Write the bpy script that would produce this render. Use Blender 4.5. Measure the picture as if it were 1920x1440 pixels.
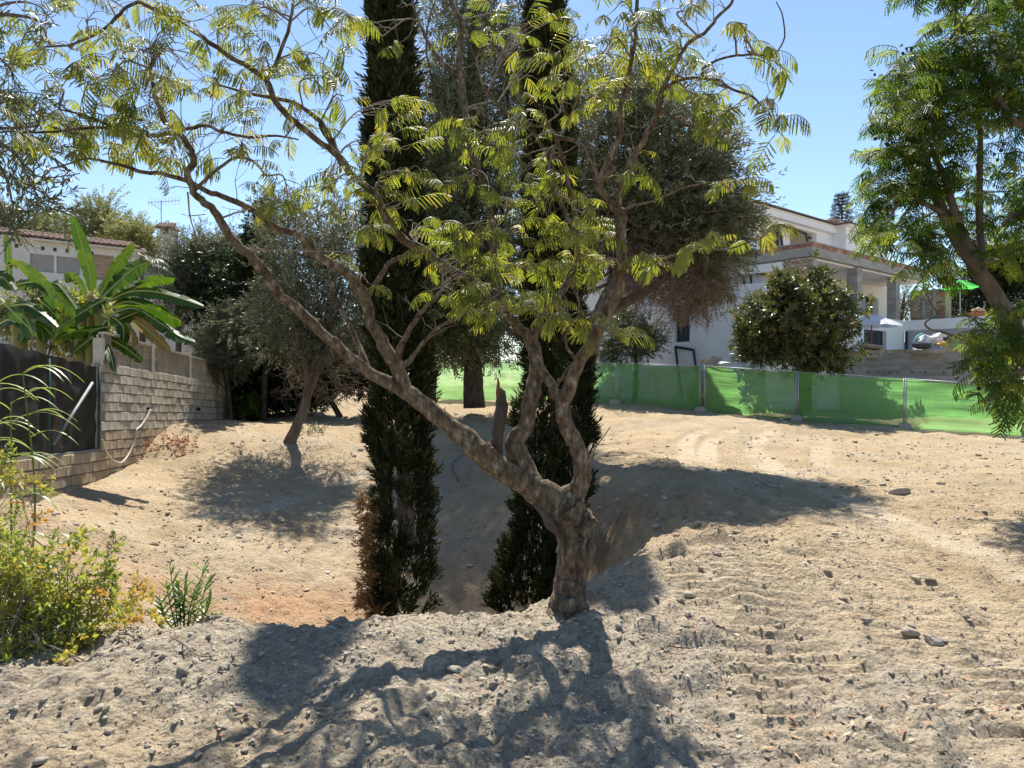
import bpy, math, random
import numpy as np
from mathutils import Vector, Matrix

random.seed(7)
RNG = np.random.default_rng(11)
SC = bpy.context.scene
COL = SC.collection
for _o in list(bpy.data.objects):
    bpy.data.objects.remove(_o)

# ------------------------------------------------------------------ camera
EYE = 1.6
F = 1420.0                     # focal length in pixels of the 1920 px wide photograph
cam_d = bpy.data.cameras.new('camera')
cam_d.sensor_width = 36.0
cam_d.lens = 36.0 * F / 1920.0
cam_d.clip_start = 0.05
cam_d.clip_end = 3000.0
cam = bpy.data.objects.new('camera', cam_d)
cam.location = (0, 0, EYE)
cam.rotation_euler = (math.radians(90), 0, 0)
COL.objects.link(cam)
SC.camera = cam

# ------------------------------------------------------------------ sky, sun, exposure
SUN_EL = math.radians(53)
SUN_AZ = math.radians(-3.0)      # measured from +Y towards +X
world = bpy.data.worlds.new('World')
SC.world = world
world.use_nodes = True
wt = world.node_tree
for n in list(wt.nodes):
    wt.nodes.remove(n)
wo = wt.nodes.new('ShaderNodeOutputWorld')
wb = wt.nodes.new('ShaderNodeBackground')
ws = wt.nodes.new('ShaderNodeTexSky')
ws.sky_type = 'NISHITA'
ws.sun_disc = False
ws.sun_elevation = SUN_EL
ws.sun_rotation = SUN_AZ
ws.altitude = 50
ws.air_density = 1.0
ws.dust_density = 0.1
ws.ozone_density = 2.6
wb.inputs['Strength'].default_value = 0.098
wt.links.new(ws.outputs[0], wb.inputs['Color'])
wt.links.new(wb.outputs[0], wo.inputs['Surface'])

sun_d = bpy.data.lights.new('sun', 'SUN')
sun_d.energy = 5.0
sun_d.angle = math.radians(0.55)
sun_d.color = (1.0, 0.945, 0.86)
sun = bpy.data.objects.new('sun', sun_d)
_sd = Vector((math.sin(SUN_AZ) * math.cos(SUN_EL), math.cos(SUN_AZ) * math.cos(SUN_EL), math.sin(SUN_EL)))
sun.rotation_euler = (-_sd).to_track_quat('-Z', 'Y').to_euler()
sun.location = (0, 0, 60)
COL.objects.link(sun)

SC.view_settings.view_transform = 'Standard'
SC.view_settings.look = 'None'
SC.view_settings.exposure = 0.9
SC.view_settings.gamma = 1.0
SC.view_settings.use_curve_mapping = False
SC.cycles.max_bounces = 8
SC.cycles.transparent_max_bounces = 12
SC.cycles.transmission_bounces = 6
SC.cycles.diffuse_bounces = 3
SC.cycles.glossy_bounces = 2


# ------------------------------------------------------------------ helpers
def P(px, py, d):
    """pixel of the 1920x1440 photograph + distance along the view axis -> world point"""
    return np.array([(px - 960.0) / F * d, d, EYE + (720.0 - py) / F * d])


def hash2(ix, iy, seed):
    n = (ix.astype(np.int64) * 374761393 + iy.astype(np.int64) * 668265263 + seed * 974634221) & 0x7fffffff
    n = ((n ^ (n >> 13)) * 1274126177) & 0x7fffffff
    n = n ^ (n >> 16)
    return (n & 0xffff) / 65535.0


def vnoise(x, y, seed=0):
    ix = np.floor(x).astype(np.int64); iy = np.floor(y).astype(np.int64)
    fx = x - ix; fy = y - iy
    u = fx * fx * fx * (fx * (fx * 6 - 15) + 10); v = fy * fy * fy * (fy * (fy * 6 - 15) + 10)
    a = hash2(ix, iy, seed); b = hash2(ix + 1, iy, seed)
    c = hash2(ix, iy + 1, seed); d = hash2(ix + 1, iy + 1, seed)
    return (a + (b - a) * u) * (1 - v) + (c + (d - c) * u) * v - 0.5


def fbm(x, y, seed=0, oct=4, gain=0.5):
    s = np.zeros_like(x, dtype=float); a = 1.0; f = 1.0
    for o in range(oct):
        # rotate each octave so that the lattice never lines up
        ca, sa = math.cos(0.9 * o + 0.3), math.sin(0.9 * o + 0.3)
        s += a * vnoise((x * ca - y * sa) * f + 17.3 * o, (x * sa + y * ca) * f - 9.1 * o, seed + o)
        a *= gain; f *= 2.03
    return s


def mesh_data(name, V, faces, var=None, smooth=False):
    V = np.asarray(V, dtype=np.float32).reshape(-1, 3)
    me = bpy.data.meshes.new(name)
    fs = [np.asarray(f, dtype=np.int32) for f in faces if len(f)]
    me.vertices.add(len(V))
    me.vertices.foreach_set('co', V.ravel())
    nl = sum(f.size for f in fs)
    npoly = sum(len(f) for f in fs)
    me.loops.add(nl)
    me.loops.foreach_set('vertex_index', np.concatenate([f.ravel() for f in fs]))
    me.polygons.add(npoly)
    tot = np.concatenate([np.full(len(f), f.shape[1], np.int32) for f in fs])
    st = np.concatenate([[0], np.cumsum(tot)[:-1]]).astype(np.int32)
    me.polygons.foreach_set('loop_start', st)
    me.polygons.foreach_set('use_smooth', np.full(npoly, bool(smooth)))
    if var is not None:
        at = me.attributes.new('var', 'FLOAT', 'POINT')
        at.data.foreach_set('value', np.asarray(var, dtype=np.float32))
    me.update(calc_edges=True)
    return me


class MB:
    """collects shapes into one mesh"""
    def __init__(self):
        self.V = []; self.F = {}; self.var = []; self.n = 0

    def add(self, V, faces, var=0.5):
        V = np.asarray(V, float).reshape(-1, 3)
        for f in faces:
            f = np.asarray(f, int)
            if f.size == 0:
                continue
            self.F.setdefault(f.shape[1], []).append(f + self.n)
        self.V.append(V)
        self.var.append(np.broadcast_to(np.asarray(var, float), (len(V),)).copy())
        self.n += len(V)
        return self

    def box(self, x0, x1, y0, y1, z0, z1, M=None, var=0.5):
        V = np.array([[x, y, z] for z in (z0, z1) for y in (y0, y1) for x in (x0, x1)], float)
        if M is not None:
            V = M(V)
        Fq = [[0, 2, 3, 1], [4, 5, 7, 6], [0, 1, 5, 4], [1, 3, 7, 5], [3, 2, 6, 7], [2, 0, 4, 6]]
        return self.add(V, [Fq], var)

    def tube(self, pts, rad, sides=8, cap=True, rough=0.0, var=0.5):
        V, q, caps = tube(pts, rad, sides, rough)
        self.add(V, [q] + ([caps] if cap else []), var)
        return self

    def mesh(self, name, smooth=False):
        V = np.concatenate(self.V); faces = [np.concatenate(v) for v in self.F.values()]
        return mesh_data(name, V, faces, np.concatenate(self.var), smooth)

    def build(self, name, mat, parent=None, smooth=False, kind=None):
        return obj(name, self.mesh(name, smooth), mat, parent, kind)


def tube(pts, rad, sides=8, rough=0.0):
    pts = np.asarray(pts, float); n = len(pts)
    rad = np.broadcast_to(np.asarray(rad, float), (n,))
    T = np.gradient(pts, axis=0); T /= np.linalg.norm(T, axis=1)[:, None] + 1e-9
    ref = np.array([0.0, 0.0, 1.0]) if abs(T[0][2]) < 0.9 else np.array([1.0, 0, 0])
    U = np.zeros_like(pts); W = np.zeros_like(pts)
    u = np.cross(T[0], ref); u /= np.linalg.norm(u)
    for i in range(n):
        u = u - T[i] * np.dot(u, T[i]); u /= np.linalg.norm(u) + 1e-9
        U[i] = u; W[i] = np.cross(T[i], u)
    a = np.arange(sides) * 2 * math.pi / sides
    r = rad[:, None] * np.ones((1, sides))
    if rough > 0:
        ii, jj = np.meshgrid(np.arange(n), np.arange(sides), indexing='ij')
        sd = int(abs(pts[0][0] * 97 + pts[-1][2] * 31) * 10) % 9973
        r = r * (1 + rough * 2 * vnoise(ii * 0.22 + 0.1, np.cos(jj * 2 * math.pi / sides) * 2.2 + 5, sd)
                 + rough * 1.4 * vnoise(ii * 1.3 + 0.1, np.sin(jj * 2 * math.pi / sides) * 2.7 + 9, sd + 3))
    V = pts[:, None, :] + r[:, :, None] * (np.cos(a)[None, :, None] * U[:, None, :] + np.sin(a)[None, :, None] * W[:, None, :])
    V = V.reshape(-1, 3)
    i = np.arange(n - 1)[:, None] * sides; j = np.arange(sides)[None, :]; k = (j + 1) % sides
    q = np.stack([i + j, i + k, i + sides + k, i + sides + j], -1).reshape(-1, 4)
    caps = np.array([list(range(sides))[::-1], [(n - 1) * sides + s for s in range(sides)]])
    return V, q, caps


def smooth_path(pts, sub=4):
    """Catmull-Rom through rows of any width"""
    p = np.asarray(pts, float)
    if len(p) < 3:
        t = np.linspace(0, 1, sub + 1)[:, None]
        return p[0] * (1 - t) + p[1] * t
    q = np.vstack([2 * p[0] - p[1], p, 2 * p[-1] - p[-2]])
    out = []
    for i in range(1, len(q) - 2):
        for t in np.arange(sub) / sub:
            out.append(0.5 * ((2 * q[i]) + (-q[i - 1] + q[i + 1]) * t + (2 * q[i - 1] - 5 * q[i] + 4 * q[i + 1] - q[i + 2]) * t * t
                              + (-q[i - 1] + 3 * q[i] - 3 * q[i + 1] + q[i + 2]) * t ** 3))
    out.append(p[-1])
    return np.array(out)


def obj(name, me, mat, parent=None, kind=None):
    if mat is not None and not me.materials:
        me.materials.append(mat)
    o = bpy.data.objects.new(name, me)
    COL.objects.link(o)
    if parent is not None:
        o.parent = parent
        o.matrix_parent_inverse = Matrix.Translation(-parent.location) if parent.get('anchor') else Matrix.Identity(4)
    if kind:
        o['kind'] = kind
    return o


def thing(name, label, cat, loc, group=None):
    """an Empty at the thing's base; parts are given in world coordinates"""
    o = bpy.data.objects.new(name, None)
    o.empty_display_size = 0.2
    o.location = Vector([float(c) for c in loc])
    COL.objects.link(o)
    o['label'] = label; o['category'] = cat; o['anchor'] = 1
    if group:
        o['group'] = group
    return o


def tag(o, label, cat, group=None):
    o['label'] = label; o['category'] = cat
    if group:
        o['group'] = group
    return o


def place(name, me, parent, loc, R, s, mat=None):
    """instance of shared mesh data as a part, world transform given"""
    o = bpy.data.objects.new(name, me)
    if mat is not None and not me.materials:
        me.materials.append(mat)
    COL.objects.link(o)
    M = Matrix([[float(R[r][c]) * s for c in range(3)] + [float(loc[r])] for r in range(3)] + [[0, 0, 0, 1]])
    o.parent = parent
    o.matrix_parent_inverse = Matrix.Translation(-parent.location) if parent.get('anchor') else Matrix.Identity(4)
    o.matrix_basis = M
    return o


def frames(d, up=(0, 0, 1), roll=0.0):
    """rotation matrices (K,3,3) whose x column is d and z column leans to up, with random roll"""
    d = np.asarray(d, float); d = d / (np.linalg.norm(d, axis=1)[:, None] + 1e-9)
    up = np.broadcast_to(np.asarray(up, float), d.shape) + RNG.normal(0, 0.02, d.shape)
    y = np.cross(up, d); y /= np.linalg.norm(y, axis=1)[:, None] + 1e-9
    z = np.cross(d, y)
    a = RNG.normal(0, 1, len(d)) * roll
    ca, sa = np.cos(a)[:, None], np.sin(a)[:, None]
    return np.stack([d, y * ca + z * sa, z * ca - y * sa], -1)


def scatter(mb, tmpl, R, T, S, var=None):
    """many transformed copies of a template (V, [faces]) joined into the builder"""
    V, faces = tmpl
    V = np.asarray(V, float); K = len(T); n = len(V)
    W = np.einsum('kij,nj->kni', R, V) * np.asarray(S, float).reshape(K, 1, 1) + np.asarray(T)[:, None, :]
    off = (np.arange(K) * n)[:, None, None]
    fs = [(np.asarray(f)[None] + off).reshape(-1, np.asarray(f).shape[1]) for f in faces]
    if var is None:
        var = RNG.random(K)
    mb.add(W.reshape(-1, 3), fs, np.repeat(var, n))


def rand_dirs(k, up=0.0):
    v = RNG.normal(0, 1, (k, 3)); v[:, 2] += up
    return v / np.linalg.norm(v, axis=1)[:, None]


# ------------------------------------------------------------------ materials
def new_mat(name):
    m = bpy.data.materials.new(name); m.use_nodes = True
    nt = m.node_tree
    for n in list(nt.nodes):
        nt.nodes.remove(n)
    out = nt.nodes.new('ShaderNodeOutputMaterial')
    return m, nt, out


def N(nt, kind, **kw):
    n = nt.nodes.new(kind)
    for k, v in kw.items():
        if k in n.inputs:
            n.inputs[k].default_value = v
        else:
            setattr(n, k, v)
    return n


def ramp(nt, fac, stops):
    r = nt.nodes.new('ShaderNodeValToRGB')
    els = r.color_ramp.elements
    while len(els) < len(stops):
        els.new(0.5)
    for e, (p, c) in zip(els, stops):
        e.position = p; e.color = (*c, 1) if len(c) == 3 else c
    nt.links.new(fac, r.inputs[0])
    return r


def noise_tex(nt, scale, detail=5, rough=0.6, coord='Object', stretch=None, dist=0.0):
    tc = nt.nodes.new('ShaderNodeTexCoord')
    nz = N(nt, 'ShaderNodeTexNoise', Scale=scale, Detail=detail, Roughness=rough, Distortion=dist)
    if stretch:
        mp = nt.nodes.new('ShaderNodeMapping'); mp.inputs['Scale'].default_value = stretch
        nt.links.new(tc.outputs[coord], mp.inputs[0]); nt.links.new(mp.outputs[0], nz.inputs['Vector'])
    else:
        nt.links.new(tc.outputs[coord], nz.inputs['Vector'])
    return nz


def surf(name, stops, scale=3.0, rough=0.85, bump=0.3, bscale=40.0, stretch=None, detail=6, spec=0.3, var=0.0, bdist=0.02, metal=0.0):
    """noise-coloured surface with a fine bump; var mixes brightness by object"""
    m, nt, out = new_mat(name)
    b = N(nt, 'ShaderNodeBsdfPrincipled', Roughness=rough)
    b.inputs['Specular IOR Level'].default_value = spec
    b.inputs['Metallic'].default_value = metal
    nz = noise_tex(nt, scale, detail, 0.62, stretch=stretch)
    r = ramp(nt, nz.outputs['Fac'], stops)
    col = r.outputs[0]
    if var:
        oi = nt.nodes.new('ShaderNodeObjectInfo')
        mr = N(nt, 'ShaderNodeMapRange'); mr.inputs['To Min'].default_value = 1 - var; mr.inputs['To Max'].default_value = 1 + var
        nt.links.new(oi.outputs['Random'], mr.inputs[0])
        mx = N(nt, 'ShaderNodeMix', data_type='RGBA', blend_type='MULTIPLY'); mx.inputs[0].default_value = 1
        nt.links.new(col, mx.inputs[6]); nt.links.new(mr.outputs[0], mx.inputs[7])
        col = mx.outputs[2]
    nt.links.new(col, b.inputs['Base Color'])
    if bump:
        n2 = noise_tex(nt, bscale, 5, 0.65, stretch=stretch)
        bp = N(nt, 'ShaderNodeBump', Strength=bump, Distance=bdist)
        nt.links.new(n2.outputs['Fac'], bp.inputs['Height']); nt.links.new(bp.outputs[0], b.inputs['Normal'])
    nt.links.new(b.outputs[0], out.inputs['Surface'])
    return m


def leaf(name, stops, tstops=None, trans=0.35, rough=0.5, spec=0.4):
    """leaf: colour by the leaf's own 'var' value, light passing through from behind"""
    m, nt, out = new_mat(name)
    at = N(nt, 'ShaderNodeAttribute', attribute_name='var')
    oi = nt.nodes.new('ShaderNodeObjectInfo')
    ad = N(nt, 'ShaderNodeMath', operation='ADD'); fr = N(nt, 'ShaderNodeMath', operation='FRACT')
    nt.links.new(at.outputs['Fac'], ad.inputs[0]); nt.links.new(oi.outputs['Random'], ad.inputs[1]); nt.links.new(ad.outputs[0], fr.inputs[0])
    r = ramp(nt, fr.outputs[0], stops)
    b = N(nt, 'ShaderNodeBsdfPrincipled', Roughness=rough)
    b.inputs['Specular IOR Level'].default_value = spec
    nt.links.new(r.outputs[0], b.inputs['Base Color'])
    t = nt.nodes.new('ShaderNodeBsdfTranslucent')
    r2 = ramp(nt, fr.outputs[0], tstops or stops)
    nt.links.new(r2.outputs[0], t.inputs['Color'])
    mx = N(nt, 'ShaderNodeMixShader'); mx.inputs[0].default_value = trans
    nt.links.new(b.outputs[0], mx.inputs[1]); nt.links.new(t.outputs[0], mx.inputs[2])
    nt.links.new(mx.outputs[0], out.inputs['Surface'])
    return m


M = {}
M['bark_silk'] = surf('bark_silk', [(0.3, (.05, .034, .022)), (0.44, (.14, .098, .062)), (0.57, (.24, .185, .125)), (0.68, (.44, .39, .31))], 24, .93, 1.0, 55, (1, 1, .5), bdist=.05)
M['bark_bare'] = surf('bark_bare', [(0.3, (.20, .12, .075)), (0.5, (.36, .25, .17)), (0.7, (.47, .38, .28))], 12, .9, .8, 50, (1, 1, .25), bdist=.02)
M['bark_twig'] = surf('bark_twig', [(0.3, (.13, .10, .07)), (0.7, (.34, .29, .22))], 20, .9, .3, 80)
M['bark_dark'] = surf('bark_dark', [(0.3, (.035, .025, .02)), (0.7, (.12, .09, .07))], 10, .95, .8, 40, (1, 1, .3))
M['bark_olive'] = surf('bark_olive', [(0.3, (.09, .065, .045)), (0.7, (.25, .19, .14))], 8, .95, .8, 40, (1, 1, .3))
M['bark_grey'] = surf('bark_grey', [(0.3, (.08, .06, .048)), (0.7, (.22, .18, .145))], 9, .95, .7, 40, (1, 1, .3))
M['wood_cut'] = surf('wood_cut', [(0.3, (.42, .24, .09)), (0.7, (.62, .42, .2))], 20, .85, .3, 60)
M['wood_red'] = surf('wood_red', [(0.3, (.14, .05, .03)), (0.7, (.3, .13, .08))], 14, .9, .6, 60, (1, 1, .25))

M['silk_leaf'] = leaf('silk_leaf', [(0, (.075, .092, .024)), (.5, (.125, .142, .034)), (.85, (.20, .20, .05)), (1, (.28, .23, .06))],
                      [(0, (.19, .24, .02)), (.5, (.31, .36, .03)), (.85, (.44, .45, .04)), (1, (.52, .42, .05))], .45, .5, .35)
M['olive_leaf'] = leaf('olive_leaf', [(0, (.065, .07, .036)), (.5, (.115, .12, .066)), (1, (.22, .22, .14))],
                       [(0, (.13, .145, .05)), (1, (.30, .31, .13))], .3, .5, .35)
M['olive_near'] = leaf('olive_near', [(0, (.05, .065, .035)), (.6, (.09, .105, .06)), (1, (.17, .18, .11))],
                       [(0, (.12, .15, .04)), (1, (.26, .28, .10))], .3, .4, .5)
M['grey_leaf'] = leaf('grey_leaf', [(0, (.06, .068, .038)), (.5, (.115, .12, .07)), (1, (.22, .22, .15))],
                      [(0, (.12, .135, .05)), (1, (.27, .27, .13))], .28, .5, .35)
M['dead_twig'] = surf('dead_twig', [(0.3, (.12, .075, .055)), (0.7, (.22, .155, .12))], 3, .95, 0)
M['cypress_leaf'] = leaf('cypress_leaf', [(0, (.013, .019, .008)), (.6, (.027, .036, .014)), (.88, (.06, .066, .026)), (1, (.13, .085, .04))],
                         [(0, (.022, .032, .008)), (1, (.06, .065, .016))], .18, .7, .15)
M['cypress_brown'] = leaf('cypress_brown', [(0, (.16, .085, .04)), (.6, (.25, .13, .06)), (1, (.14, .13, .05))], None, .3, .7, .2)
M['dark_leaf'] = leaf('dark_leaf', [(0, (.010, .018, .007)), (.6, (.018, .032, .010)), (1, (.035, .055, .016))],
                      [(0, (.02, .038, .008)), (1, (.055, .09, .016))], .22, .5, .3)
M['jaca_leaf'] = leaf('jaca_leaf', [(0, (.024, .05, .011)), (.55, (.05, .09, .017)), (.85, (.11, .16, .028)), (1, (.22, .25, .045))],
                      [(0, (.08, .17, .012)), (.55, (.17, .29, .02)), (1, (.42, .48, .04))], .45, .5, .25)
M['loquat_leaf'] = leaf('loquat_leaf', [(0, (.03, .042, .014)), (.5, (.06, .075, .022)), (.85, (.12, .13, .042)), (1, (.21, .16, .07))],
                        [(0, (.08, .125, .02)), (1, (.28, .28, .055))], .28, .36, .6)
M['bush_leaf'] = leaf('bush_leaf', [(0, (.11, .145, .034)), (.5, (.20, .23, .052)), (.85, (.31, .31, .07)), (1, (.42, .34, .07))],
                      [(0, (.24, .32, .04)), (.6, (.44, .48, .065)), (1, (.6, .5, .08))], .45, .45, .4)
M['bush_yellow'] = leaf('bush_yellow', [(0, (.33, .30, .05)), (.6, (.50, .37, .05)), (1, (.42, .17, .05))],
                        [(0, (.5, .46, .06)), (1, (.66, .35, .06))], .4, .5, .3)
M['oleander_leaf'] = leaf('oleander_leaf', [(0, (.045, .10, .02)), (.7, (.075, .145, .03)), (1, (.13, .19, .05))],
                          [(0, (.12, .26, .03)), (1, (.24, .38, .05))], .35, .32, .6)
M['reed_leaf'] = leaf('reed_leaf', [(0, (.10, .16, .035)), (.7, (.17, .24, .05)), (1, (.34, .33, .14))],
                      [(0, (.22, .36, .04)), (1, (.46, .5, .12))], .4, .4, .5)
M['banana_leaf'] = leaf('banana_leaf', [(0, (.014, .045, .008)), (.5, (.022, .06, .010)), (1, (.036, .082, .015))],
                        [(0, (.07, .20, .006)), (1, (.22, .34, .012))], .25, .5, .3)
M['banana_dry'] = leaf('banana_dry', [(0, (.16, .15, .04)), (.5, (.28, .18, .07)), (1, (.36, .19, .08))],
                       [(0, (.3, .3, .05)), (1, (.5, .28, .1))], .35, .6, .2)
M['banana_rib'] = surf('banana_rib', [(0.3, (.28, .33, .10)), (0.7, (.42, .44, .19))], 6, .5, .1, 30)
M['banana_stem'] = surf('banana_stem', [(0.3, (.14, .12, .04)), (0.7, (.30, .29, .10))], 4, .7, .4, 20, (1, 1, .2))
M['palm_leaf'] = leaf('palm_leaf', [(0, (.07, .10, .055)), (.6, (.12, .15, .085)), (1, (.20, .22, .13))],
                      [(0, (.14, .19, .06)), (1, (.28, .31, .14))], .3, .45, .5)
M['pale_leaf'] = leaf('pale_leaf', [(0, (.13, .145, .05)), (.6, (.20, .21, .075)), (1, (.28, .26, .11))],
                      [(0, (.22, .25, .06)), (1, (.36, .35, .12))], .35, .5, .3)
M['pine_leaf'] = leaf('pine_leaf', [(0, (.02, .035, .022)), (1, (.045, .065, .035))], None, .15, .6, .3)
M['red_leaf'] = leaf('red_leaf', [(0, (.28, .08, .03)), (.6, (.38, .14, .06)), (1, (.40, .25, .13))], None, .3, .6, .2)
M['litter'] = leaf('litter', [(0, (.30, .11, .05)), (.35, (.42, .24, .13)), (.7, (.5, .38, .26)), (1, (.55, .48, .38))], None, .15, .7, .2)
M['pod'] = surf('pod', [(0.3, (.018, .012, .01)), (0.7, (.05, .035, .028))], 10, .7, .2, 40)
M['olive_fruit'] = surf('olive_fruit', [(0.3, (.035, .05, .02)), (0.7, (.08, .09, .045))], 10, .4, 0)

M['stone'] = surf('stone', [(0.3, (.32, .265, .20)), (0.5, (.43, .37, .29)), (0.7, (.53, .47, .385))], 5, .93, .6, 45, var=.3)
M['dirt_clod'] = surf('dirt_clod', [(0.3, (.34, .26, .175)), (0.7, (.5, .40, .285))], 6, .95, .6, 80)
M['white_wall'] = surf('white_wall', [(0.3, (.80, .80, .80)), (0.6, (.84, .84, .835)), (0.75, (.87, .87, .86))], .8, .9, .12, 18)
M['cream_wall'] = surf('cream_wall', [(0.3, (.74, .71, .60)), (0.7, (.81, .78, .68))], 1.2, .9, .12, 18)
M['house_white'] = surf('house_white', [(0.3, (.58, .57, .54)), (0.7, (.70, .69, .665))], 1.0, .9, .12, 14)
M['concrete'] = surf('concrete', [(0.3, (.25, .24, .22)), (0.5, (.35, .335, .31)), (0.7, (.44, .42, .39))], 2.2, .93, .3, 30, (.6, .6, 2.4))
M['render_grey'] = surf('render_grey', [(0.3, (.34, .34, .335)), (0.7, (.45, .45, .44))], 1.6, .93, .2, 25)
M['block'] = surf('block', [(0.28, (.33, .285, .22)), (0.5, (.52, .465, .375)), (0.72, (.66, .61, .51))], 3.2, .95, .7, 60, (1.2, 1.2, .5), var=.2)
M['block_earth'] = surf('block_earth', [(0.28, (.30, .22, .14)), (0.5, (.43, .33, .22)), (0.72, (.54, .44, .31))], 3.2, .95, .7, 60, (1.2, 1.2, .5), var=.18)
M['mortar'] = surf('mortar', [(0.3, (.25, .22, .18)), (0.7, (.36, .32, .27))], 8, .95, .6, 60)
M['lattice'] = surf('lattice', [(0.3, (.38, .33, .26)), (0.7, (.56, .51, .43))], 5, .93, .5, 50, var=.12)
M['wall_white'] = surf('wall_white', [(0.3, (.36, .33, .27)), (0.7, (.52, .49, .43))], 4, .9, .3, 30)
M['brick_tan'] = surf('brick_tan', [(0.3, (.34, .25, .17)), (0.7, (.50, .39, .28))], 6, .93, .4, 40, var=.3)
M['brick_red'] = surf('brick_red', [(0.3, (.30, .125, .09)), (0.7, (.43, .21, .155))], 6, .93, .4, 40, var=.25)
M['tile'] = surf('tile', [(0.25, (.09, .055, .042)), (0.5, (.185, .11, .082)), (0.75, (.33, .24, .19))], 5, .9, .3, 30, var=.3)
M['black_frame'] = surf('black_frame', [(0.3, (.012, .016, .02)), (0.7, (.025, .03, .036))], 5, .35, 0, spec=.5)
M['room_shade'] = surf('room_shade', [(0.3, (.05, .05, .055)), (0.7, (.09, .09, .095))], 2, .9, 0)  # shade of the unlit rooms put into the colour of their back panels
M['glass_dark'] = surf('glass_dark', [(0.3, (.015, .018, .022)), (0.7, (.03, .034, .04))], 2, .08, 0, spec=.6)
M['shutter'] = surf('shutter', [(0.3, (.33, .325, .32)), (0.7, (.38, .375, .37))], 2, .7, 0)
M['steel'] = surf('steel', [(0.3, (.34, .35, .35)), (0.7, (.5, .51, .51))], 20, .5, .1, 60, metal=.6)
M['fence_post'] = surf('fence_post', [(0.3, (.02, .06, .05)), (0.7, (.035, .09, .075))], 10, .6, .1, 60)
M['grey_pole'] = surf('grey_pole', [(0.3, (.13, .135, .14)), (0.7, (.2, .205, .21))], 10, .55, .1, 60)
M['hose'] = surf('hose', [(0.3, (.45, .41, .34)), (0.7, (.58, .54, .46))], 10, .6, .1, 60)
M['reed_screen'] = surf('reed_screen', [(0.3, (.12, .085, .05)), (0.7, (.30, .22, .14))], 12, .9, .5, 50, (6, 6, .5))
M['plastic_white'] = surf('plastic_white', [(0.3, (.6, .61, .62)), (0.7, (.75, .75, .75))], 4, .5, .3, 20)
M['plastic_black'] = surf('plastic_black', [(0.3, (.02, .02, .022)), (0.7, (.07, .07, .075))], 4, .4, .4, 20)
M['plastic_cyan'] = surf('plastic_cyan', [(0.3, (.12, .45, .45)), (0.7, (.2, .55, .53))], 4, .5, .2, 20)
M['orange'] = surf('orange', [(0.3, (.55, .20, .07)), (0.7, (.66, .28, .12))], 5, .7, .2, 20)
M['ochre'] = surf('ochre', [(0.3, (.6, .33, .07)), (0.7, (.7, .42, .12))], 5, .7, .2, 20)
M['plank'] = surf('plank', [(0.3, (.35, .27, .17)), (0.7, (.5, .41, .28))], 5, .85, .3, 40, (.3, 3, 3))


def cloth(name, c, t, trans, alpha=0.0, weave=0.0):
    m, nt, out = new_mat(name)
    nz = noise_tex(nt, 1.3, 5, .6, stretch=(1, 1, 2.2))
    r = ramp(nt, nz.outputs['Fac'], [(.3, tuple(x * .8 for x in c)), (.7, tuple(min(1, x * 1.15) for x in c))])
    b = N(nt, 'ShaderNodeBsdfPrincipled', Roughness=.6)
    nt.links.new(r.outputs[0], b.inputs['Base Color'])
    tr = nt.nodes.new('ShaderNodeBsdfTranslucent'); tr.inputs['Color'].default_value = (*t, 1)
    mx = N(nt, 'ShaderNodeMixShader'); mx.inputs[0].default_value = trans
    nt.links.new(b.outputs[0], mx.inputs[1]); nt.links.new(tr.outputs[0], mx.inputs[2])
    last = mx
    if alpha > 0:
        tp = nt.nodes.new('ShaderNodeBsdfTransparent')
        m2 = N(nt, 'ShaderNodeMixShader')
        n3 = noise_tex(nt, 2.1, 3, .5)
        mr = N(nt, 'ShaderNodeMapRange'); mr.inputs['From Min'].default_value = .3; mr.inputs['From Max'].default_value = .7
        mr.inputs['To Min'].default_value = alpha * .6; mr.inputs['To Max'].default_value = alpha * 1.4
        nt.links.new(n3.outputs['Fac'], mr.inputs[0]); nt.links.new(mr.outputs[0], m2.inputs[0])
        nt.links.new(last.outputs[0], m2.inputs[1]); nt.links.new(tp.outputs[0], m2.inputs[2]); last = m2
    nt.links.new(last.outputs[0], out.inputs['Surface'])
    return m


M['green_net'] = cloth('green_net', (.12, .30, .08), (.23, .56, .15), .58, .24)
M['black_net'] = cloth('black_net', (.011, .0105, .010), (.012, .011, .010), .15, .04)
M['parasol_white'] = cloth('parasol_white', (.78, .78, .8), (.7, .72, .78), .3)
M['parasol_green'] = cloth('parasol_green', (.06, .55, .08), (.12, .85, .12), .6)

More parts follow.
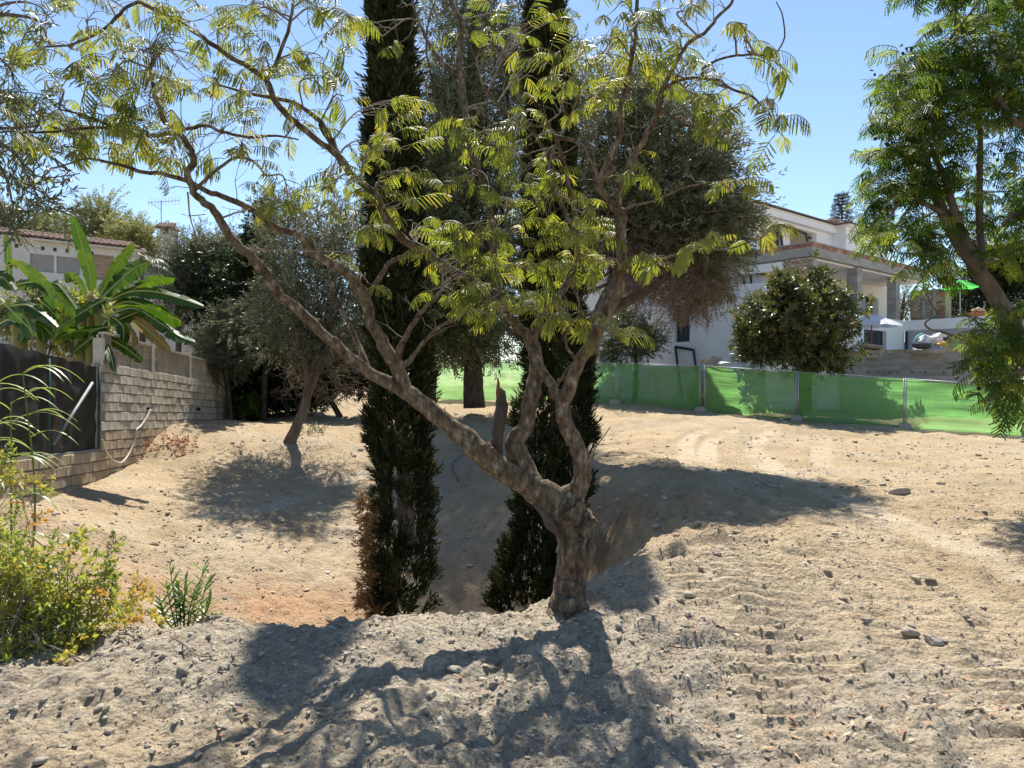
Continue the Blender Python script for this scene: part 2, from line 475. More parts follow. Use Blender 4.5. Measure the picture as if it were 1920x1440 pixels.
# ================================================================== GROUND
_cp = []
def cpx(px, py, d): _cp.append(P(px, py, d))
def cw(x, y, z): _cp.append(np.array([x, y, z], float))
for a in [(0, 1290, 4.2), (150, 1262, 4.4), (300, 1195, 4.8), (450, 1178, 5.0), (600, 1195, 5.2), (700, 1168, 5.3), (800, 1155, 5.4),
          (930, 1162, 5.5), (1045, 1138, 5.5), (1140, 1080, 6.3), (1200, 1042, 7.2), (1300, 1010, 8.0), (1500, 950, 10), (1600, 900, 13),
          (1800, 1000, 8.2), (1400, 980, 8.9), (1300, 950, 10.4), (1250, 925, 11.8), (1500, 900, 13), (1350, 880, 14.8), (1420, 920, 11.9), (1180, 935, 11.3), (1220, 1000, 8.4), (1400, 850, 17), (1300, 800, 22), (1850, 850, 17.5), (1150, 905, 13.0), (1120, 860, 15.5),
          (600, 900, 18), (900, 900, 18), (600, 1000, 14), (900, 1000, 14.2), (600, 1100, 11.8), (700, 830, 21), (900, 800, 24.5), (560, 832, 20),
          (900, 760, 29), (480, 790, 25), (300, 950, 14), (200, 1000, 12), (400, 1060, 12), (100, 960, 11.5), (60, 1050, 9), (0, 1180, 6),
          (171, 901, 15.2), (223, 876, 16.6), (254, 858, 17.65), (279, 822, 18.5), (331, 796, 20.7), (383, 785, 23.5), (442, 780, 27.8),
          (60, 935, 12.8), (1158, 757, 27.6), (1317, 772, 26.1), (1495, 788, 24.6), (1697, 803, 23.1), (1915, 817, 21.6), (1015, 753, 29.1), (770, 748, 32.0)]:
    cpx(*a)
for a in [(0, 10.5, -2.0), (-1.7, 11, -2.0), (.9, 11.3, -1.85), (-3, 10, -1.75), (-1, 7.6, -1.4), (.2, 7.8, -1.4), (-3, 7.4, -1.25), (-4.6, 8, -.9), (.9, 9, -1.5),
          (0, 2, -.12), (-3, 2, -.05), (3, 2, -.08), (.4, 3.7, -.14), (0, 4.5, -.09), (-2, 3.6, -.06), (2, 3.6, -.1), (4, 4, 0), (3, 6, 0), (5, 7, .0), (-5, 3, 0), (1.6, 4.8, -.08), (-1.2, 4.6, .0), (.42, 5.35, .0), (.42, 5.0, -.04),
          (0, 0, 0), (-6, 0, 0), (6, 0, 0), (-12, 5, -.3), (-14, 12, -.1), (-14, 20, .2), (-16, 30, .6), (-25, 30, .6), (12, 32, .5), (20, 30, .5), (20, 45, .8),
          (0, 45, 1.1), (-20, 50, 1.1), (40, 20, 0), (40, 45, .8), (-40, 20, 0), (-40, 50, .8), (0, 60, 1.4), (40, 60, 1), (-40, 60, 1),
          (0, -10, 0), (40, -10, 0), (-40, -10, 0), (15, 0, 0), (-15, 0, 0), (15, 8, 0), (20, 14, 0)]:
    cw(*a)
CP = np.array(_cp)


def _phi(r2):
    return 0.5 * r2 * np.log(r2 + 1e-9)


def _tps_fit():
    n = len(CP); d2 = ((CP[:, None, :2] - CP[None, :, :2]) ** 2).sum(-1)
    A = np.zeros((n + 3, n + 3))
    A[:n, :n] = _phi(d2) + np.eye(n) * 0.08
    A[:n, n] = 1; A[:n, n + 1:] = CP[:, :2]; A[n, :n] = 1; A[n + 1:, :n] = CP[:, :2].T
    return np.linalg.solve(A, np.concatenate([CP[:, 2], [0, 0, 0]]))


_W = _tps_fit()


def base_h(x, y):
    x = np.clip(np.asarray(x, float), -40, 40); y = np.clip(np.asarray(y, float), -10, 60)
    z = _W[-3] + _W[-2] * x + _W[-1] * y
    for i in range(len(CP)):
        z = z + _W[i] * _phi((x - CP[i, 0]) ** 2 + (y - CP[i, 1]) ** 2)
    return z


# machine tracks: polylines on the ground (world metres), width, bar pitch, depth
_DD = np.concatenate([np.arange(1.5, 12, .03), np.arange(12, 45, .12)])


def ray_hit(px, py, h):
    x = (px - 960.0) / F * _DD; z = EYE + (720.0 - py) / F * _DD
    m = z <= h(x, _DD)
    return P(px, py, _DD[int(np.argmax(m))] if m.any() else 45.0)


def gpx(px, py):
    """pixel -> point on the smooth ground"""
    return ray_hit(px, py, base_h)


TRACKS = []
for line, w, pitch, depth, light in [
        ([(1560, 1439), (1470, 1330), (1440, 1250), (1425, 1200), (1390, 1110), (1330, 1030)], .52, .16, .062, .55),
        ([(1900, 1400), (1790, 1300), (1690, 1190), (1600, 1110), (1520, 1050)], .52, .16, .07, .55),
        ([(1919, 1330), (1830, 1240), (1740, 1160), (1650, 1090), (1570, 1035)], .47, .16, .055, .5),
        ([(1330, 1130), (1290, 1080), (1270, 1050)], .47, .16, .05, .5),
        ([(1919, 1230), (1850, 1150), (1760, 1090), (1640, 1030), (1560, 990)], .52, .16, .062, .5),
        ([(1700, 1439), (1620, 1340), (1560, 1250), (1500, 1160), (1450, 1080), (1400, 1020)], .42, .16, .045, .4),
        ([(1919, 1160), (1800, 1080), (1690, 1030), (1600, 985)], .47, .16, .05, .45),
        ([(1919, 1075), (1780, 1010), (1660, 965), (1560, 925), (1470, 885), (1430, 860)], .55, .5, .012, .8),
        ([(1300, 880), (1285, 850), (1290, 825), (1330, 805)], .5, .3, .012, .8),
        ([(1345, 885), (1325, 855), (1335, 825), (1380, 805)], .5, .3, .012, .8),
        ([(1455, 890), (1420, 860), (1415, 835), (1450, 808)], .5, .3, .012, .8),
        ([(1545, 880), (1535, 850), (1545, 815)], .5, .3, .012, .6),
        ([(480, 960), (590, 925), (690, 885)], .5, .3, .015, .8),
        ([(130, 1000), (300, 985), (450, 960), (600, 930)], .6, .3, .012, .4)]:
    pts = np.array([gpx(*q)[:2] for q in line])
    TRACKS.append((smooth_path(pts, 8), w, pitch, depth, light))


def ground_detail(x, y):
    """height added to the smooth sheet, plus masks: gravel 0..1, track 0..1"""
    dist = np.hypot(x, y)
    grav = np.clip(1.25 - np.abs(y - 4.2) / 5.0 - np.clip(x - 1.0, 0, 9) / 3.2, 0, 1)
    grav = np.clip(grav + fbm(x * .7, y * .7, 3, 3) * .9, 0, 1)
    near = np.clip(1.3 - dist / 26, 0.6, 1)
    z = fbm(x * .55, y * .55, 21, 3) * .10 + fbm(x * 1.7, y * 1.7, 31, 3) * .085 * near
    z += (np.abs(fbm(x * 3.3, y * 3.3, 41, 3)) * .10 - .02) * (.5 + .5 * grav) * near
    z -= np.clip(np.abs(fbm(x * .9 + 3, y * 1.6, 47, 3)) * -1 + .05, 0, 1) * .7 * (1 - grav)      # small gullies and scrape lines
    z += (np.abs(fbm(x * 7.1, y * 7.1, 45, 3)) * .055 - .012) * (.4 + .6 * grav) * near
    z += fbm(x * 12, y * 12, 51, 3) * .028 * (.45 + .55 * grav) * near
    z += fbm(x * 27, y * 27, 61, 2) * .018 * np.clip(1.5 - dist / 9, .05, 1)
    # long low heaps on the bank at the left and by the pit
    z += np.clip(fbm(x * 1.1 + 5, y * .5, 71, 3), 0, 1) * .30 * np.clip(1 - np.hypot(x + 6.6, y - 10.5) / 4.5, 0, 1) * 1.6
    w_ = np.clip(1 - np.hypot((x - 1.5) * .9, (y - 9.2) * .7) / 1.9, 0, 1) ** .7
    z += (np.clip(fbm(x * 1.6, y * 1.3, 81, 3) + .1, 0, 1) * .34 + np.abs(fbm(x * 4.2, y * 4.2, 83, 3)) * .12 + np.abs(fbm(x * 10, y * 10, 85, 2)) * .03 - .05) * w_
    tr = np.zeros_like(x); lt = np.zeros_like(x)
    for path, w, pitch, depth, light in TRACKS:
        lo = path.min(0) - w; hi = path.max(0) + w
        idx = np.nonzero((x > lo[0]) & (x < hi[0]) & (y > lo[1]) & (y < hi[1]))[0]
        if len(idx) == 0:
            continue
        X = np.stack([x[idx], y[idx]], -1)
        seg = np.diff(path, axis=0); L = np.hypot(seg[:, 0], seg[:, 1]); S = np.concatenate([[0], np.cumsum(L)])
        best = np.full(len(idx), 1e9); bs = np.zeros(len(idx))
        for i in range(len(seg)):
            r = X - path[i]; t = np.clip((r @ seg[i]) / (L[i] ** 2), 0, 1)
            q = np.hypot(*(r - t[:, None] * seg[i]).T)
            m = q < best
            best[m] = q[m]; bs[m] = S[i] + t[m] * L[i]
        m = np.clip((w / 2 - best) / .07, 0, 1)
        wob = fbm(X[:, 0] * 1.3, X[:, 1] * 1.3, 91, 2)
        m = m * np.clip(.85 + wob * 1.8, 0, 1)
        bars = np.sin(2 * math.pi * (bs + wob * .05) / pitch)
        bars = np.sign(bars) * np.abs(bars) ** .6
        if pitch > .25:
            # tyre ruts: two smooth grooves
            bars = np.cos(2 * math.pi * best / .16) * .6
        zz = z[idx]
        z[idx] = zz * (1 - .88 * m) + m * (bars * depth * .5 - .02)
        ridge = np.exp(-((best - w / 2 - .05) / .06) ** 2) * .018 * np.clip(.6 + wob * 2, 0, 1)
        z[idx] += ridge
        tr[idx] = np.maximum(tr[idx], m); lt[idx] = np.maximum(lt[idx], m * light)
    return z, grav * (1 - tr * .8), lt


def gz(x, y):
    x = np.atleast_1d(np.asarray(x, float)); y = np.atleast_1d(np.asarray(y, float))
    z = base_h(x, y) + ground_detail(x, y)[0]
    return float(z[0]) if len(z) == 1 else z


def build_ground():
    ys = [0.6]
    while ys[-1] < 62:
        ys.append(ys[-1] + max(.019, .0062 * ys[-1] * (1 if ys[-1] < 13 else 1.5)))
    ys = np.concatenate([[-400, -150, -60, -30, -15, -8, -4, -2, -1, -.3, .2], ys, [70, 90, 130, 200, 350, 700, 1500]])
    xs = [0.0]
    while xs[-1] < 45:
        xs.append(xs[-1] + (.022 if xs[-1] < 3.2 else min(.022 * (xs[-1] / 3.2) ** 1.75, 1.5)))
    xs = np.array(xs)
    xs = np.concatenate([[-1500, -600, -250, -120, -70], -xs[:0:-1], xs, [70, 120, 250, 600, 1500]])
    X, Y = np.meshgrid(xs, ys)
    x = X.ravel(); y = Y.ravel()
    z = base_h(x, y)
    dz, grav, lt = ground_detail(x, y)
    z = z + dz
    far = np.clip((np.hypot(x, y) - 70) / 200, 0, 1)
    z = z - far * 3
    nx, ny = len(xs), len(ys)
    i = np.arange(ny - 1)[:, None] * nx; j = np.arange(nx - 1)[None]
    q = np.stack([i + j, i + j + 1, i + nx + j + 1, i + nx + j], -1).reshape(-1, 4)
    me = mesh_data('ground', np.stack([x, y, z], -1), [q], None, True)
    red = np.exp(-(((x + 3.6) / 2.2) ** 2 + ((y - 10.6 - (x + 3.6) * .55) / .9) ** 2)) * np.clip(.9 + 2 * fbm(x * 1.5, y * 1.5, 101, 3), 0, 1)
    for nm, val in (('gravel', grav), ('light', lt), ('red', red)):
        at = me.attributes.new(nm, 'FLOAT', 'POINT'); at.data.foreach_set('value', val.astype(np.float32))
    return me


def ground_mat():
    m, nt, out = new_mat('soil')
    b = N(nt, 'ShaderNodeBsdfPrincipled', Roughness=.95); b.inputs['Specular IOR Level'].default_value = .15
    L = nt.links.new
    n1 = noise_tex(nt, .55, 6, .65); n2 = noise_tex(nt, 7, 6, .7); n3 = noise_tex(nt, 42, 4, .7)
    r1 = ramp(nt, n1.outputs['Fac'], [(.3, (.36, .267, .166)), (.5, (.46, .352, .228)), (.7, (.53, .42, .285))])
    r2 = ramp(nt, n2.outputs['Fac'], [(.3, (.315, .258, .195)), (.5, (.435, .37, .288)), (.72, (.54, .472, .378))])
    ga = N(nt, 'ShaderNodeAttribute', attribute_name='gravel')
    mx = N(nt, 'ShaderNodeMix', data_type='RGBA'); L(ga.outputs['Fac'], mx.inputs[0]); L(r1.outputs[0], mx.inputs[6]); L(r2.outputs[0], mx.inputs[7])
    la = N(nt, 'ShaderNodeAttribute', attribute_name='light')
    mx2 = N(nt, 'ShaderNodeMix', data_type='RGBA'); mx2.inputs[7].default_value = (.56, .465, .345, 1)
    L(la.outputs['Fac'], mx2.inputs[0]); L(mx.outputs[2], mx2.inputs[6])
    ra = N(nt, 'ShaderNodeAttribute', attribute_name='red')
    mm = N(nt, 'ShaderNodeMath', operation='MULTIPLY'); mm.inputs[1].default_value = .75; L(ra.outputs['Fac'], mm.inputs[0])
    mx3 = N(nt, 'ShaderNodeMix', data_type='RGBA'); mx3.inputs[7].default_value = (.46, .26, .15, 1)
    L(mm.outputs[0], mx3.inputs[0]); L(mx2.outputs[2], mx3.inputs[6])
    # grain: fine light and dark specks
    r3 = ramp(nt, n3.outputs['Fac'], [(.32, (.72, .71, .68)), (.5, (1, 1, .96)), (.68, (1.17, 1.16, 1.1))])
    n4 = noise_tex(nt, 3.1, 5, .7); r4 = ramp(nt, n4.outputs['Fac'], [(.33, (.86, .85, .84)), (.6, (1.04, 1.04, 1.04))])
    mx4 = N(nt, 'ShaderNodeMix', data_type='RGBA', blend_type='MULTIPLY'); mx4.inputs[0].default_value = 1
    L(mx3.outputs[2], mx4.inputs[6]); L(r3.outputs[0], mx4.inputs[7])
    mx5 = N(nt, 'ShaderNodeMix', data_type='RGBA', blend_type='MULTIPLY'); mx5.inputs[0].default_value = 1
    L(mx4.outputs[2], mx5.inputs[6]); L(r4.outputs[0], mx5.inputs[7])
    L(mx5.outputs[2], b.inputs['Base Color'])
    n0 = noise_tex(nt, 4.5, 8, .72, dist=.6); b0 = N(nt, 'ShaderNodeBump', Strength=.5, Distance=.07)
    L(n0.outputs['Fac'], b0.inputs['Height'])
    nb = noise_tex(nt, 26, 8, .72); bp = N(nt, 'ShaderNodeBump', Strength=.9, Distance=.04)
    L(nb.outputs['Fac'], bp.inputs['Height']); L(b0.outputs[0], bp.inputs['Normal'])
    vo = N(nt, 'ShaderNodeTexVoronoi', Scale=34.0); tc = nt.nodes.new('ShaderNodeTexCoord'); L(tc.outputs['Object'], vo.inputs['Vector'])
    bp2 = N(nt, 'ShaderNodeBump', Strength=.55, Distance=.025); bp2.invert = True
    L(vo.outputs['Distance'], bp2.inputs['Height']); L(bp.outputs[0], bp2.inputs['Normal'])
    v2 = N(nt, 'ShaderNodeTexVoronoi', Scale=11.0); v2.inputs['Randomness'].default_value = 1.0
    dn = noise_tex(nt, 9, 4, .7); ad = N(nt, 'ShaderNodeMix', data_type='RGBA', blend_type='ADD'); ad.inputs[0].default_value = .12
    L(tc.outputs['Object'], ad.inputs[6]); L(dn.outputs['Color'], ad.inputs[7]); L(ad.outputs[2], v2.inputs['Vector'])
    bp3 = N(nt, 'ShaderNodeBump', Strength=.4, Distance=.05); bp3.invert = True
    L(v2.outputs['Distance'], bp3.inputs['Height']); L(bp2.outputs[0], bp3.inputs['Normal']); L(bp3.outputs[0], b.inputs['Normal'])
    L(b.outputs[0], out.inputs['Surface'])
    return m


M['soil'] = ground_mat()
ground = obj('ground', build_ground(), M['soil'], None, 'structure')


# ------------------------------------------------------------------ stones and pebbles
def ico(sub):
    import bmesh
    bm = bmesh.new(); bmesh.ops.create_icosphere(bm, subdivisions=sub, radius=1.0)
    V = np.array([v.co[:] for v in bm.verts]); Fc = np.array([[v.index for v in f.verts] for f in bm.faces]); bm.free()
    return V, Fc


ICO1 = ico(1); ICO2 = ico(2)


def rock_shape(seed, base=ICO2, amp=.35):
    rg = np.random.default_rng(seed)
    V, Fc = base
    W = V.copy()
    for k in range(9):                     # flatten with random planes, for broken faces
        n = rg.normal(0, 1, 3); n /= np.linalg.norm(n); h = rg.uniform(.45, .85)
        dd = W @ n; W = W - np.clip(dd - h, 0, 9)[:, None] * n * .97
    W *= 1 + amp * (vnoise(V[:, 0] * 1.7 + seed, V[:, 1] * 1.7 + V[:, 2] * 1.3, seed))[:, None]
    return W * np.array([1, rg.uniform(.6, .85), rg.uniform(.45, .65)]), [Fc]


ROCKS = [mesh_data('stone', *rock_shape(s, ICO2, .55), None, s % 3 == 0) for s in range(7)]
for me in ROCKS:
    me.materials.append(M['stone'])
PEB = [rock_shape(40 + s, ICO1, .4) for s in range(8)]
_OV = np.array([[1, 0, 0], [-1, 0, 0], [0, 1, 0], [0, -1, 0], [0, 0, 1], [0, 0, -1]], float)
_OF = np.array([[0, 2, 4], [2, 1, 4], [1, 3, 4], [3, 0, 4], [2, 0, 5], [1, 2, 5], [3, 1, 5], [0, 3, 5]])
CRUMB = [((_OV * np.random.default_rng(900 + s).uniform(.65, 1.2, (6, 1)) + np.random.default_rng(950 + s).normal(0, .16, (6, 3))) * np.array([1, .85, .7]), [_OF]) for s in range(8)]


def ground_hit(px, py):
    return ray_hit(px, py, gz)


def stone_at(px, py, wpx, label, group=None, k=0, name='stone'):
    p = ground_hit(px, py)
    s = wpx * p[1] / F / 2
    o = bpy.data.objects.new(name, ROCKS[k % 7]); COL.objects.link(o)
    o.location = (p[0], p[1], gz(p[0], p[1]) + s * .12)
    o.rotation_euler = (random.uniform(-.2, .2), random.uniform(-.2, .2), random.uniform(0, 6.3))
    o.scale = (s, s * random.uniform(.85, 1.1), s * random.uniform(.85, 1.15))
    tag(o, label, 'stone', group)
    return o


for k, (px, py, w, lb) in enumerate([
        (1458, 1178, 32, 'lone tan stone lying in the tread marks right of the tree trunk'),
        (1624, 1170, 28, 'pale flat stone behind the pair of grey cobbles'),
        (1745, 1204, 46, 'large dark brown broken stone on the tracked soil at right'),
        (1710, 1195, 38, 'pale stone touching the large dark brown stone'),
        (1850, 1250, 34, 'brown stone with a dark hollow near the right edge'),
        (1718, 1090, 30, 'dark grey lump, left one of the pair above the smooth track'),
        (1745, 1090, 26, 'pale lump, right one of the pair above the smooth track'),
        (1690, 925, 46, 'wide pale rock half buried far back on the right slope'),
        (1655, 912, 22, 'small dark rock beside the half buried pale rock'),
        (1345, 1040, 26, 'dark stone on the rim just right of the trunk shade'),
        (1290, 1120, 24, 'whitish round stone on the crest right of the trunk'),
        (1275, 1130, 22, 'second whitish stone on the crest, touching the round one'),
        (790, 1203, 26, 'pale upright stone on the heap in front of the near cypress'),
        (850, 1258, 36, 'smooth cream stone below the upright pale stone'),
        (905, 1240, 26, 'round cream stone right of the smooth cream one'),
        (808, 1305, 32, 'dark grey cobble at the front of the heap'),
        (340, 1225, 44, 'brown boulder half buried in the gravel bank at left'),
        (345, 1265, 34, 'grey stone just below the half buried brown boulder'),
        (420, 1252, 30, 'pale stone beside the shadowed hollow of the bank'),
        (143, 1350, 28, 'brown stone in the cluster at lower left'),
        (185, 1335, 26, 'grey stone at the right end of the lower left cluster'),
        (224, 1300, 22, 'pale oval pebble above the lower left cluster'),
        (635, 1325, 36, 'dusty rounded stone in the open soil below the bank'),
        (370, 1422, 30, 'pale round stone at the bottom edge left of centre'),
        (80, 1430, 34, 'flat stone at the bottom left corner'),
        (805, 1416, 32, 'grey angular stone at the bottom edge below the heap'),
        (1225, 880, 24, 'dark stone at the upper rim of the shaded hollow'),
        (1232, 990, 30, 'grey stone heaped in the shade right of the trunk'),
        (1220, 970, 24, 'small stone on top of the shaded pile right of the trunk'),
        (950, 1110, 14, 'single white pebble in the dark pit between the cypresses')]):
    stone_at(px, py, w, lb, None, k)

rs = np.random.default_rng(5)
cnt = 0
while cnt < 150:
    px = rs.uniform(0, 1919); py = rs.uniform(1090, 1439) if px > 1050 else rs.uniform(1190, 1439)
    if px < 300 and py < 1290:
        continue
    if px > 1150 and rs.random() < .6:
        continue
    stone_at(px, py, rs.uniform(10, 21), 'small rounded stone, one of the many strewn over the near dug soil', 'small stones strewn over the near soil', cnt)
    cnt += 1


def pebbles():
    mb = MB()
    n = 95000
    d = 2.4 * np.exp(rs.random(n) * math.log(22 / 2.4)); ang = (rs.random(n) - .5) * 1.28
    x = d * np.tan(ang); y = d
    g = ground_detail(x, y)
    clump = fbm(x * 1.6, y * 1.6, 131, 3)
    keep = rs.random(n) < np.clip((.22 + .78 * g[1]) * (0.8 + 1.7 * clump), .03, 1)
    x, y, d = x[keep], y[keep], d[keep]
    z = base_h(x, y) + g[0][keep]
    s = np.clip(.0046 * np.exp(rs.normal(0, .68, len(x))), .0024, .03) * np.clip(d / 4, .75, 3.2)
    a = rs.random(len(x)) * 6.283
    k = rs.integers(0, 8, len(x))
    for t, big in [(t, b) for t in range(8) for b in (0, 1)]:
        q = (k == t) & ((s / d > .0024) == bool(big))
        R = np.zeros((q.sum(), 3, 3)); ca, sa = np.cos(a[q]), np.sin(a[q])
        R[:, 0, 0] = ca; R[:, 0, 1] = -sa; R[:, 1, 0] = sa; R[:, 1, 1] = ca; R[:, 2, 2] = 1
        scatter(mb, (PEB if big else CRUMB)[t], R, np.stack([x[q], y[q], z[q] + s[q] * .05], -1), s[q])
    return mb


def pebble_mat():
    m, nt, out = new_mat('pebble')
    at = N(nt, 'ShaderNodeAttribute', attribute_name='var')
    r = ramp(nt, at.outputs['Fac'], [(0, (.22, .18, .135)), (.3, (.34, .28, .205)), (.75, (.43, .365, .275)), (.96, (.51, .455, .37)), (1, (.6, .56, .49))])
    b = N(nt, 'ShaderNodeBsdfPrincipled', Roughness=.92); b.inputs['Specular IOR Level'].default_value = .2
    nz = noise_tex(nt, 90, 4, .7); bp = N(nt, 'ShaderNodeBump', Strength=.4, Distance=.01)
    nt.links.new(nz.outputs['Fac'], bp.inputs['Height']); nt.links.new(bp.outputs[0], b.inputs['Normal'])
    nt.links.new(r.outputs[0], b.inputs['Base Color']); nt.links.new(b.outputs[0], out.inputs['Surface'])
    return m


def clods():
    mb = MB(); n = 6500
    d = 6.5 * np.exp(rs.random(n) * math.log(27 / 6.5)); x = d * np.tan((rs.random(n) - .5) * 1.3); y = d
    cl = fbm(x * .8, y * .8, 171, 3)
    pile = 2 * np.exp(-((x - 1.5) ** 2 + (y - 9.2) ** 2) / 2) + np.exp(-((x + 6.4) ** 2 + (y - 12) ** 2) / 5)
    k = rs.random(n) < np.clip(.14 + 1.3 * cl + pile, .03, 1)
    x, y, d, pile = x[k], y[k], d[k], pile[k]
    s = np.clip(.010 * np.exp(rs.normal(0, .6, len(x))) * (1 + 1.3 * pile), .006, .1) * np.clip(d / 10, .8, 1.7)
    a = rs.random(len(x)) * 6.283; R = np.zeros((len(x), 3, 3)); R[:, 0, 0] = np.cos(a); R[:, 0, 1] = -np.sin(a); R[:, 1, 0] = np.sin(a); R[:, 1, 1] = np.cos(a); R[:, 2, 2] = 1
    t = rs.integers(0, 8, len(x)); z = gz(x, y)
    for q_ in range(8):
        q = t == q_
        scatter(mb, PEB[q_], R[q], np.stack([x[q], y[q], z[q] + s[q] * .1], -1), s[q])
    return mb


cl_ = clods().build('dirt_clods', M['dirt_clod'], None, False, 'stuff')
tag(cl_, 'crumbled clods of dry tan earth over the slopes behind the heap', 'clods')
peb = pebbles().build('gravel', pebble_mat(), None, False, 'stuff')
tag(peb, 'loose grey and tan gravel scattered over the dug soil', 'gravel')


def litter():
    mb = MB()
    V = np.array([[0, 0, 0], [.35, .16, .06], [.75, .1, .05], [1, 0, .12], [.75, -.1, .03], [.35, -.15, .05]]) - np.array([.5, 0, 0])
    t = (V, [np.array([[0, 1, 5]]), np.array([[1, 2, 4, 5]]), np.array([[2, 3, 4]])])
    n = 900
    d = 2.6 * np.exp(rs.random(n) * math.log(12 / 2.6)); x = d * np.tan((rs.random(n) - .42) * 1.2); y = d
    cl = fbm(x * .9, y * .9, 151, 2)
    k = rs.random(n) < np.clip(.3 + 2.2 * cl, .04, 1)
    x, y = x[k], y[k]
    R = frames(np.stack([rs.normal(0, 1, len(x)), rs.normal(0, 1, len(x)), rs.normal(0, .12, len(x))], -1), roll=.35)
    scatter(mb, t, R, np.stack([x, y, gz(x, y) + .008], -1), rs.uniform(.018, .055, len(x)))
    # denser drifts where the photograph shows them
    for px, py, r, m in [(1870, 1340, .16, 26), (1600, 1372, .3, 26), (1500, 1362, .2, 14), (1850, 1290, .35, 22), (1370, 1195, .2, 12), (1260, 1180, .3, 14)]:
        p = ground_hit(px, py)
        xx = p[0] + rs.normal(0, r, m); yy = p[1] + rs.normal(0, r * .5, m)
        R = frames(np.stack([rs.normal(0, 1, m), rs.normal(0, .6, m), rs.normal(0, .15, m)], -1), roll=.4)
        scatter(mb, t, R, np.stack([xx, yy, gz(xx, yy) + .01], -1), rs.uniform(.03, .07, m), rs.random(m) ** 1.5)
    return mb


lit = litter().build('leaf_litter', M['litter'], None, False, 'stuff')
tag(lit, 'dry brown leaves and pods lying about the dug soil', 'leaf litter')

# ================================================================== SILK TREE IN FRONT
def strip_leaf(l, w, n=3, droop=.2, fold=.25, tip=.15):
    """leaf blade along +x, folded along its midrib; returns V, quads"""
    V = []; Q = []
    for i in range(n + 1):
        t = i / n
        ww = w * (.35 + 1.3 * t - .25 * t * t) if t < .35 else w * (1 - (t - .35) ** 2 / .46 * (1 - tip))
        x = l * t; z = -droop * l * t * t
        V += [[x, ww / 2, z - fold * ww / 2], [x, 0, z], [x, -ww / 2, z - fold * ww / 2]]
    for i in range(n):
        a = 3 * i
        Q += [[a, a + 1, a + 4, a + 3], [a + 1, a + 2, a + 5, a + 4]]
    return np.array(V), np.array(Q)


def frond(seed, length, pairs, plen, pw, arch, hang, segs=3, spread=1.0, bare=.22):
    """feathery leaf: an arched stalk with rows of hanging leaflet combs"""
    rg = np.random.default_rng(seed); mb = MB()
    t = np.linspace(0, 1, 9)
    ang = -arch * t + .25
    step = length / 8
    xs = np.concatenate([[0], np.cumsum(np.cos(ang[:-1]) * step)]); zs = np.concatenate([[0], np.cumsum(np.sin(ang[:-1]) * step)])
    path = np.stack([xs, np.zeros(9), zs], -1)
    mb.tube(path, np.linspace(.0028, .0012, 9) * length / .2, 3, False, var=.75)
    for i in range(pairs):
        tt = bare + (1 - bare) * (i + .5) / pairs
        k = tt * 8; a = int(min(k, 7)); f = k - a
        p = path[a] * (1 - f) + path[min(a + 1, 8)] * f
        al = -arch * tt + .25
        fw = np.array([math.cos(al), 0, math.sin(al)])
        prof = .62 + .75 * math.sin(math.pi * (.12 + .76 * tt)) - .25
        for s in (-1, 1):
            h = hang + rg.normal(0, .18)
            d = fw * (.55 + .5 * tt) + np.array([0, s * spread, 0]) + np.array([0, 0, -h]) + rg.normal(0, .09, 3)
            V, Q = strip_leaf(plen * prof * rg.uniform(.85, 1.1), pw * rg.uniform(.85, 1.1), segs, .22 + .25 * rg.random(), .5, .35)
            R = frames(d[None], up=(0.1, s * -.15, 1))[0]
            mb.add(V @ R.T + p, [Q], np.clip(rg.normal(.42, .09), 0, .8))
    return mb


SILK = [frond(100 + s, .205 + .02 * (s % 3), 9 + s % 2, .078, .0104, .7 + .3 * (s % 4), .35 + .3 * (s % 4), 3, 1.0, .16) for s in range(7)]
SILK_ME = [f.mesh('frond') for f in SILK]
for me in SILK_ME:
    me.materials.append(M['silk_leaf'])
SILK_T = [(np.concatenate(f.V), [np.concatenate(v) for v in f.F.values()], np.concatenate(f.var)) for f in SILK]

base = P(1068, 1142, 5.5); base[2] = gz(base[0], base[1]) - .03
silk = thing('silk_tree', 'leaning multi-stemmed tree with feathery leaves, standing on the gravel heap in front', 'tree', base)
LIMB_PTS = []          # (point, radius) samples to hang twigs from


def limb(nodes, d0, d1, name='limb', mat='bark_silk', sides=10, rough=.07, sub=5, keep=True, tipz=None):
    """nodes: (px, py, radius px); depth runs from d0 to d1"""
    n = len(nodes)
    ln = np.concatenate([[0], np.cumsum([math.hypot(nodes[i + 1][0] - nodes[i][0], nodes[i + 1][1] - nodes[i][1]) for i in range(n - 1)])])
    ln /= ln[-1]
    rows = []
    for (px, py, r), t in zip(nodes, ln):
        d = d0 + (d1 - d0) * t
        rows.append([*P(px, py, d), r * d / F])
    path = smooth_path(rows, sub)
    pts = path[:, :3].copy(); rad = np.maximum(path[:, 3] * .9, .002)
    if len(pts) > 4:
        jit = np.stack([vnoise(np.arange(len(pts)) * .7, np.full(len(pts), nodes[0][0] * .37 + k * 9.0), 7) for k in range(3)], -1)
        jit[0] = 0; jit[-1] = 0
        pts += jit * np.minimum(rad, .02)[:, None] * 1.0
    mb = MB(); mb.tube(pts, rad, sides, True, rough)
    o = mb.build(name, M[mat], silk, True)
    if keep:
        for p, r in zip(pts, rad):
            LIMB_PTS.append((p, r))
    return pts, rad


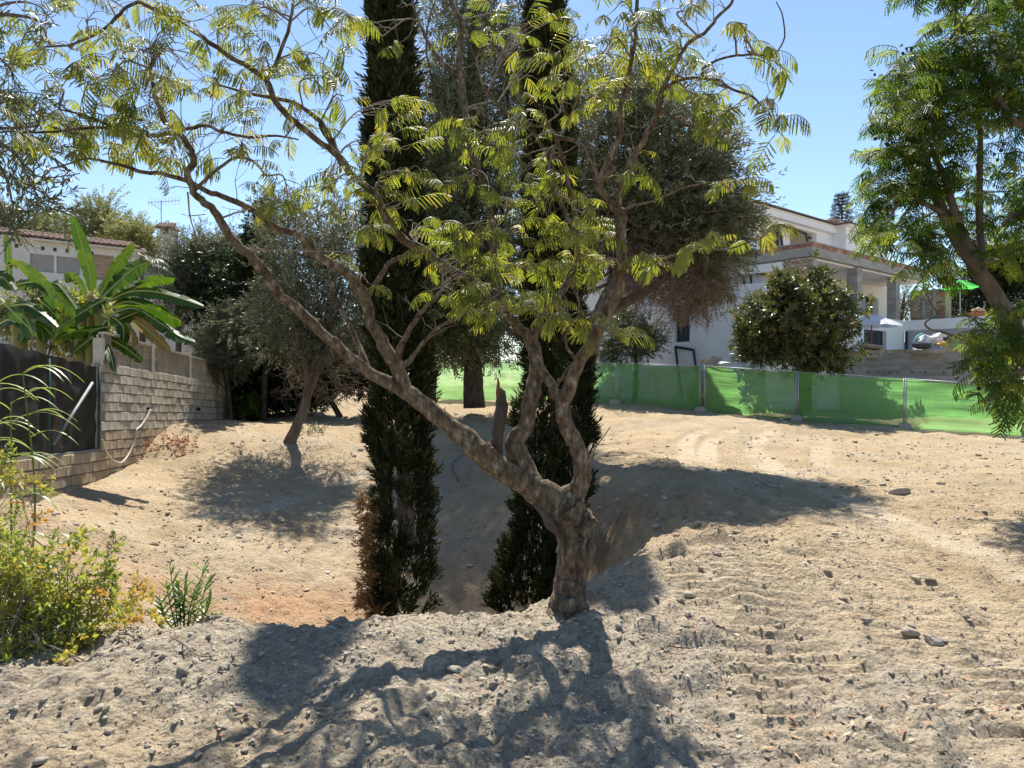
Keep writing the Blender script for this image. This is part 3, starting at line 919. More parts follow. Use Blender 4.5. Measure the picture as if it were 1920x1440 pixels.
# trunk with a flared foot and the broken collar below the fork
limb([(1064, 1175, 50), (1067, 1120, 40), (1072, 1085, 36), (1078, 1035, 36), (1078, 995, 39), (1066, 962, 42), (1050, 945, 36)], 5.5, 5.5, 'trunk', sides=20, rough=.13, sub=6, keep=False)
A = [(1075, 985, 37), (1050, 950, 34), (1005, 918, 27), (950, 885, 25), (905, 852, 24), (880, 826, 22), (842, 797, 19), (790, 757, 17.5), (748, 722, 17)]
limb(A, 5.5, 5.45, sides=14)
limb([(748, 726, 16), (702, 704, 13), (667, 679, 12), (632, 648, 11.5), (598, 617, 11), (560, 582, 11), (528, 558, 10.5), (507, 530, 10.5), (497, 509, 11), (473, 485, 9.5),
      (452, 464, 9.5), (434, 447, 9.5), (414, 412, 8.5), (389, 384, 8), (365, 360, 7.5), (353, 327, 7.5), (362, 300, 7), (357, 280, 6.5), (333, 247, 6), (310, 230, 5.5),
      (297, 193, 4.5), (285, 157, 4), (283, 123, 3.5), (300, 100, 2.5)], 5.45, 4.75)
limb([(760, 735, 15), (745, 690, 15.5), (728, 665, 14), (712, 634, 12.5), (698, 608, 12), (688, 575, 12), (678, 547, 12), (660, 520, 11), (632, 499, 10), (598, 478, 9), (570, 450, 8.5),
      (542, 436, 7.5), (507, 419, 7), (476, 395, 6.5), (434, 377, 6), (386, 358, 5.5), (347, 337, 5), (297, 325, 4.5), (260, 320, 4), (200, 303, 3.4), (163, 297, 2.5), (120, 310, 1.5)], 5.45, 5.0)
limb([(1012, 925, 20), (1000, 900, 18), (980, 868, 20), (966, 832, 20), (984, 801, 17), (995, 752, 16), (1002, 715, 15.5), (1006, 685, 14), (1000, 650, 14), (993, 633, 13)], 5.5, 5.65, sides=12)
limb([(998, 645, 13), (975, 615, 10.5), (957, 597, 10), (933, 567, 9.5), (900, 537, 9), (873, 520, 9), (840, 503, 9), (800, 473, 8.5), (757, 450, 9), (730, 417, 9), (700, 363, 7.5), (660, 327, 7.5),
      (635, 292, 7), (600, 267, 6.5), (540, 217, 6.5), (513, 187, 6), (500, 153, 6), (473, 130, 5.5), (433, 107, 5), (393, 80, 5), (363, 57, 4.5), (327, 37, 4), (293, 20, 4), (258, 4, 3.6),
      (225, 25, 3.4), (190, 58, 3), (130, 84, 2.5), (70, 88, 1.6)], 5.65, 5.1)
limb([(635, 290, 5.5), (613, 247, 5.5), (577, 207, 4.5), (533, 187, 4), (460, 173, 3), (410, 160, 2)], 5.5, 5.9)
limb([(500, 153, 4.5), (520, 110, 4), (540, 60, 3.5), (549, 15, 3), (552, -30, 2.4), (560, -80, 1.6)], 5.3, 5.2)
limb([(600, 233, 4), (625, 280, 5), (640, 310, 5)], 5.6, 5.5, keep=False)
limb([(936, 567, 8), (925, 480, 7), (921, 400, 7), (902, 330, 6.5), (880, 272, 6.5), (870, 190, 7), (861, 128, 6.5), (866, 48, 6), (845, 0, 5), (830, -60, 3.4), (822, -110, 2)], 5.65, 6.1)
limb([(862, 135, 5), (842, 130, 5), (815, 100, 4), (795, 62, 3.5), (778, 20, 3), (770, -20, 2)], 6.0, 6.1)
limb([(995, 636, 11), (1010, 612, 9), (1017, 583, 8.5), (1053, 547, 8), (1077, 500, 7.5), (1083, 470, 6.5), (1072, 420, 5), (1040, 360, 4.5), (1030, 300, 4), (1060, 240, 3.2)], 5.65, 6.1)
limb([(1030, 300, 4), (1000, 250, 3.5), (950, 215, 3), (905, 160, 2.2)], 6.05, 5.9)
limb([(1085, 420, 5), (1040, 255, 4.5), (1000, 235, 3), (940, 205, 2.5), (905, 165, 1.8)], 6.0, 5.7)
limb([(1040, 255, 4.5), (1085, 270, 4.5), (1110, 320, 5), (1125, 352, 6)], 5.6, 5.35)
limb([(1052, 955, 30), (1068, 932, 24), (1085, 915, 20), (1092, 880, 19), (1085, 842, 17), (1064, 801, 16.5), (1055, 762, 16), (1064, 738, 15), (1077, 698, 13), (1096, 662, 13), (1120, 620, 12.5),
      (1141, 583, 12.5), (1157, 547, 12.5), (1163, 507, 11.5), (1165, 453, 11), (1166, 415, 11), (1167, 390, 11)], 5.5, 5.25, sides=14)
limb([(1056, 765, 13), (1044, 741, 10), (1021, 704, 10), (1008, 680, 10), (995, 650, 8)], 5.45, 5.62)
limb([(1165, 400, 8.5), (1150, 383, 8), (1133, 367, 8), (1121, 350, 8), (1130, 326, 7), (1147, 290, 7), (1165, 245, 6.5), (1164, 203, 6), (1180, 133, 5), (1190, 83, 4.5), (1193, 17, 4), (1200, -50, 3), (1198, -110, 1.8)], 5.25, 5.1)
limb([(1122, 352, 6), (1133, 330, 7), (1150, 314, 6.5)], 5.25, 5.15, keep=False)
limb([(1160, 388, 7), (1163, 350, 6), (1193, 288, 6), (1218, 246, 6), (1234, 208, 5.5), (1244, 166, 5.2), (1266, 121, 4.5), (1292, 80, 4), (1320, 61, 3.8), (1349, 29, 3.5), (1375, 0, 3), (1400, -50, 2)], 5.25, 4.85)
limb([(1244, 168, 4), (1279, 150, 3.2), (1317, 147, 3), (1349, 152, 2.8), (1375, 169, 2.6), (1407, 179, 2.3), (1432, 201, 1.8), (1445, 205, 1.2)], 5.0, 4.8)
limb([(1317, 147, 2.8), (1320, 128, 2.8), (1356, 109, 2.6), (1388, 104, 2.4), (1420, 102, 2.1), (1448, 105, 2), (1471, 70, 1.7), (1467, 29, 1.4), (1455, 3, 1)], 4.9, 4.9)
limb([(1235, 205, 3.5), (1300, 240, 2.5), (1340, 262, 2), (1390, 250, 1.4)], 5.1, 5.3)
limb([(1164, 505, 5), (1200, 492, 3), (1245, 485, 2.6), (1310, 470, 2.3), (1370, 466, 2), (1425, 445, 1.4)], 5.25, 4.9)
limb([(1167, 395, 4), (1190, 385, 3), (1230, 375, 2.4), (1290, 350, 2), (1350, 340, 1.4)], 5.25, 5.0)
limb([(365, 357, 4), (430, 300, 3), (470, 300, 2.6), (500, 330, 2)], 4.95, 5.1)
limb([(320, 250, 4.5), (293, 255, 4.2), (260, 253, 4), (230, 248, 3.6), (207, 237, 3.2), (187, 227, 3), (150, 215, 2.4), (110, 205, 1.6)], 4.9, 4.6)
limb([(330, 247, 4), (360, 240, 3.6), (390, 235, 3.4), (417, 247, 3.2), (467, 257, 3), (517, 255, 2.4), (560, 262, 1.5)], 4.9, 5.3)
limb([(207, 240, 3), (160, 240, 3), (110, 247, 2.4), (60, 248, 2), (10, 246, 1.4)], 4.75, 4.5)
limb([(740, 680, 9), (757, 635, 6), (780, 600, 5), (805, 570, 4), (830, 545, 3)], 5.45, 5.2)
limb([(745, 700, 8), (775, 665, 5), (815, 620, 4), (850, 600, 3.2), (890, 580, 2.5)], 5.45, 5.1)
limb([(690, 700, 8), (675, 650, 6), (645, 590, 5), (622, 545, 4), (640, 500, 3)], 5.5, 5.9)
limb([(700, 540, 6), (735, 490, 5), (800, 470, 4)], 5.5, 5.6, keep=False)
limb([(1062, 738, 5), (1085, 690, 3.5), (1060, 640, 3), (1075, 600, 2.5), (1110, 590, 2)], 5.4, 5.2)
limb([(1030, 745, 5), (1060, 700, 4), (1075, 680, 3.5)], 5.6, 5.4, keep=False)
# thin bare shoots
for nd, d in [([(412, 410, 2.5), (440, 400, 2), (470, 392, 1.4)], 5.1), ([(352, 360, 2), (356, 405, 1.6), (372, 450, 1.2), (395, 478, .9)], 5.0),
              ([(356, 405, 1.2), (385, 402, .9)], 5.0), ([(1100, 870, 2.4), (1120, 835, 1.6), (1145, 800, 1)], 5.4), ([(560, 590, 3), (600, 600, 2)], 5.4),
              ([(452, 466, 2.5), (500, 468, 2), (560, 470, 1.5), (640, 472, 1)], 5.1)]:
    limb(nd, d, d, 'shoot', 'bark_twig', 5, 0, 4, False)

# sawn and broken stubs
def stub(nodes, d, name='stub', mat='bark_silk', cut='wood_cut'):
    pts, rad = limb(nodes, d, d, name, mat, 9, .15, 4, False)
    e = pts[-1]; t = pts[-1] - pts[-2]; t /= np.linalg.norm(t)
    mb = MB(); mb.tube([e - t * .004, e + t * .006], [rad[-1] * .93, rad[-1] * .8], 9, True)
    mb.build('cut_face', M[cut], silk)


# snapped dark stem with a splintered red tip
limb([(922, 872, 12), (928, 850, 14), (934, 810, 13.5), (941, 765, 13), (940, 742, 9), (936, 730, 6)], 5.5, 5.6, 'snapped_stem', 'bark_dark', 11, .2, 5, False)
limb([(936, 748, 6), (934, 725, 4), (933, 708, 1.5)], 5.58, 5.58, 'splinter', 'wood_red', 6, .2, 3, False)
stub([(895, 850, 14), (880, 832, 11), (868, 815, 7), (864, 810, 5)], 5.42)
stub([(1085, 1000, 18), (1102, 985, 13), (1115, 974, 10)], 5.38)
stub([(925, 855, 9), (918, 842, 8), (915, 834, 7)], 5.35)
# torn bark collar hanging below the fork
for nd in [[(1058, 1015, 5), (1035, 985, 9), (1015, 960, 8), (1000, 945, 3)], [(1062, 1040, 4), (1050, 1005, 7), (1030, 985, 6), (1018, 972, 2)],
           [(1098, 1045, 3), (1108, 1020, 6), (1110, 1008, 2)], [(1083, 1090, 3), (1084, 1050, 6), (1090, 1015, 3)]]:
    limb(nd, 5.4, 5.36, 'torn_bark', 'bark_dark', 7, .25, 4, False)

LP = np.array([p for p, r in LIMB_PTS]); LR = np.array([r for p, r in LIMB_PTS])
BL = [(160, 40, 60, 30, 6), (300, 60, 60, 40, 8), (250, 110, 60, 40, 8), (130, 90, 50, 25, 6), (100, 180, 50, 50, 9), (180, 190, 60, 50, 12), (150, 262, 60, 35, 13), (230, 250, 60, 50, 13),
      (300, 200, 50, 50, 10), (350, 130, 60, 50, 11), (400, 170, 60, 50, 11), (330, 285, 50, 35, 8), (270, 288, 30, 15, 4), (410, 255, 50, 40, 8), (450, 210, 40, 50, 8), (480, 120, 60, 50, 11),
      (430, 50, 60, 40, 10), (520, 40, 60, 40, 10), (565, 110, 50, 50, 10), (605, 145, 35, 40, 7), (625, 60, 35, 40, 6), (550, 240, 50, 40, 8), (460, 285, 40, 30, 5), (88, 342, 22, 14, 3),
      (50, 70, 40, 35, 5), (360, 40, 50, 30, 7), (15, 60, 30, 40, 4), (60, 215, 40, 25, 6), (30, 250, 30, 25, 4), (210, 140, 50, 40, 8), (270, 170, 40, 30, 6), (110, 285, 40, 20, 5), (90, 20, 40, 20, 3),
      (718, 68, 40, 26, 6), (700, 195, 45, 24, 8), (735, 262, 45, 20, 8), (645, 180, 30, 30, 5), (772, 325, 36, 22, 6), (700, 368, 40, 26, 8), (745, 385, 28, 26, 5), (620, 325, 32, 26, 6),
      (540, 372, 40, 16, 6), (590, 400, 28, 18, 4), (692, 438, 28, 18, 4), (655, 430, 22, 16, 4), (785, 430, 50, 24, 9), (690, 528, 28, 16, 4), (620, 360, 36, 24, 5), (660, 285, 30, 24, 5),
      (900, 95, 28, 36, 5), (950, 75, 40, 26, 6), (1000, 115, 46, 36, 7), (890, 238, 46, 22, 8), (920, 272, 46, 24, 9), (990, 240, 46, 26, 7), (1050, 180, 56, 36, 10), (888, 335, 32, 32, 7),
      (960, 290, 46, 26, 7), (1010, 310, 46, 36, 9), (1000, 388, 56, 44, 14), (1060, 378, 46, 44, 12), (1092, 418, 46, 36, 11), (1098, 462, 44, 36, 10), (960, 438, 46, 34, 9), (900, 450, 56, 26, 9),
      (850, 480, 46, 30, 9), (838, 550, 34, 22, 8), (880, 520, 46, 26, 8), (920, 560, 46, 24, 9), (950, 590, 36, 20, 6), (990, 570, 46, 24, 8), (1040, 572, 36, 24, 8), (1050, 510, 46, 26, 8),
      (1000, 500, 56, 34, 10), (1118, 490, 26, 26, 5), (1100, 612, 26, 16, 5), (1155, 630, 28, 18, 4), (1130, 100, 56, 46, 10), (1090, 150, 56, 42, 9), (1180, 60, 46, 36, 9), (1200, 120, 36, 36, 7),
      (1240, 60, 46, 46, 9), (1275, 92, 36, 26, 7), (1150, 190, 36, 30, 5), (1200, 310, 26, 26, 6), (1020, 30, 40, 16, 5), (1290, 172, 36, 24, 6), (1300, 215, 28, 26, 5), (1335, 215, 18, 20, 3),
      (1350, 250, 24, 16, 4), (1360, 352, 38, 16, 5), (1310, 455, 36, 18, 5), (1230, 490, 44, 14, 6), (1420, 452, 26, 20, 5), (1368, 162, 26, 16, 4), (1372, 62, 26, 16, 3), (1400, 50, 12, 8, 1),
      (1420, 100, 24, 22, 5), (1470, 130, 18, 12, 2), (1388, 195, 14, 8, 2), (1450, 210, 24, 16, 5), (1462, 250, 12, 10, 2), (1290, 20, 30, 20, 3), (940, 20, 30, 16, 2), (1150, 20, 40, 20, 4),
      (480, 20, 50, 18, 5), (600, 20, 40, 18, 5), (240, 20, 50, 16, 4), (560, -40, 60, 20, 4), (1180, -40, 60, 20, 4)]
twigs = MB(); fr = []
for (bx, by, rx, ry, n) in BL:
    n = max(1, int(round(n * 1.12)))
    lo = P(bx, by + 12, 5.3)
    # depth: that of the limbs nearest in the picture
    sx = LP[:, 0] / LP[:, 1] * F + 960; sy = 720 - (LP[:, 2] - EYE) / LP[:, 1] * F
    near = np.argsort((sx - bx) ** 2 + ((sy - by) * .9) ** 2 + (LR * 2500) ** 2)[:14]
    q = LP[near[RNG.integers(0, 6)]]
    d = q[1] + RNG.normal(0, .28)
    c = P(bx, by, d)
    a = LP[near[0]] if RNG.random() < .6 else q
    mid = (a + c) / 2 + RNG.normal(0, .05, 3) + np.array([0, 0, .05])
    path = smooth_path(np.array([a, mid, c]), 5)
    twigs.tube(path, np.linspace(.0075, .004, len(path)), 5, False)
    for i in range(n):
        p = P(bx + RNG.uniform(-1, 1) * rx, by + RNG.uniform(-1, 1) * ry, d + RNG.normal(0, .22))
        s0 = path[RNG.integers(2, len(path))]
        m2 = (s0 + p) / 2 + RNG.normal(0, .025, 3) + np.array([0, 0, .02])
        tw = smooth_path(np.array([s0, m2, p]), 3)
        if i % 2 == 0 or np.linalg.norm(s0 - p) > .1:
            twigs.tube(tw, np.linspace(.0034, .0018, len(tw)), 4, False)
        out = p - s0; out[2] *= .3; out += RNG.normal(0, .12, 3) * np.array([1, 1, .3])
        out /= np.linalg.norm(out) + 1e-6
        out[2] += RNG.uniform(-.1, .35)
        fr.append((p, out, RNG.uniform(.85, 1.35), RNG.integers(0, 7)))
# bare twigs
for k in range(150):
    i = RNG.integers(0, len(LP))
    if LR[i] > .03:
        continue
    d = RNG.normal(0, 1, 3); d[2] = abs(d[2]) + .1; d /= np.linalg.norm(d); L = RNG.uniform(.12, .38)
    pts = [LP[i] + d * L * t + RNG.normal(0, .018, 3) * t for t in np.linspace(0, 1, 5)]
    twigs.tube(pts, np.linspace(.0035, .0014, 5), 4, False)
    for j in (2, 3):
        e = d + RNG.normal(0, .7, 3); e /= np.linalg.norm(e)
        twigs.tube([pts[j], pts[j] + e * L * .25, pts[j] + e * L * .45 + np.array([0, 0, .02])], [.002, .0015, .001], 3, False)
twigs.build('twigs', M['bark_twig'], silk, True, 'stuff')

Rf = frames(np.array([f[1] for f in fr]), roll=.35)
order = np.argsort([-f[2] / f[0][1] - (10 if (abs((f[0][0] / f[0][1])) < .68 and f[0][2] < EYE + .5 * f[0][1]) else 0) for f in fr])
rest = MB()
for rank, i in enumerate(order):
    p, o_, s, k = fr[i]
    if rank < 300:
        place('frond', SILK_ME[k], silk, p, Rf[i], s)
    else:
        V, faces, var = SILK_T[k]
        rest.add((V * s) @ Rf[i].T + p, faces, (var + RNG.random()) % 1.0)
rest.build('fronds', M['silk_leaf'], silk, False, 'stuff')

# ================================================================== FOLIAGE TEMPLATES
def spray(seed, n, stem, l, w, ang=.9, segs=1, fold=.3, droop=.1, thin=.0):
    """a twig along +x with n leaves around it"""
    rg = np.random.default_rng(seed); mb = MB()
    if thin:
        mb.tube([[0, 0, 0], [stem * .5, 0, .01], [stem, 0, 0]], [thin, thin * .8, thin * .4], 3, False, var=.1)
    for i in range(n):
        t = (i + .6) / n; ph = i * 2.4 + rg.normal(0, .4); a = ang * (1 - .45 * t) + rg.normal(0, .15)
        d = np.array([math.cos(a), math.sin(a) * math.cos(ph), math.sin(a) * math.sin(ph)])
        V, Q = strip_leaf(l * rg.uniform(.75, 1.15), w * rg.uniform(.8, 1.15), segs, droop, fold, .1)
        R = frames(d[None], up=rg.normal(0, .5, 3) + np.array([0, 0, 1]))[0]
        mb.add(V @ R.T + np.array([stem * t, 0, 0]), [Q], rg.random())
    return np.concatenate(mb.V), [np.concatenate(v) for v in mb.F.values()]


def tri_spray(seed, n, stem, l, w, ang=.9):
    """cheap twig: two-triangle leaves"""
    rg = np.random.default_rng(seed); V = []; Q = []
    for i in range(n):
        t = (i + .5) / n; ph = i * 2.4 + rg.normal(0, .5); a = ang * (1 - .4 * t) + rg.normal(0, .2)
        d = np.array([math.cos(a), math.sin(a) * math.cos(ph), math.sin(a) * math.sin(ph)])
        s = np.cross(d, rg.normal(0, 1, 3)); s /= np.linalg.norm(s)
        p = np.array([stem * t, 0, 0]); L = l * rg.uniform(.7, 1.2); W = w * rg.uniform(.8, 1.2)
        k = len(V); V += [p, p + d * L * .45 + s * W / 2, p + d * L, p + d * L * .45 - s * W / 2]; Q += [[k, k + 1, k + 2, k + 3]]
    return np.array(V), [np.array(Q)]


T_OLIVE = [tri_spray(s, 11, .22, .085, .020) for s in range(4)]
T_OLIVE_NEAR = [spray(s, 14, .26, .062, .0135, .8, 2, .3, .1, .0022) for s in range(4)]
T_BROAD = [tri_spray(20 + s, 9, .14, .10, .05, 1.1) for s in range(4)]
T_LOQ = [spray(30 + s, 8, .16, .20, .062, 1.1, 2, .3, .25) for s in range(4)]
T_CYP = [tri_spray(40 + s, 9, .10, .075, .016, .6) for s in range(4)]
T_BUSH = [spray(50 + s, 9, .15, .046, .026, 1.1, 2, .3, .15, .0016) for s in range(4)]
T_FINE = [tri_spray(60 + s, 12, .25, .10, .03, .8) for s in range(4)]
T_JACA = []
for s in range(5):
    f = frond(200 + s, .42, 10, .14, .036, .7 + .35 * (s % 3), .2 + .2 * (s % 3), 1, 1.0, .12)
    T_JACA.append((np.concatenate(f.V), [np.concatenate(v) for v in f.F.values()]))


def many(mb, tmpls, pos, dirs, size, roll=1.5, up=(0, 0, 1), var=None):
    k = RNG.integers(0, len(tmpls), len(pos))
    R = frames(dirs, up=up, roll=roll); size = np.broadcast_to(size, (len(pos),))
    var = RNG.random(len(pos)) if var is None else np.broadcast_to(var, (len(pos),))
    for t in range(len(tmpls)):
        q = k == t
        if q.any():
            scatter(mb, tmpls[t], R[q], pos[q], size[q], var[q])


def blob_pts(blobs, n_clump, shell=.55):
    """clump centres through ellipsoids given as (centre, radii, weight)"""
    out = []; wt = np.array([b[2] for b in blobs], float); wt /= wt.sum()
    for (c, r, w), f in zip(blobs, wt):
        m = max(1, int(round(n_clump * f)))
        v = rand_dirs(m); rad = (shell + (1 - shell) * RNG.random(m)) ** .6
        rad = np.where(RNG.random(m) < .8, rad, RNG.random(m))
        out.append(np.asarray(c) + v * np.asarray(r) * rad[:, None] * (1 + .22 * RNG.normal(0, 1, m))[:, None])
    return np.concatenate(out)


def crown(mb, blobs, tmpls, n_clump, per, clump_r, size, outward=.6, down=0.0, shell=.55):
    C = blob_pts(blobs, n_clump, shell)
    cen = np.mean([b[0] for b in blobs], axis=0)
    k = np.repeat(np.arange(len(C)), RNG.poisson(per, len(C)))
    off = RNG.normal(0, 1, (len(k), 3)) * clump_r * (0.7 + .6 * RNG.random(len(k)))[:, None]
    pos = C[k] + off
    d = (C[k] - cen); d /= np.linalg.norm(d, axis=1)[:, None] + 1e-6
    d = d * outward + off / clump_r * .5 + RNG.normal(0, .4, off.shape); d[:, 2] -= down
    many(mb, tmpls, pos, d, size * RNG.uniform(.75, 1.25, len(pos)))
    return C


def branches(mb, starts, C, n, r0=.03, droop=.0):
    """limbs from points of the trunk out to clump centres"""
    idx = RNG.choice(len(C), min(n, len(C)), replace=False)
    for i in idx:
        s = np.asarray(starts[RNG.integers(0, len(starts))]); e = C[i]
        m = (s + e) / 2 + RNG.normal(0, .08, 3) * np.linalg.norm(e - s) + np.array([0, 0, .1 * np.linalg.norm(e - s)])
        p = smooth_path(np.array([s, m, e]), 5)
        mb.tube(p, np.linspace(r0, r0 * .2, len(p)), 5, False)


def pxpath(nodes, d0, d1=None):
    d1 = d0 if d1 is None else d1
    n = len(nodes)
    rows = [[*P(x, y, d0 + (d1 - d0) * i / (n - 1)), r * (d0 + (d1 - d0) * i / (n - 1)) / F] for i, (x, y, r) in enumerate(nodes)]
    q = smooth_path(rows, 5)
    return q[:, :3], np.maximum(q[:, 3], .003)


def foot(px, d):
    x = (px - 960) / F * d
    return np.array([x, d, gz(x, d)])


# ================================================================== CYPRESSES
def cypress(px, d, prof, top_z, label, n, trunk_px, sparse=None):
    """prof: list of (y px, half width px, centre px)"""
    b = foot(px, d)
    t = thing('cypress_tree', label, 'tree', b, 'cypresses standing in the pit')
    zs = np.array([EYE + (720 - y) / F * d for y, h, c in prof]); hw = np.array([h * .72 * d / F for y, h, c in prof]); cx = np.array([(c - 960) / F * d for y, h, c in prof])
    o = np.argsort(zs); zs, hw, cx = zs[o], hw[o], cx[o]
    zs = np.append(zs, top_z); hw = np.append(hw, .04); cx = np.append(cx, cx[-1])
    mb = MB()
    tz = np.linspace(b[2] - .1, top_z * .9, 22); tx = np.interp(tz, zs, cx)
    tx[:4] = (trunk_px - 960) / F * d + (np.arange(4) * .0)
    for st in range(2):
        off = .05 * st
        mb.tube(np.stack([tx + off + RNG.normal(0, .012, 22), np.full(22, d) - off, tz], -1), np.linspace(.11 - .04 * st, .015, 22), 9, True, .15)
    mb.build('trunk', M['bark_olive'], t, True)
    # foliage: flattened upright sprays, gathered in vertical plumes
    z = b[2] + .15 + (top_z - b[2] - .2) * RNG.random(n) ** .88
    a = RNG.random(n) * 2 * math.pi
    w = np.interp(z, zs, hw)
    plume = vnoise(a * 2.2, z * 1.1, 5) + .7 * vnoise(a * 5 + 3, z * 3.1, 9) + .5 * vnoise(a * 9, z * 7, 13)
    keep = plume > (-.38 if sparse is None else np.interp(z, sparse[0], sparse[1]))
    z, a, w, plume = z[keep], a[keep], w[keep], plume[keep]
    r = w * np.clip((.62 + .42 * RNG.random(len(z)) ** .5) * (1 + .62 * plume), .25, 1.5)
    pos = np.stack([np.interp(z, zs, cx) + np.cos(a) * r, d + np.sin(a) * r, z], -1)
    dirs = np.stack([np.cos(a) * .55, np.sin(a) * .55, np.full(len(a), 1.0)], -1) + RNG.normal(0, .25, (len(a), 3))
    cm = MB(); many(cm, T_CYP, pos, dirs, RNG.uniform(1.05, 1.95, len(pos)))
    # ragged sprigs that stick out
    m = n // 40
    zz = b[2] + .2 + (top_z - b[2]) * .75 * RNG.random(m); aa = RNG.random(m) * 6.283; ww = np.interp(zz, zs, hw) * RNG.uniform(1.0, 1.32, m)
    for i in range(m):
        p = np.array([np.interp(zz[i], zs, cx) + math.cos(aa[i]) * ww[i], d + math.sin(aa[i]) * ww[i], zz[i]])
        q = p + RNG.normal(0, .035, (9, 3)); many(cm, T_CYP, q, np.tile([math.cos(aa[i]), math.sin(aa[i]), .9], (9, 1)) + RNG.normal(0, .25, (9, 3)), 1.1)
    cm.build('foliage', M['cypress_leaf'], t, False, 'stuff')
    return t, zs, hw, cx


c1, *_ = cypress(750, 10.0, [(1160, 62, 752), (1080, 60, 756), (1000, 60, 762), (940, 54, 760), (900, 52, 758), (820, 60, 752), (700, 58, 748), (600, 58, 746), (400, 53, 738), (200, 46, 734), (0, 36, 733)],
                 7.7, 'nearer left cypress with bare lower trunk and browned twigs, in the pit', 9000, 735,
                 ([-2, -1.3, -.4, .3, 1.2, 2], [.14, .05, .08, -.1, -.3, -.45]))
# browned lower twigs and loose side sprays on its left
bm_ = MB()
for k in range(36):
    px = RNG.uniform(682, 712); py = RNG.uniform(930, 1150)
    p = P(px, py, 9.75 + RNG.normal(0, .14))
    many(bm_, T_CYP, p + RNG.normal(0, .04, (7, 3)), RNG.normal(0, .5, (7, 3)) + np.array([-.4, 0, .2]), 1.2)
bm_.build('browned_twigs', M['cypress_brown'], c1, False, 'stuff')
sm = MB()
for k in range(9):
    a = P(735 + RNG.normal(0, 3), RNG.uniform(950, 1100), 9.95); b = P(RNG.uniform(680, 712), RNG.uniform(1000, 1160), 9.8)
    sm.tube(smooth_path(np.array([a, (a + b) / 2 + np.array([0, 0, -.1]), b]), 4), np.linspace(.012, .005, 9), 5, False)
sm.tube([P(712, 1180, 9.9), P(708, 1080, 9.88), P(716, 980, 9.86), P(705, 940, 9.85)], [.02, .017, .012, .006], 6, False)
sm.build('bare_twigs', M['bark_olive'], c1, True, 'stuff')

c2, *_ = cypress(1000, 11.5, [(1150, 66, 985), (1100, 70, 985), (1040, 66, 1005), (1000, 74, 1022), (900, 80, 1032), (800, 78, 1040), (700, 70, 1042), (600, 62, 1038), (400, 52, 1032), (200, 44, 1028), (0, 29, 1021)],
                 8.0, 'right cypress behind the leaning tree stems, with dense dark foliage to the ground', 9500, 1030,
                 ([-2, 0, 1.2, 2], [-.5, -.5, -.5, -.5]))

# ================================================================== BIG OLIVE WITH BROWN DEAD UNDERSIDE (right of centre)
D = 16.0
b = foot(1085, D)
big = thing('olive_tree', 'wide grey-green tree with a brown dead underside, behind the right cypress', 'tree', b)
tb = MB()
for nd in ([(1085, 860, 20), (1090, 760, 18), (1110, 640, 17), (1150, 540, 14), (1210, 440, 10), (1260, 330, 6)], [(1100, 700, 14), (1070, 560, 12), (1060, 400, 9), (1080, 240, 6)],
           [(1130, 590, 11), (1220, 540, 8), (1300, 480, 5), (1360, 450, 3)]):
    p, r = pxpath(nd, D, D - .3); tb.tube(p, r, 9, True, .15)
p0 = P(1130, 590, D)
blobs = [(P(1200, 330, D), (1.6, 1.7, 1.5), 3), (P(1285, 400, D), (1.2, 1.5, 1.1), 3), (P(1240, 240, D), (1.1, 1.2, .9), 1.6), (P(1120, 250, D), (1.2, 1.4, 1.2), 1.6), (P(1310, 300, D), (.6, .9, .6), .8),
         (P(1325, 440, D - .4), (.7, 1.1, .6), 1.2), (P(1180, 190, D), (.9, 1, .6), .8), (P(1365, 400, D), (.38, .7, .6), .6), (P(1130, 420, D), (1.3, 1.3, 1.2), 1.5), (P(1320, 530, D - .3), (.4, .8, .4), .25)]
cm = MB(); C = crown(cm, blobs, T_OLIVE, 640, 16, .19, 1.25, .5)
branches(tb, [P(1150, 540, D), P(1210, 440, D), P(1070, 560, D)], C, 60, .04)
tb.build('trunk', M['bark_grey'], big, True)
cm.build('crown', M['olive_leaf'], big, False, 'stuff')
dm = MB()
for k in range(1900):
    px = RNG.uniform(1165, 1365) if RNG.random() < .85 else RNG.uniform(1150, 1385)
    py = RNG.uniform(420, 590) + 25 * math.sin(px * .05)
    py = min(py, 585 + RNG.normal(0, 16) - abs(px - 1280) * .5)
    p = P(px, py, D + RNG.normal(0, .7))
    d = np.array([RNG.normal(0, .7), RNG.normal(0, .5), -.55 + RNG.normal(0, .45)]); d /= np.linalg.norm(d); L = RNG.uniform(.25, .65)
    m = p + d * L * .5 + RNG.normal(0, .05, 3); e = p + d * L + RNG.normal(0, .08, 3)
    dm.tube([p, m, e], [.006, .0045, .0025], 3, False)
    for j in range(3):
        f = d + RNG.normal(0, .6, 3); f /= np.linalg.norm(f); s = p + (e - p) * RNG.random()
        dm.tube([s, s + f * L * .4], [.0035, .002], 3, False)
dm.build('dead_twigs', M['dead_twig'], big, False, 'stuff')

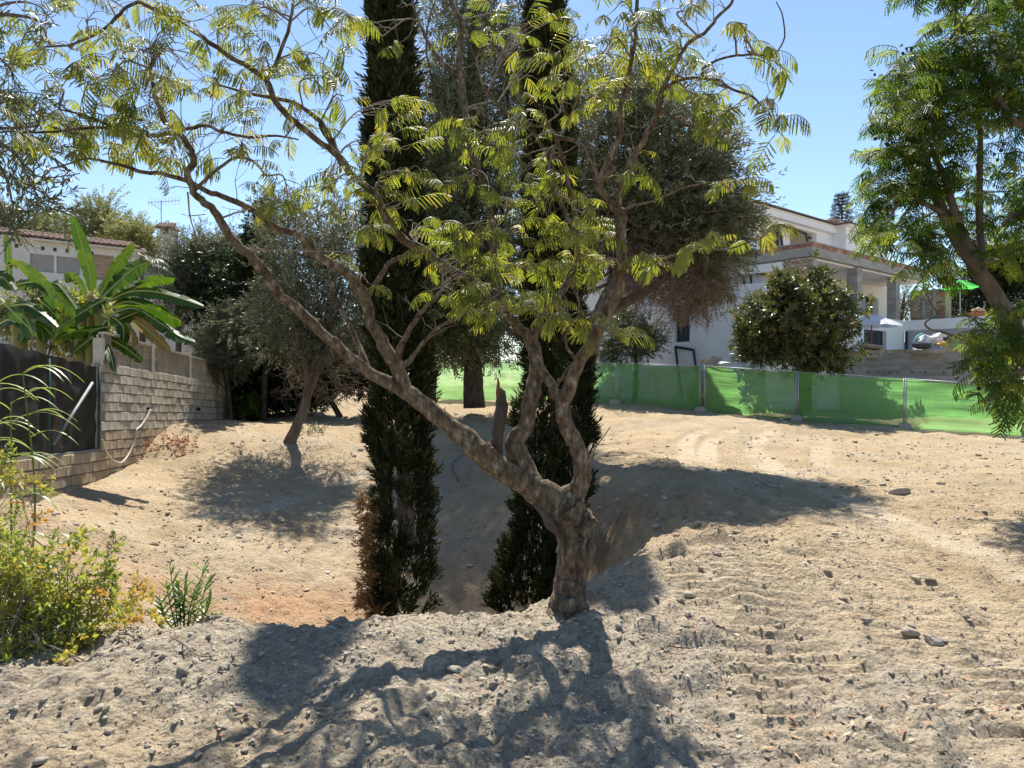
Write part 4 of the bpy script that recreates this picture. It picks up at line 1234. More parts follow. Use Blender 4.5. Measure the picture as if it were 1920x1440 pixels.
# ================================================================== TALL TREE BEHIND (centre)
D = 27.0
b = foot(888, D)
tall = thing('tall_tree', 'tall grey-green tree rising behind the two cypresses, dark trunk by the green netting', 'tree', b)
tb = MB()
for nd in ([(889, 765, 19), (887, 700, 16), (884, 620, 13), (876, 480, 9), (890, 330, 7), (880, 150, 5), (895, -40, 3)], [(884, 600, 12), (850, 500, 9), (830, 380, 6), (835, 200, 4)], [(884, 500, 10), (930, 380, 8), (950, 200, 5), (945, 20, 3)]):
    p, r = pxpath(nd, D); tb.tube(p, r, 9, True, .15)
blobs = [(P(870, 40, D), (1.5, 1.6, 2.0), 2), (P(950, 60, D), (1.6, 1.6, 2.2), 2), (P(860, 250, D), (1.1, 1.4, 1.6), 2), (P(840, 180, D), (.9, 1.2, 1.2), 1.2), (P(930, 230, D), (1.6, 1.6, 2), 2), (P(900, 400, D), (1.8, 1.8, 2.0), 2.4),
         (P(830, 420, D), (1.1, 1.4, 1.5), 1.3), (P(960, 420, D), (1.5, 1.6, 2.2), 1.8), (P(900, -80, D), (1.7, 1.6, 1.4), 1.2), (P(1010, 150, D), (1.2, 1.4, 2.0), 1), (P(880, 560, D), (1.5, 1.5, 1.0), 1.4), (P(830, 540, D), (.9, 1.2, 1.0), .8), (P(940, 590, D), (1.4, 1.3, 1.0), 1.3), (P(840, 640, D), (1.0, 1.2, .6), .9), (P(920, 500, D), (1.6, 1.5, 1.3), 1.5), (P(850, 330, D), (1.2, 1.3, 1.3), 1.3), (P(905, 640, D), (1.3, 1.2, .5), .8)]
cm = MB(); C = crown(cm, blobs, T_OLIVE, 850, 16, .3, 1.95, .5)
branches(tb, [P(884, 600, D), P(880, 480, D), P(884, 330, D), P(890, 150, D)], C, 70, .06)
tb.build('trunk', M['bark_dark'], tall, True)
cm.build('crown', M['olive_leaf'], tall, False, 'stuff')

# broad greener tree between, behind the left cypress
D = 24.0
b = foot(800, D)
mid = thing('broadleaf_tree', 'greener bushy tree filling the gap between the cypresses', 'tree', b)
tb = MB(); p, r = pxpath([(806, 795, 9), (812, 700, 8), (800, 600, 7), (806, 480, 5), (800, 380, 3)], D); tb.tube(p, r, 8, True, .15)
blobs = [(P(820, 360, D), (.8, 1, 1.2), 1.3), (P(850, 480, D), (1.1, 1.2, 1.3), 1.6), (P(800, 520, D), (.8, 1.0, 1.2), 1), (P(870, 600, D), (1.1, 1.1, .9), 1.3), (P(805, 300, D), (.45, .7, .7), .5), (P(820, 610, D), (.9, 1, .8), .9)]
cm = MB(); C = crown(cm, blobs, T_BROAD, 240, 16, .2, 1.0, .5); branches(tb, [P(800, 600, D), P(806, 480, D)], C, 24, .03)
tb.build('trunk', M['bark_grey'], mid, True); cm.build('crown', M['loquat_leaf'], mid, False, 'stuff')

# ================================================================== SMALL OLIVE WITH BENT TRUNK (left of the cypresses)
D = 20.0
b = foot(541, D)
sml = thing('olive_tree', 'small grey olive tree with a crooked leaning trunk, left of the left cypress', 'tree', b)
tb = MB()
for nd in ([(538, 840, 11), (556, 800, 9), (572, 760, 8.5), (578, 720, 8), (574, 680, 7), (566, 620, 5), (560, 540, 3.5)], [(574, 745, 7), (592, 710, 6), (604, 660, 5), (620, 590, 3.5), (640, 520, 2.5)]):
    p, r = pxpath(nd, D); tb.tube(p, r, 9, True, .15)
blobs = [(P(560, 560, D), (1.2, 1.3, 1.3), 2), (P(620, 540, D), (1.2, 1.4, 1.4), 2), (P(540, 480, D), (.8, 1, 1), 1.1), (P(600, 430, D), (1.0, 1.2, .9), 1.4), (P(660, 600, D), (.8, 1, 1.2), 1.2), (P(510, 600, D), (.8, .9, .8), 1), (P(640, 450, D), (.7, .9, .7), .8), (P(600, 640, D), (1.1, 1.1, .7), 1.2), (P(520, 420, D + .6), (.5, .7, .7), .5)]
cm = MB(); C = crown(cm, blobs, T_OLIVE, 400, 14, .17, 1.2, .5); branches(tb, [P(574, 680, D), P(604, 660, D), P(578, 720, D)], C, 50, .03)
tb.build('trunk', M['bark_olive'], sml, True); cm.build('crown', M['grey_leaf'], sml, False, 'stuff')
dm = MB()
for k in range(420):
    px = RNG.uniform(525, 690); py = RNG.uniform(665, 750); p = P(px, py, D + RNG.normal(0, .6))
    d = np.array([RNG.normal(0, .8), RNG.normal(0, .5), RNG.normal(-.25, .5)]); d /= np.linalg.norm(d); L = RNG.uniform(.2, .6)
    dm.tube([p, p + d * L * .5 + RNG.normal(0, .05, 3), p + d * L], [.007, .005, .003], 3, False)
dm.build('dead_twigs', M['dead_twig'], sml, False, 'stuff')

# ================================================================== DARK EVERGREENS AND IVY AT THE END OF THE WALL
def bushy(name, label, px, d, blobs, tmpl, mat, n, per, cr, size, bark='bark_dark', trunk=None, nb=20, group=None, r0=.03, outward=.5, shell=.55):
    bb = foot(px, d); t = thing(name, label, 'tree' if 'tree' in name or 'palm' in name else 'shrub', bb, group)
    tb = MB(); bl = [(P(x, y, d + dz), (rx * d / F, max(rx, ry) * d / F * .9, ry * d / F), rx * ry) for x, y, rx, ry, dz in blobs]
    nodes = trunk or [(px, 0, 8), (blobs[0][0], blobs[0][1], 4)]
    p, r = pxpath(nodes, d)
    if trunk is None:
        top = P(blobs[0][0], blobs[0][1], d); p = smooth_path(np.array([bb - np.array([0, 0, .1]), (bb + top) / 2 + RNG.normal(0, .1, 3), top]), 6); r = np.linspace(.09, .03, len(p)) * d / 20
    tb.tube(p, r, 8, True, .12)
    cm = MB(); C = crown(cm, bl, tmpl, n, per, cr, size, outward, shell=shell)
    branches(tb, list(p[len(p) // 3:]), C, nb, r0)
    tb.build('trunk', M[bark], t, True); cm.build('crown', M[mat], t, False, 'stuff')
    return t


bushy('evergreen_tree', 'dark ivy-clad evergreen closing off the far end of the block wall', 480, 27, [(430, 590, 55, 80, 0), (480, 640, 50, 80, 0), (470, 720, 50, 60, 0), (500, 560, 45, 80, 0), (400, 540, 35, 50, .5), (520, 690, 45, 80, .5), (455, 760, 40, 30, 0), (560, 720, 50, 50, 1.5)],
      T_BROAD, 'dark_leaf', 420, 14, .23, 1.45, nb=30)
bushy('spire_tree', 'thin dark conifer spire poking above the small olive at left', 492, 26, [(492, 430, 16, 40, 0), (494, 395, 9, 30, 0), (480, 470, 26, 40, 0), (462, 490, 20, 26, 0)], T_BROAD, 'dark_leaf', 110, 15, .16, 1.0, nb=8)
bushy('olive_tree', 'grey-green tree above the far end of the wall, in front of the far roof', 400, 29, [(385, 480, 55, 36, 0), (360, 520, 40, 50, 0), (420, 500, 45, 45, 0), (340, 560, 30, 40, 0), (400, 560, 40, 40, 0)], T_OLIVE, 'grey_leaf', 330, 15, .24, 1.4, nb=24)
bushy('silver_shrub', 'silvery shrub spilling over the far lattice panels of the wall', 432, 24.5, [(415, 640, 40, 36, 0), (440, 610, 36, 30, 0), (400, 670, 34, 24, -.3), (430, 670, 30, 26, -.3), (455, 650, 26, 40, 0)], T_OLIVE, 'grey_leaf', 200, 16, .15, 1.0, nb=14)
bushy('fan_plant', 'small bright green plant at the foot of the far wall end', 455, 25.5, [(455, 766, 16, 11, 0), (465, 758, 12, 9, 0)], T_BROAD, 'jaca_leaf', 26, 10, .08, 1.0, nb=4, r0=.01)

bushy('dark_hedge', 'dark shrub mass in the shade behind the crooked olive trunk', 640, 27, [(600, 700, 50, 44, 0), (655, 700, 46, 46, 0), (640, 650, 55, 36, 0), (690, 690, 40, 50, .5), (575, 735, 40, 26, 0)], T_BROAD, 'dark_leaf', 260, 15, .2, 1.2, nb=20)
# trees behind the left house
bushy('garden_tree', 'pale feathery tree rising behind the tiled roof of the left house', 190, 42, [(180, 420, 40, 26, 0), (140, 430, 40, 20, 0), (100, 430, 34, 20, 0), (220, 440, 36, 26, 0), (190, 395, 22, 16, 0), (250, 455, 30, 24, 0)], T_FINE, 'pale_leaf', 210, 9, .34, 1.7, 'bark_grey', nb=30, r0=.06)
bushy('garden_tree', 'yellowish rounded tree beside the chimney of the left house', 275, 40, [(262, 455, 22, 20, 0), (240, 448, 20, 22, 0), (285, 470, 18, 16, 0)], T_FINE, 'pale_leaf', 90, 14, .28, 1.5, 'bark_grey', nb=10, r0=.05)
bushy('garden_tree', 'dark tree at the left edge behind the left house', 5, 40, [(10, 415, 40, 22, 0), (60, 428, 26, 12, 0)], T_FINE, 'loquat_leaf', 70, 14, .3, 1.5, 'bark_grey', nb=8, r0=.05)
# garden shrubs in front of the left house
bushy('garden_shrub', 'light green shrub below the shuttered windows, between the banana plants', 100, 24, [(90, 600, 40, 30, 0), (130, 625, 34, 26, 0), (70, 560, 22, 18, 0), (30, 600, 34, 30, 0)], T_BROAD, 'pale_leaf', 110, 13, .2, 1.1, nb=8)
bushy('garden_shrub', 'low yellow-green shrub behind the banana leaves', 155, 22, [(150, 570, 24, 14, 0), (172, 582, 20, 14, 0), (140, 610, 28, 20, 0)], T_BROAD, 'bush_leaf', 70, 12, .16, 1.0, nb=6)
# far right background trees
bushy('garden_tree', 'dark tree behind the right terrace and the green parasol', 1850, 50, [(1830, 540, 40, 36, 0), (1870, 520, 45, 40, 0), (1900, 570, 40, 30, 0), (1800, 575, 30, 20, 0), (1890, 500, 50, 40, 0)], T_FINE, 'dark_leaf', 260, 15, .4, 1.9, nb=20, r0=.08)
bushy('garden_tree', 'small thin tree seen through the terrace columns', 1695, 52, [(1695, 560, 14, 22, 0), (1688, 590, 10, 14, 0), (1705, 580, 10, 14, 0)], T_FINE, 'grey_leaf', 50, 9, .3, 1.4, nb=12, r0=.06, trunk=[(1692, 620, 4), (1690, 590, 3), (1696, 555, 2)])
bushy('garden_tree', 'open branched tree left of the green parasol', 1785, 52, [(1780, 570, 18, 20, 0), (1795, 590, 14, 14, 0)], T_FINE, 'dark_leaf', 40, 8, .3, 1.5, nb=14, r0=.06)
bushy('garden_tree', 'reddish-tipped tree against the white wall beside the netting', 1190, 29, [(1190, 640, 40, 26, 0), (1165, 610, 40, 26, 0), (1150, 660, 30, 20, 0), (1215, 630, 22, 18, 0)], T_FINE, 'loquat_leaf', 120, 12, .17, 1.0, nb=14, r0=.02)

# norfolk pine far off
b = foot(1577, 75)
pine = thing('norfolk_pine', 'distant dark tiered conifer above the tiled hip roof', 'tree', b)
tb = MB(); p, r = pxpath([(1577, 640, 4), (1577, 500, 3.2), (1578, 430, 2.2), (1579, 362, .8)], 75); tb.tube(p, r, 6); cm = MB()
for i, y in enumerate(np.linspace(366, 440, 13)):
    w = 3 + (y - 362) * .42
    for a in np.arange(7) * .9 + i:
        L = w * 75 / F * RNG.uniform(.7, 1.1); q = P(1578, y, 75); dv = np.array([math.cos(a), math.sin(a), .12])
        tb.tube([q, q + dv * L], [.05, .02], 3, False); m = 5
        t_ = RNG.uniform(.3, 1, m)[:, None]; many(cm, T_FINE, q + dv * L * t_ + RNG.normal(0, .06, (m, 3)), np.tile(dv, (m, 1)) + RNG.normal(0, .3, (m, 3)), 1.8)
tb.build('trunk', M['bark_dark'], pine); cm.build('foliage', M['pine_leaf'], pine, False, 'stuff')

# ================================================================== LOQUAT IN FRONT OF THE HOUSE
D = 26.3
lq = [(1500, 556, 50, 26, 0), (1445, 585, 48, 36, 0), (1490, 600, 70, 50, -.4), (1550, 590, 42, 42, 0), (1425, 645, 40, 28, 0), (1500, 660, 66, 32, 0), (1560, 650, 42, 32, 0), (1524, 528, 18, 16, 0), (1470, 545, 16, 14, 0), (1568, 560, 16, 16, 0), (1470, 555, 36, 26, -.3), (1530, 680, 36, 18, 0), (1398, 615, 16, 22, 0), (1585, 595, 14, 22, 0)]
bushy('loquat_tree', 'round glossy dark green tree in front of the white building site', 1500, D, lq, T_LOQ, 'loquat_leaf', 320, 9, .14, .92, 'bark_dark', nb=60, r0=.03, shell=.6)

# ================================================================== JACARANDA AT THE RIGHT
D = 10.5
jb = foot(2030, D)
jac = thing('jacaranda_tree', 'tall fern-leaved tree leaning in from the right edge with round dark seed pods', 'tree', jb)


def jlimb(nodes, d0, d1, name='limb', sides=10):
    p, r = pxpath(nodes, d0, d1); mb = MB(); mb.tube(p, r, sides, True, .1); mb.build(name, M['bark_grey'], jac, True); return p


p = [foot(2030, D) - np.array([0, 0, .1])]
tp, tr = pxpath([(2030, 960, 20), (1985, 800, 18), (1935, 690, 16.5), (1900, 615, 15.5), (1860, 545, 14.5), (1825, 495, 13)], D); tp[0] = p[0]
mb = MB(); mb.tube(tp, tr, 14, True, .1); mb.build('trunk', M['bark_grey'], jac, True)
JL = [jlimb([(1828, 498, 12.5), (1795, 450, 10), (1768, 400, 10), (1752, 350, 8), (1735, 300, 6), (1720, 250, 4)], D, D + .2), jlimb([(1832, 500, 11), (1805, 440, 8), (1785, 380, 7), (1770, 330, 6), (1748, 280, 4), (1755, 235, 3)], D, D - .3),
      jlimb([(1842, 508, 9), (1838, 440, 7), (1836, 360, 6), (1838, 260, 5), (1835, 200, 4), (1850, 130, 3)], D, D + .4), jlimb([(1840, 200, 4), (1870, 120, 3), (1900, 60, 2)], D + .4, D + .8),
      jlimb([(1990, 250, 9), (1920, 235, 7), (1895, 220, 6), (1870, 175, 4), (1850, 150, 3)], D - .6, D - .4), jlimb([(1770, 400, 6), (1730, 380, 4), (1700, 365, 3), (1660, 420, 2)], D, D - .4),
      jlimb([(1752, 350, 5), (1710, 280, 4), (1680, 180, 3), (1660, 150, 2)], D, D + .3), jlimb([(1760, 240, 4), (1760, 120, 3), (1790, 60, 2)], D, D),
      jlimb([(1940, 680, 9), (1880, 660, 5), (1830, 668, 3.5), (1800, 690, 2.4)], D, D - .6), jlimb([(1950, 700, 8), (1900, 700, 5), (1860, 740, 3), (1850, 770, 2)], D, D - .8), jlimb([(1960, 420, 8), (1910, 400, 5), (1880, 420, 3)], D - .4, D - .7),
      jlimb([(1870, 655, 3), (1800, 635, 2.6), (1765, 622, 2.2), (1745, 618, 2.2), (1735, 605, 1.6), (1760, 590, 1.2)], D - .3, D - .2), jlimb([(1980, 780, 9), (1985, 500, 8), (1990, 250, 9), (1960, 60, 5)], D, D - .6)]
jbl = [(1690, 170, 40, 40), (1680, 240, 40, 50), (1720, 200, 50, 50), (1760, 130, 55, 50), (1790, 80, 50, 50), (1830, 60, 60, 50), (1880, 40, 60, 50), (1760, 240, 60, 50), (1700, 320, 50, 40), (1650, 350, 30, 34), (1640, 410, 32, 40), (1670, 390, 40, 40), (1720, 380, 50, 40),
       (1760, 310, 50, 40), (1800, 200, 50, 50), (1850, 150, 55, 50), (1890, 110, 50, 50), (1900, 190, 40, 40), (1870, 210, 40, 30), (1650, 440, 26, 22), (1700, 440, 50, 26), (1740, 470, 40, 34), (1770, 440, 40, 34), (1750, 510, 36, 24), (1800, 350, 46, 30), (1850, 300, 26, 24), (1870, 280, 30, 26),
       (1880, 390, 36, 34), (1905, 430, 30, 34), (1860, 420, 28, 26), (1900, 350, 30, 24), (1700, 120, 40, 36), (1860, 630, 46, 34), (1890, 600, 36, 34), (1850, 680, 40, 30), (1890, 700, 40, 40), (1870, 745, 40, 30), (1900, 760, 30, 26), (1835, 650, 26, 30), (1640, 300, 20, 24), (1770, 400, 40, 30),
       (1700, 250, 50, 40), (1830, 470, 30, 30), (1890, 480, 30, 30), (1960, 150, 60, 90), (1960, 400, 50, 80), (1960, 650, 50, 80), (1900, -60, 130, 60), (1770, -40, 90, 40), (2030, 120, 70, 70), (2060, 260, 60, 60), (2000, 10, 80, 60)]
cm = MB(); pods = MB(); pos = []; dr = []; JP = np.concatenate(JL)
for (x, y, rx, ry) in jbl:
    n = int(rx * ry / 55); dd = D + RNG.normal(0, .5); c = P(x, y, dd)
    a = JP[np.argmin(((JP - c) ** 2).sum(1))]
    pth = smooth_path(np.array([a, (a + c) / 2 + RNG.normal(0, .08, 3), c]), 4); pods_t = MB()
    cm_t = np.linspace(.012, .005, len(pth)); pos_ = []
    JT = globals().setdefault('JTW', MB()); JT.tube(pth, cm_t, 4, False)
    for i in range(n):
        q = P(x + RNG.uniform(-1, 1) * rx, y + RNG.uniform(-1, 1) * ry, dd + RNG.normal(0, .3)); o_ = q - c + RNG.normal(0, .1, 3); o_[2] = o_[2] * .3 + RNG.uniform(-.08, .06); pos.append(q - o_ / (np.linalg.norm(o_) + 1e-6) * .15); dr.append(o_)
        if i % 4 == 0:
            JT.tube([pth[RNG.integers(2, len(pth))], pos[-1]], [.005, .003], 3, False)
many(cm, T_JACA, np.array(pos), np.array(dr), RNG.uniform(.75, 1.2, len(pos)), roll=.4)
JTW.build('twigs', M['bark_grey'], jac, False, 'stuff'); cm.build('foliage', M['jaca_leaf'], jac, False, 'stuff')
POD = (ICO1[0] * np.array([.03, .012, .03]), [ICO1[1]])
PODME = mesh_data('seed_pod', *POD); PODME.materials.append(M['pod'])
for (x, y) in [(1693, 100), (1700, 92), (1690, 85), (1709, 92), (1698, 120), (1634, 132), (1640, 140), (1633, 195), (1646, 193), (1663, 270), (1668, 262), (1655, 262), (1642, 260), (1762, 100), (1768, 110), (1782, 22), (1877, 282), (1882, 272), (1865, 290), (1870, 300), (1672, 436), (1676, 450), (1671, 470), (1705, 476), (1715, 478), (1740, 460),
               (1835, 728), (1872, 722), (1790, 686), (1810, 690), (1794, 708), (1900, 796), (1918, 796), (1875, 778), (1868, 736), (1800, 250), (1812, 245), (1690, 280), (1660, 230), (1750, 190)]:
    q = P(x, y, D - .5 + RNG.normal(0, .15)); R = frames(RNG.normal(0, 1, (1, 3)), roll=2)[0]
    place('seed_pod', PODME, jac, q, R, RNG.uniform(.8, 1.2))


# ================================================================== BLOCK WALL ON THE LEFT
WD0, WX0, WS, WT = 15.4, -8.47, -.1345, -.0425     # start depth, its x, sideways run per metre, fall of the courses
_wl = math.hypot(1, WS)


def WM(V):
    """wall frame: x along the wall from its near post, y out of its face (towards the plot), z height over the course line"""
    V = np.asarray(V, float); a = V[:, 0] / _wl
    return np.stack([WX0 + WS * a + V[:, 1] / _wl, WD0 + a - V[:, 1] * WS / _wl * -1, V[:, 2] + WT * a], -1)


def w_at(px):
    k = (px - 960) / F
    d = (WX0 - WS * WD0) / (k - WS)
    return (d - WD0) * _wl


TOPZ = 2.04
wall = thing('block_wall', 'grey concrete block wall with lattice panels on top, along the left side', 'wall', WM(np.array([[0, 0, -.4]]))[0])
blk = MB(); blk.box(-.197, .197, -.1, .1, -.094, .094)
# slight bevel look: chamfered front face
V = np.array([[-.193, 0, -.091], [.193, 0, -.091], [.193, 0, .091], [-.193, 0, .091], [-.184, .018, -.082], [.184, .018, -.082], [.184, .018, .082], [-.184, .018, .082], [-.193, -.16, -.091], [.193, -.16, -.091], [.193, -.16, .091], [-.193, -.16, .091]])
Q = np.array([[4, 5, 6, 7], [0, 1, 5, 4], [1, 2, 6, 5], [2, 3, 7, 6], [3, 0, 4, 7], [8, 0, 3, 11], [1, 9, 10, 2], [3, 2, 10, 11], [8, 9, 1, 0]])
BLK = mesh_data('block', V, [Q]); BLK.materials.append(M['block'])
BLKE = mesh_data('block', V, [Q]); BLKE.materials.append(M['block_earth'])
ax = np.array([WS / _wl, 1 / _wl, WT / _wl]); ay = np.array([1 / _wl, -WS / _wl, 0]); az = np.array([0, 0, 1.0])
RW = np.stack([ax, ay, az], -1)
WEND = w_at(448); WBEG = w_at(-60)
for row in range(16):
    zc = TOPZ - .1 - .2 * row
    x = (.2 if row % 2 else 0.0) + .2
    for s in np.arange(-12, 40):
        xx = x + .4 * s
        if xx > WEND or xx < WBEG:
            continue
        low = xx < 0.15
        top_here = .34 - .05 if low else 9
        if low and zc + .1 > top_here:
            continue
        c = WM(np.array([[xx, 0, zc]]))[0]
        g = gz(c[0], c[1])
        if c[2] + .1 < g - .12:
            continue
        earth = (row > 6.2 + RNG.normal(0, .25)) or (low)
        jz = RNG.normal(0, .004)
        place('block', BLKE if earth else BLK, wall, c + ay * (.1 + RNG.normal(0, .004)) + np.array([0, 0, jz]), RW, 1.0)
# mortar core behind the block faces
mb = MB(); mb.box(0, WEND + .2, -.1, .092, -1.6, TOPZ - .01, WM); mb.build('mortar', M['mortar'], wall)
mb = MB(); mb.box(WBEG - .3, -.002, -.1, .092, -1.8, .275, WM); mb.build('mortar', M['mortar'], wall)
# posts and lattice panels
PX = [0.1] + [w_at(p) for p in (279, 350, 404)] + [WEND]
for i, xp in enumerate(PX):
    mb = MB(); mb.box(xp - .1, xp + .1, -.06, .12, TOPZ - .02, TOPZ + (.72 if i else .5), WM)
    mb.build('post', M['wall_white'], wall)
lat = MB()
n = 4
for sgn in (1, -1):
    for k in range(-3, 8):
        # diagonal bars clipped to the unit panel .4 x .3
        x0 = k * .1; pts = []
        for t in np.linspace(0, 1, 25):
            x = x0 + sgn * (t - .5) * .3 + .05; z = -.14 + .28 * t
            if -.185 <= x - .15 <= .185:
                pts.append([x - .15, 0, z])
        if len(pts) > 3:
            a, b_ = np.array(pts[0]), np.array(pts[-1]); lat.tube([a, b_], [.014, .014], 4, False)
lat.box(-.198, .198, -.025, .03, -.148, -.128); lat.box(-.198, .198, -.025, .03, .128, .148); lat.box(-.198, -.18, -.025, .03, -.128, .128); lat.box(.18, .198, -.025, .03, -.128, .128)
LAT = lat.mesh('lattice_block'); LAT.materials.append(M['lattice'])
for i in range(len(PX) - 1):
    a, b_ = PX[i] + .15, PX[i + 1] - .15; m = int(round((b_ - a) / .4)); step = (b_ - a) / m
    for r_ in range(2):
        for j in range(m):
            o = place('lattice_block', LAT, wall, WM(np.array([[a + step * (j + .5), .04, TOPZ + .155 + .3 * r_]]))[0], RW * np.array([step / .4, 1, 1]), 1.0)
    mb = MB(); mb.box(a, b_, -.05, .12, TOPZ + .606, TOPZ + .65, WM); mb.build('coping', M['wall_white'], wall)
    # solid backing so that the garden's shade, not daylight, shows through the holes
    mb = MB(); mb.box(a, b_, -.09, -.05, TOPZ, TOPZ + .6, WM); mb.build('backing', M['lattice'], wall)

# weep pipe with a hanging hose, and a second stub pipe
def wall_pt(px, py, out=.14):
    s = w_at(px); q = WM(np.array([[s, out, 0]]))[0]; q[2] = EYE + (720 - py) / F * q[1]; return q


hs = thing('drain_hose', 'pale hose hanging in a loop from a pipe in the block wall', 'hose', wall_pt(267, 768))
mb = MB(); q = wall_pt(267, 766, .1); mb.tube([q - ay * .08, q + ay * .1], [.035, .035], 10); mb.build('pipe_end', M['black_frame'], hs)
pts = [wall_pt(267, 768, .2), wall_pt(262, 780, .2), wall_pt(252, 798, .17), wall_pt(244, 806, .16), wall_pt(240, 825, .16), wall_pt(230, 850, .16), wall_pt(217, 866, .16), wall_pt(208, 867, .15), wall_pt(196, 860, .15), wall_pt(186, 844, .14), wall_pt(180, 825, .14)]
mb = MB(); pp = smooth_path(np.array(pts), 5); mb.tube(pp, np.linspace(.024, .016, len(pp)), 8); mb.build('hose', M['hose'], hs, True)
q = wall_pt(361, 767, .1); mb = MB(); mb.tube([q, q + ay * .12], [.05, .05], 10); mb.tube([q + ay * .11, q + ay * .125], [.06, .06], 10)
tag(mb.build('drain_pipe', M['black_frame']), 'short dark pipe stub low in the far part of the block wall', 'pipe')

# ================================================================== BLACK NET FENCE ON THE LOW WALL
nf = thing('net_fence', 'black shade-net fence on the low wall at the left edge', 'fence', WM(np.array([[-1.5, 0, .3]]))[0])
nx, nz_ = 60, 18
xs_ = np.linspace(WBEG, -.06, nx); V = []
for j in range(nz_):
    for i in range(nx):
        t = j / (nz_ - 1)
        sag = .07 * math.sin(i * .55) * t + .05 * vnoise(np.array([i * .4]), np.array([j * .5]), 3)[0]
        V.append([xs_[i], .03 + .06 * vnoise(np.array([i * .35]), np.array([j * .45]), 8)[0], .29 + (1.74 + .18 * (i / nx - .5) * -1 + sag * .22) * t])
V = WM(np.array(V)); i = np.arange(nz_ - 1)[:, None] * nx; j = np.arange(nx - 1)[None]
net = obj('shade_net', mesh_data('shade_net', V, [np.stack([i + j, i + j + 1, i + nx + j + 1, i + nx + j], -1).reshape(-1, 4)], None, True), M['black_net'], nf)
for s in (w_at(80), -.09, w_at(-20)):
    q = WM(np.array([[s, .12, .28], [s, .12, 1.95]])); mb = MB(); mb.tube(q, .025, 8); mb.build('post', M['fence_post'], nf, True)
q0 = P(88, 832, 13.1); q1 = P(173, 718, 15.0); q0[0] += .12; mb = MB(); mb.tube([q0, q1], .03, 8); mb.build('brace', M['grey_pole'], nf, True)
# reed screen behind the net: canes
mb = MB()
for k in range(260):
    s = RNG.uniform(WBEG, -.1); h = 1.98 + RNG.normal(0, .05); q = WM(np.array([[s, -.06, .2], [s + RNG.normal(0, .02), -.06, h]])); mb.tube(q, .011, 3, False)
rsn = mb.build('reed_screen', M['reed_screen'], None, False); rsn['kind'] = 'stuff'; tag(rsn, 'thin brown reed canes standing just behind the black net', 'reed screen')

# ================================================================== LEFT HOUSE
LD, LDIR = 30.0, np.array([1.15, 1.0]) / math.hypot(1.15, 1)
LO = P(26, 448, LD)[:2]; LN = np.array([LDIR[1], -LDIR[0]])       # outward normal, towards the plot


def LM(V):
    """house frame: x along the front (going away to the right), y out of the front, z up"""
    V = np.asarray(V, float)
    return np.stack([LO[0] + LDIR[0] * V[:, 0] + LN[0] * V[:, 1], LO[1] + LDIR[1] * V[:, 0] + LN[1] * V[:, 1], V[:, 2]], -1)


def l_at(px, py, y=0.0):
    k = (px - 960) / F; o = LO + LN * y
    t = (k * o[1] - o[0]) / (LDIR[0] - k * LDIR[1]); d = o[1] + LDIR[1] * t
    return t, EYE + (720 - py) / F * d


EZ = EYE + (720 - 448) / F * LD
HL = l_at(262, 450)[0]
lh = thing('white_house', 'white house with brown tiled roof and shuttered windows, beyond the left wall', 'house', LM(np.array([[3, 0, .6]]))[0])


def wall_cells(mb, a0, a1, z0, z1, holes, th, T, depth0=0.0):
    """wall plane with openings; T maps (along, out, z)"""
    xs = sorted({a0, a1, *[h[0] for h in holes], *[h[1] for h in holes]}); zs = sorted({z0, z1, *[h[2] for h in holes], *[h[3] for h in holes]})
    for i in range(len(xs) - 1):
        for j in range(len(zs) - 1):
            cx, cz = (xs[i] + xs[i + 1]) / 2, (zs[j] + zs[j + 1]) / 2
            if any(h[0] < cx < h[1] and h[2] < cz < h[3] for h in holes):
                continue
            mb.box(xs[i], xs[i + 1], depth0 - th, depth0, zs[j], zs[j + 1], T)


w1 = (*[l_at(56, 500)[0], l_at(102, 500)[0]], l_at(80, 510)[1], l_at(80, 477)[1]); w2 = (*[l_at(106, 500)[0], l_at(151, 500)[0]], l_at(128, 514)[1], l_at(128, 482)[1])
w3 = (l_at(174, 480)[0], l_at(214, 480)[0], EZ - 1.35, EZ - .28)
mb = MB(); wall_cells(mb, -.15, HL, .3, EZ, [w1, w2, w3], .25, LM); mb.build('wall', M['house_white'], lh)
mb = MB(); mb.box(-.4, -.16, -6, .06, .3, EZ + .05, LM); mb.build('side_wall', M['house_white'], lh)
mb = MB(); mb.box(-5, -.45, -3.4, -.9, .3, EZ + .3, LM); mb.build('wing', M['house_white'], lh)
mb = MB(); mb.box(0, HL, -6, -.3, .3, EZ - .1, LM); mb.build('body', M['house_white'], lh)
for w in (w1, w2, w3):
    f = MB(); f.box(w[0], w[1], -.2, -.08, w[2], w[3], LM); so = f.build('window', M['house_white'], lh)
    n = 9 if w is not w3 else 0
    hz = (w[3] - w[2]) / 14
    for k in range(14):
        g = MB(); g.box(w[0] + .03, w[1] - .03, -.078, -.06 + .004 * (k % 2), w[2] + hz * k + .004, w[2] + hz * (k + 1) - .004, LM); g.build('shutter_slat', M['shutter' if w is not w3 else 'brick_tan'], so)
for px in (31, 80, 103, 126, 172):
    t, z = l_at(px, 460 + (px - 30) * .1); g = MB(); g.box(t - .06, t + .06, -.02, .012, z - .09, z + .06, LM); g.build('vent', M['black_frame'], lh)
mb = MB(); mb.box(-.45, HL + .2, -.02, .3, EZ + .002, EZ + .08, LM); mb.build('eave', M['house_white'], lh)
rf = MB(); th = .62
V = LM(np.array([[-.45, .34, EZ + .09], [HL + .2, .34, EZ + .09], [HL + .2, -1.6, EZ + .56], [-.45, -1.6, EZ + .56], [-.45, -3.6, EZ + .09], [HL + .2, -3.6, EZ + .09]]))
rf.add(V, [np.array([[0, 1, 2, 3], [3, 2, 5, 4]])]); roof = rf.build('roof', M['tile'], lh)
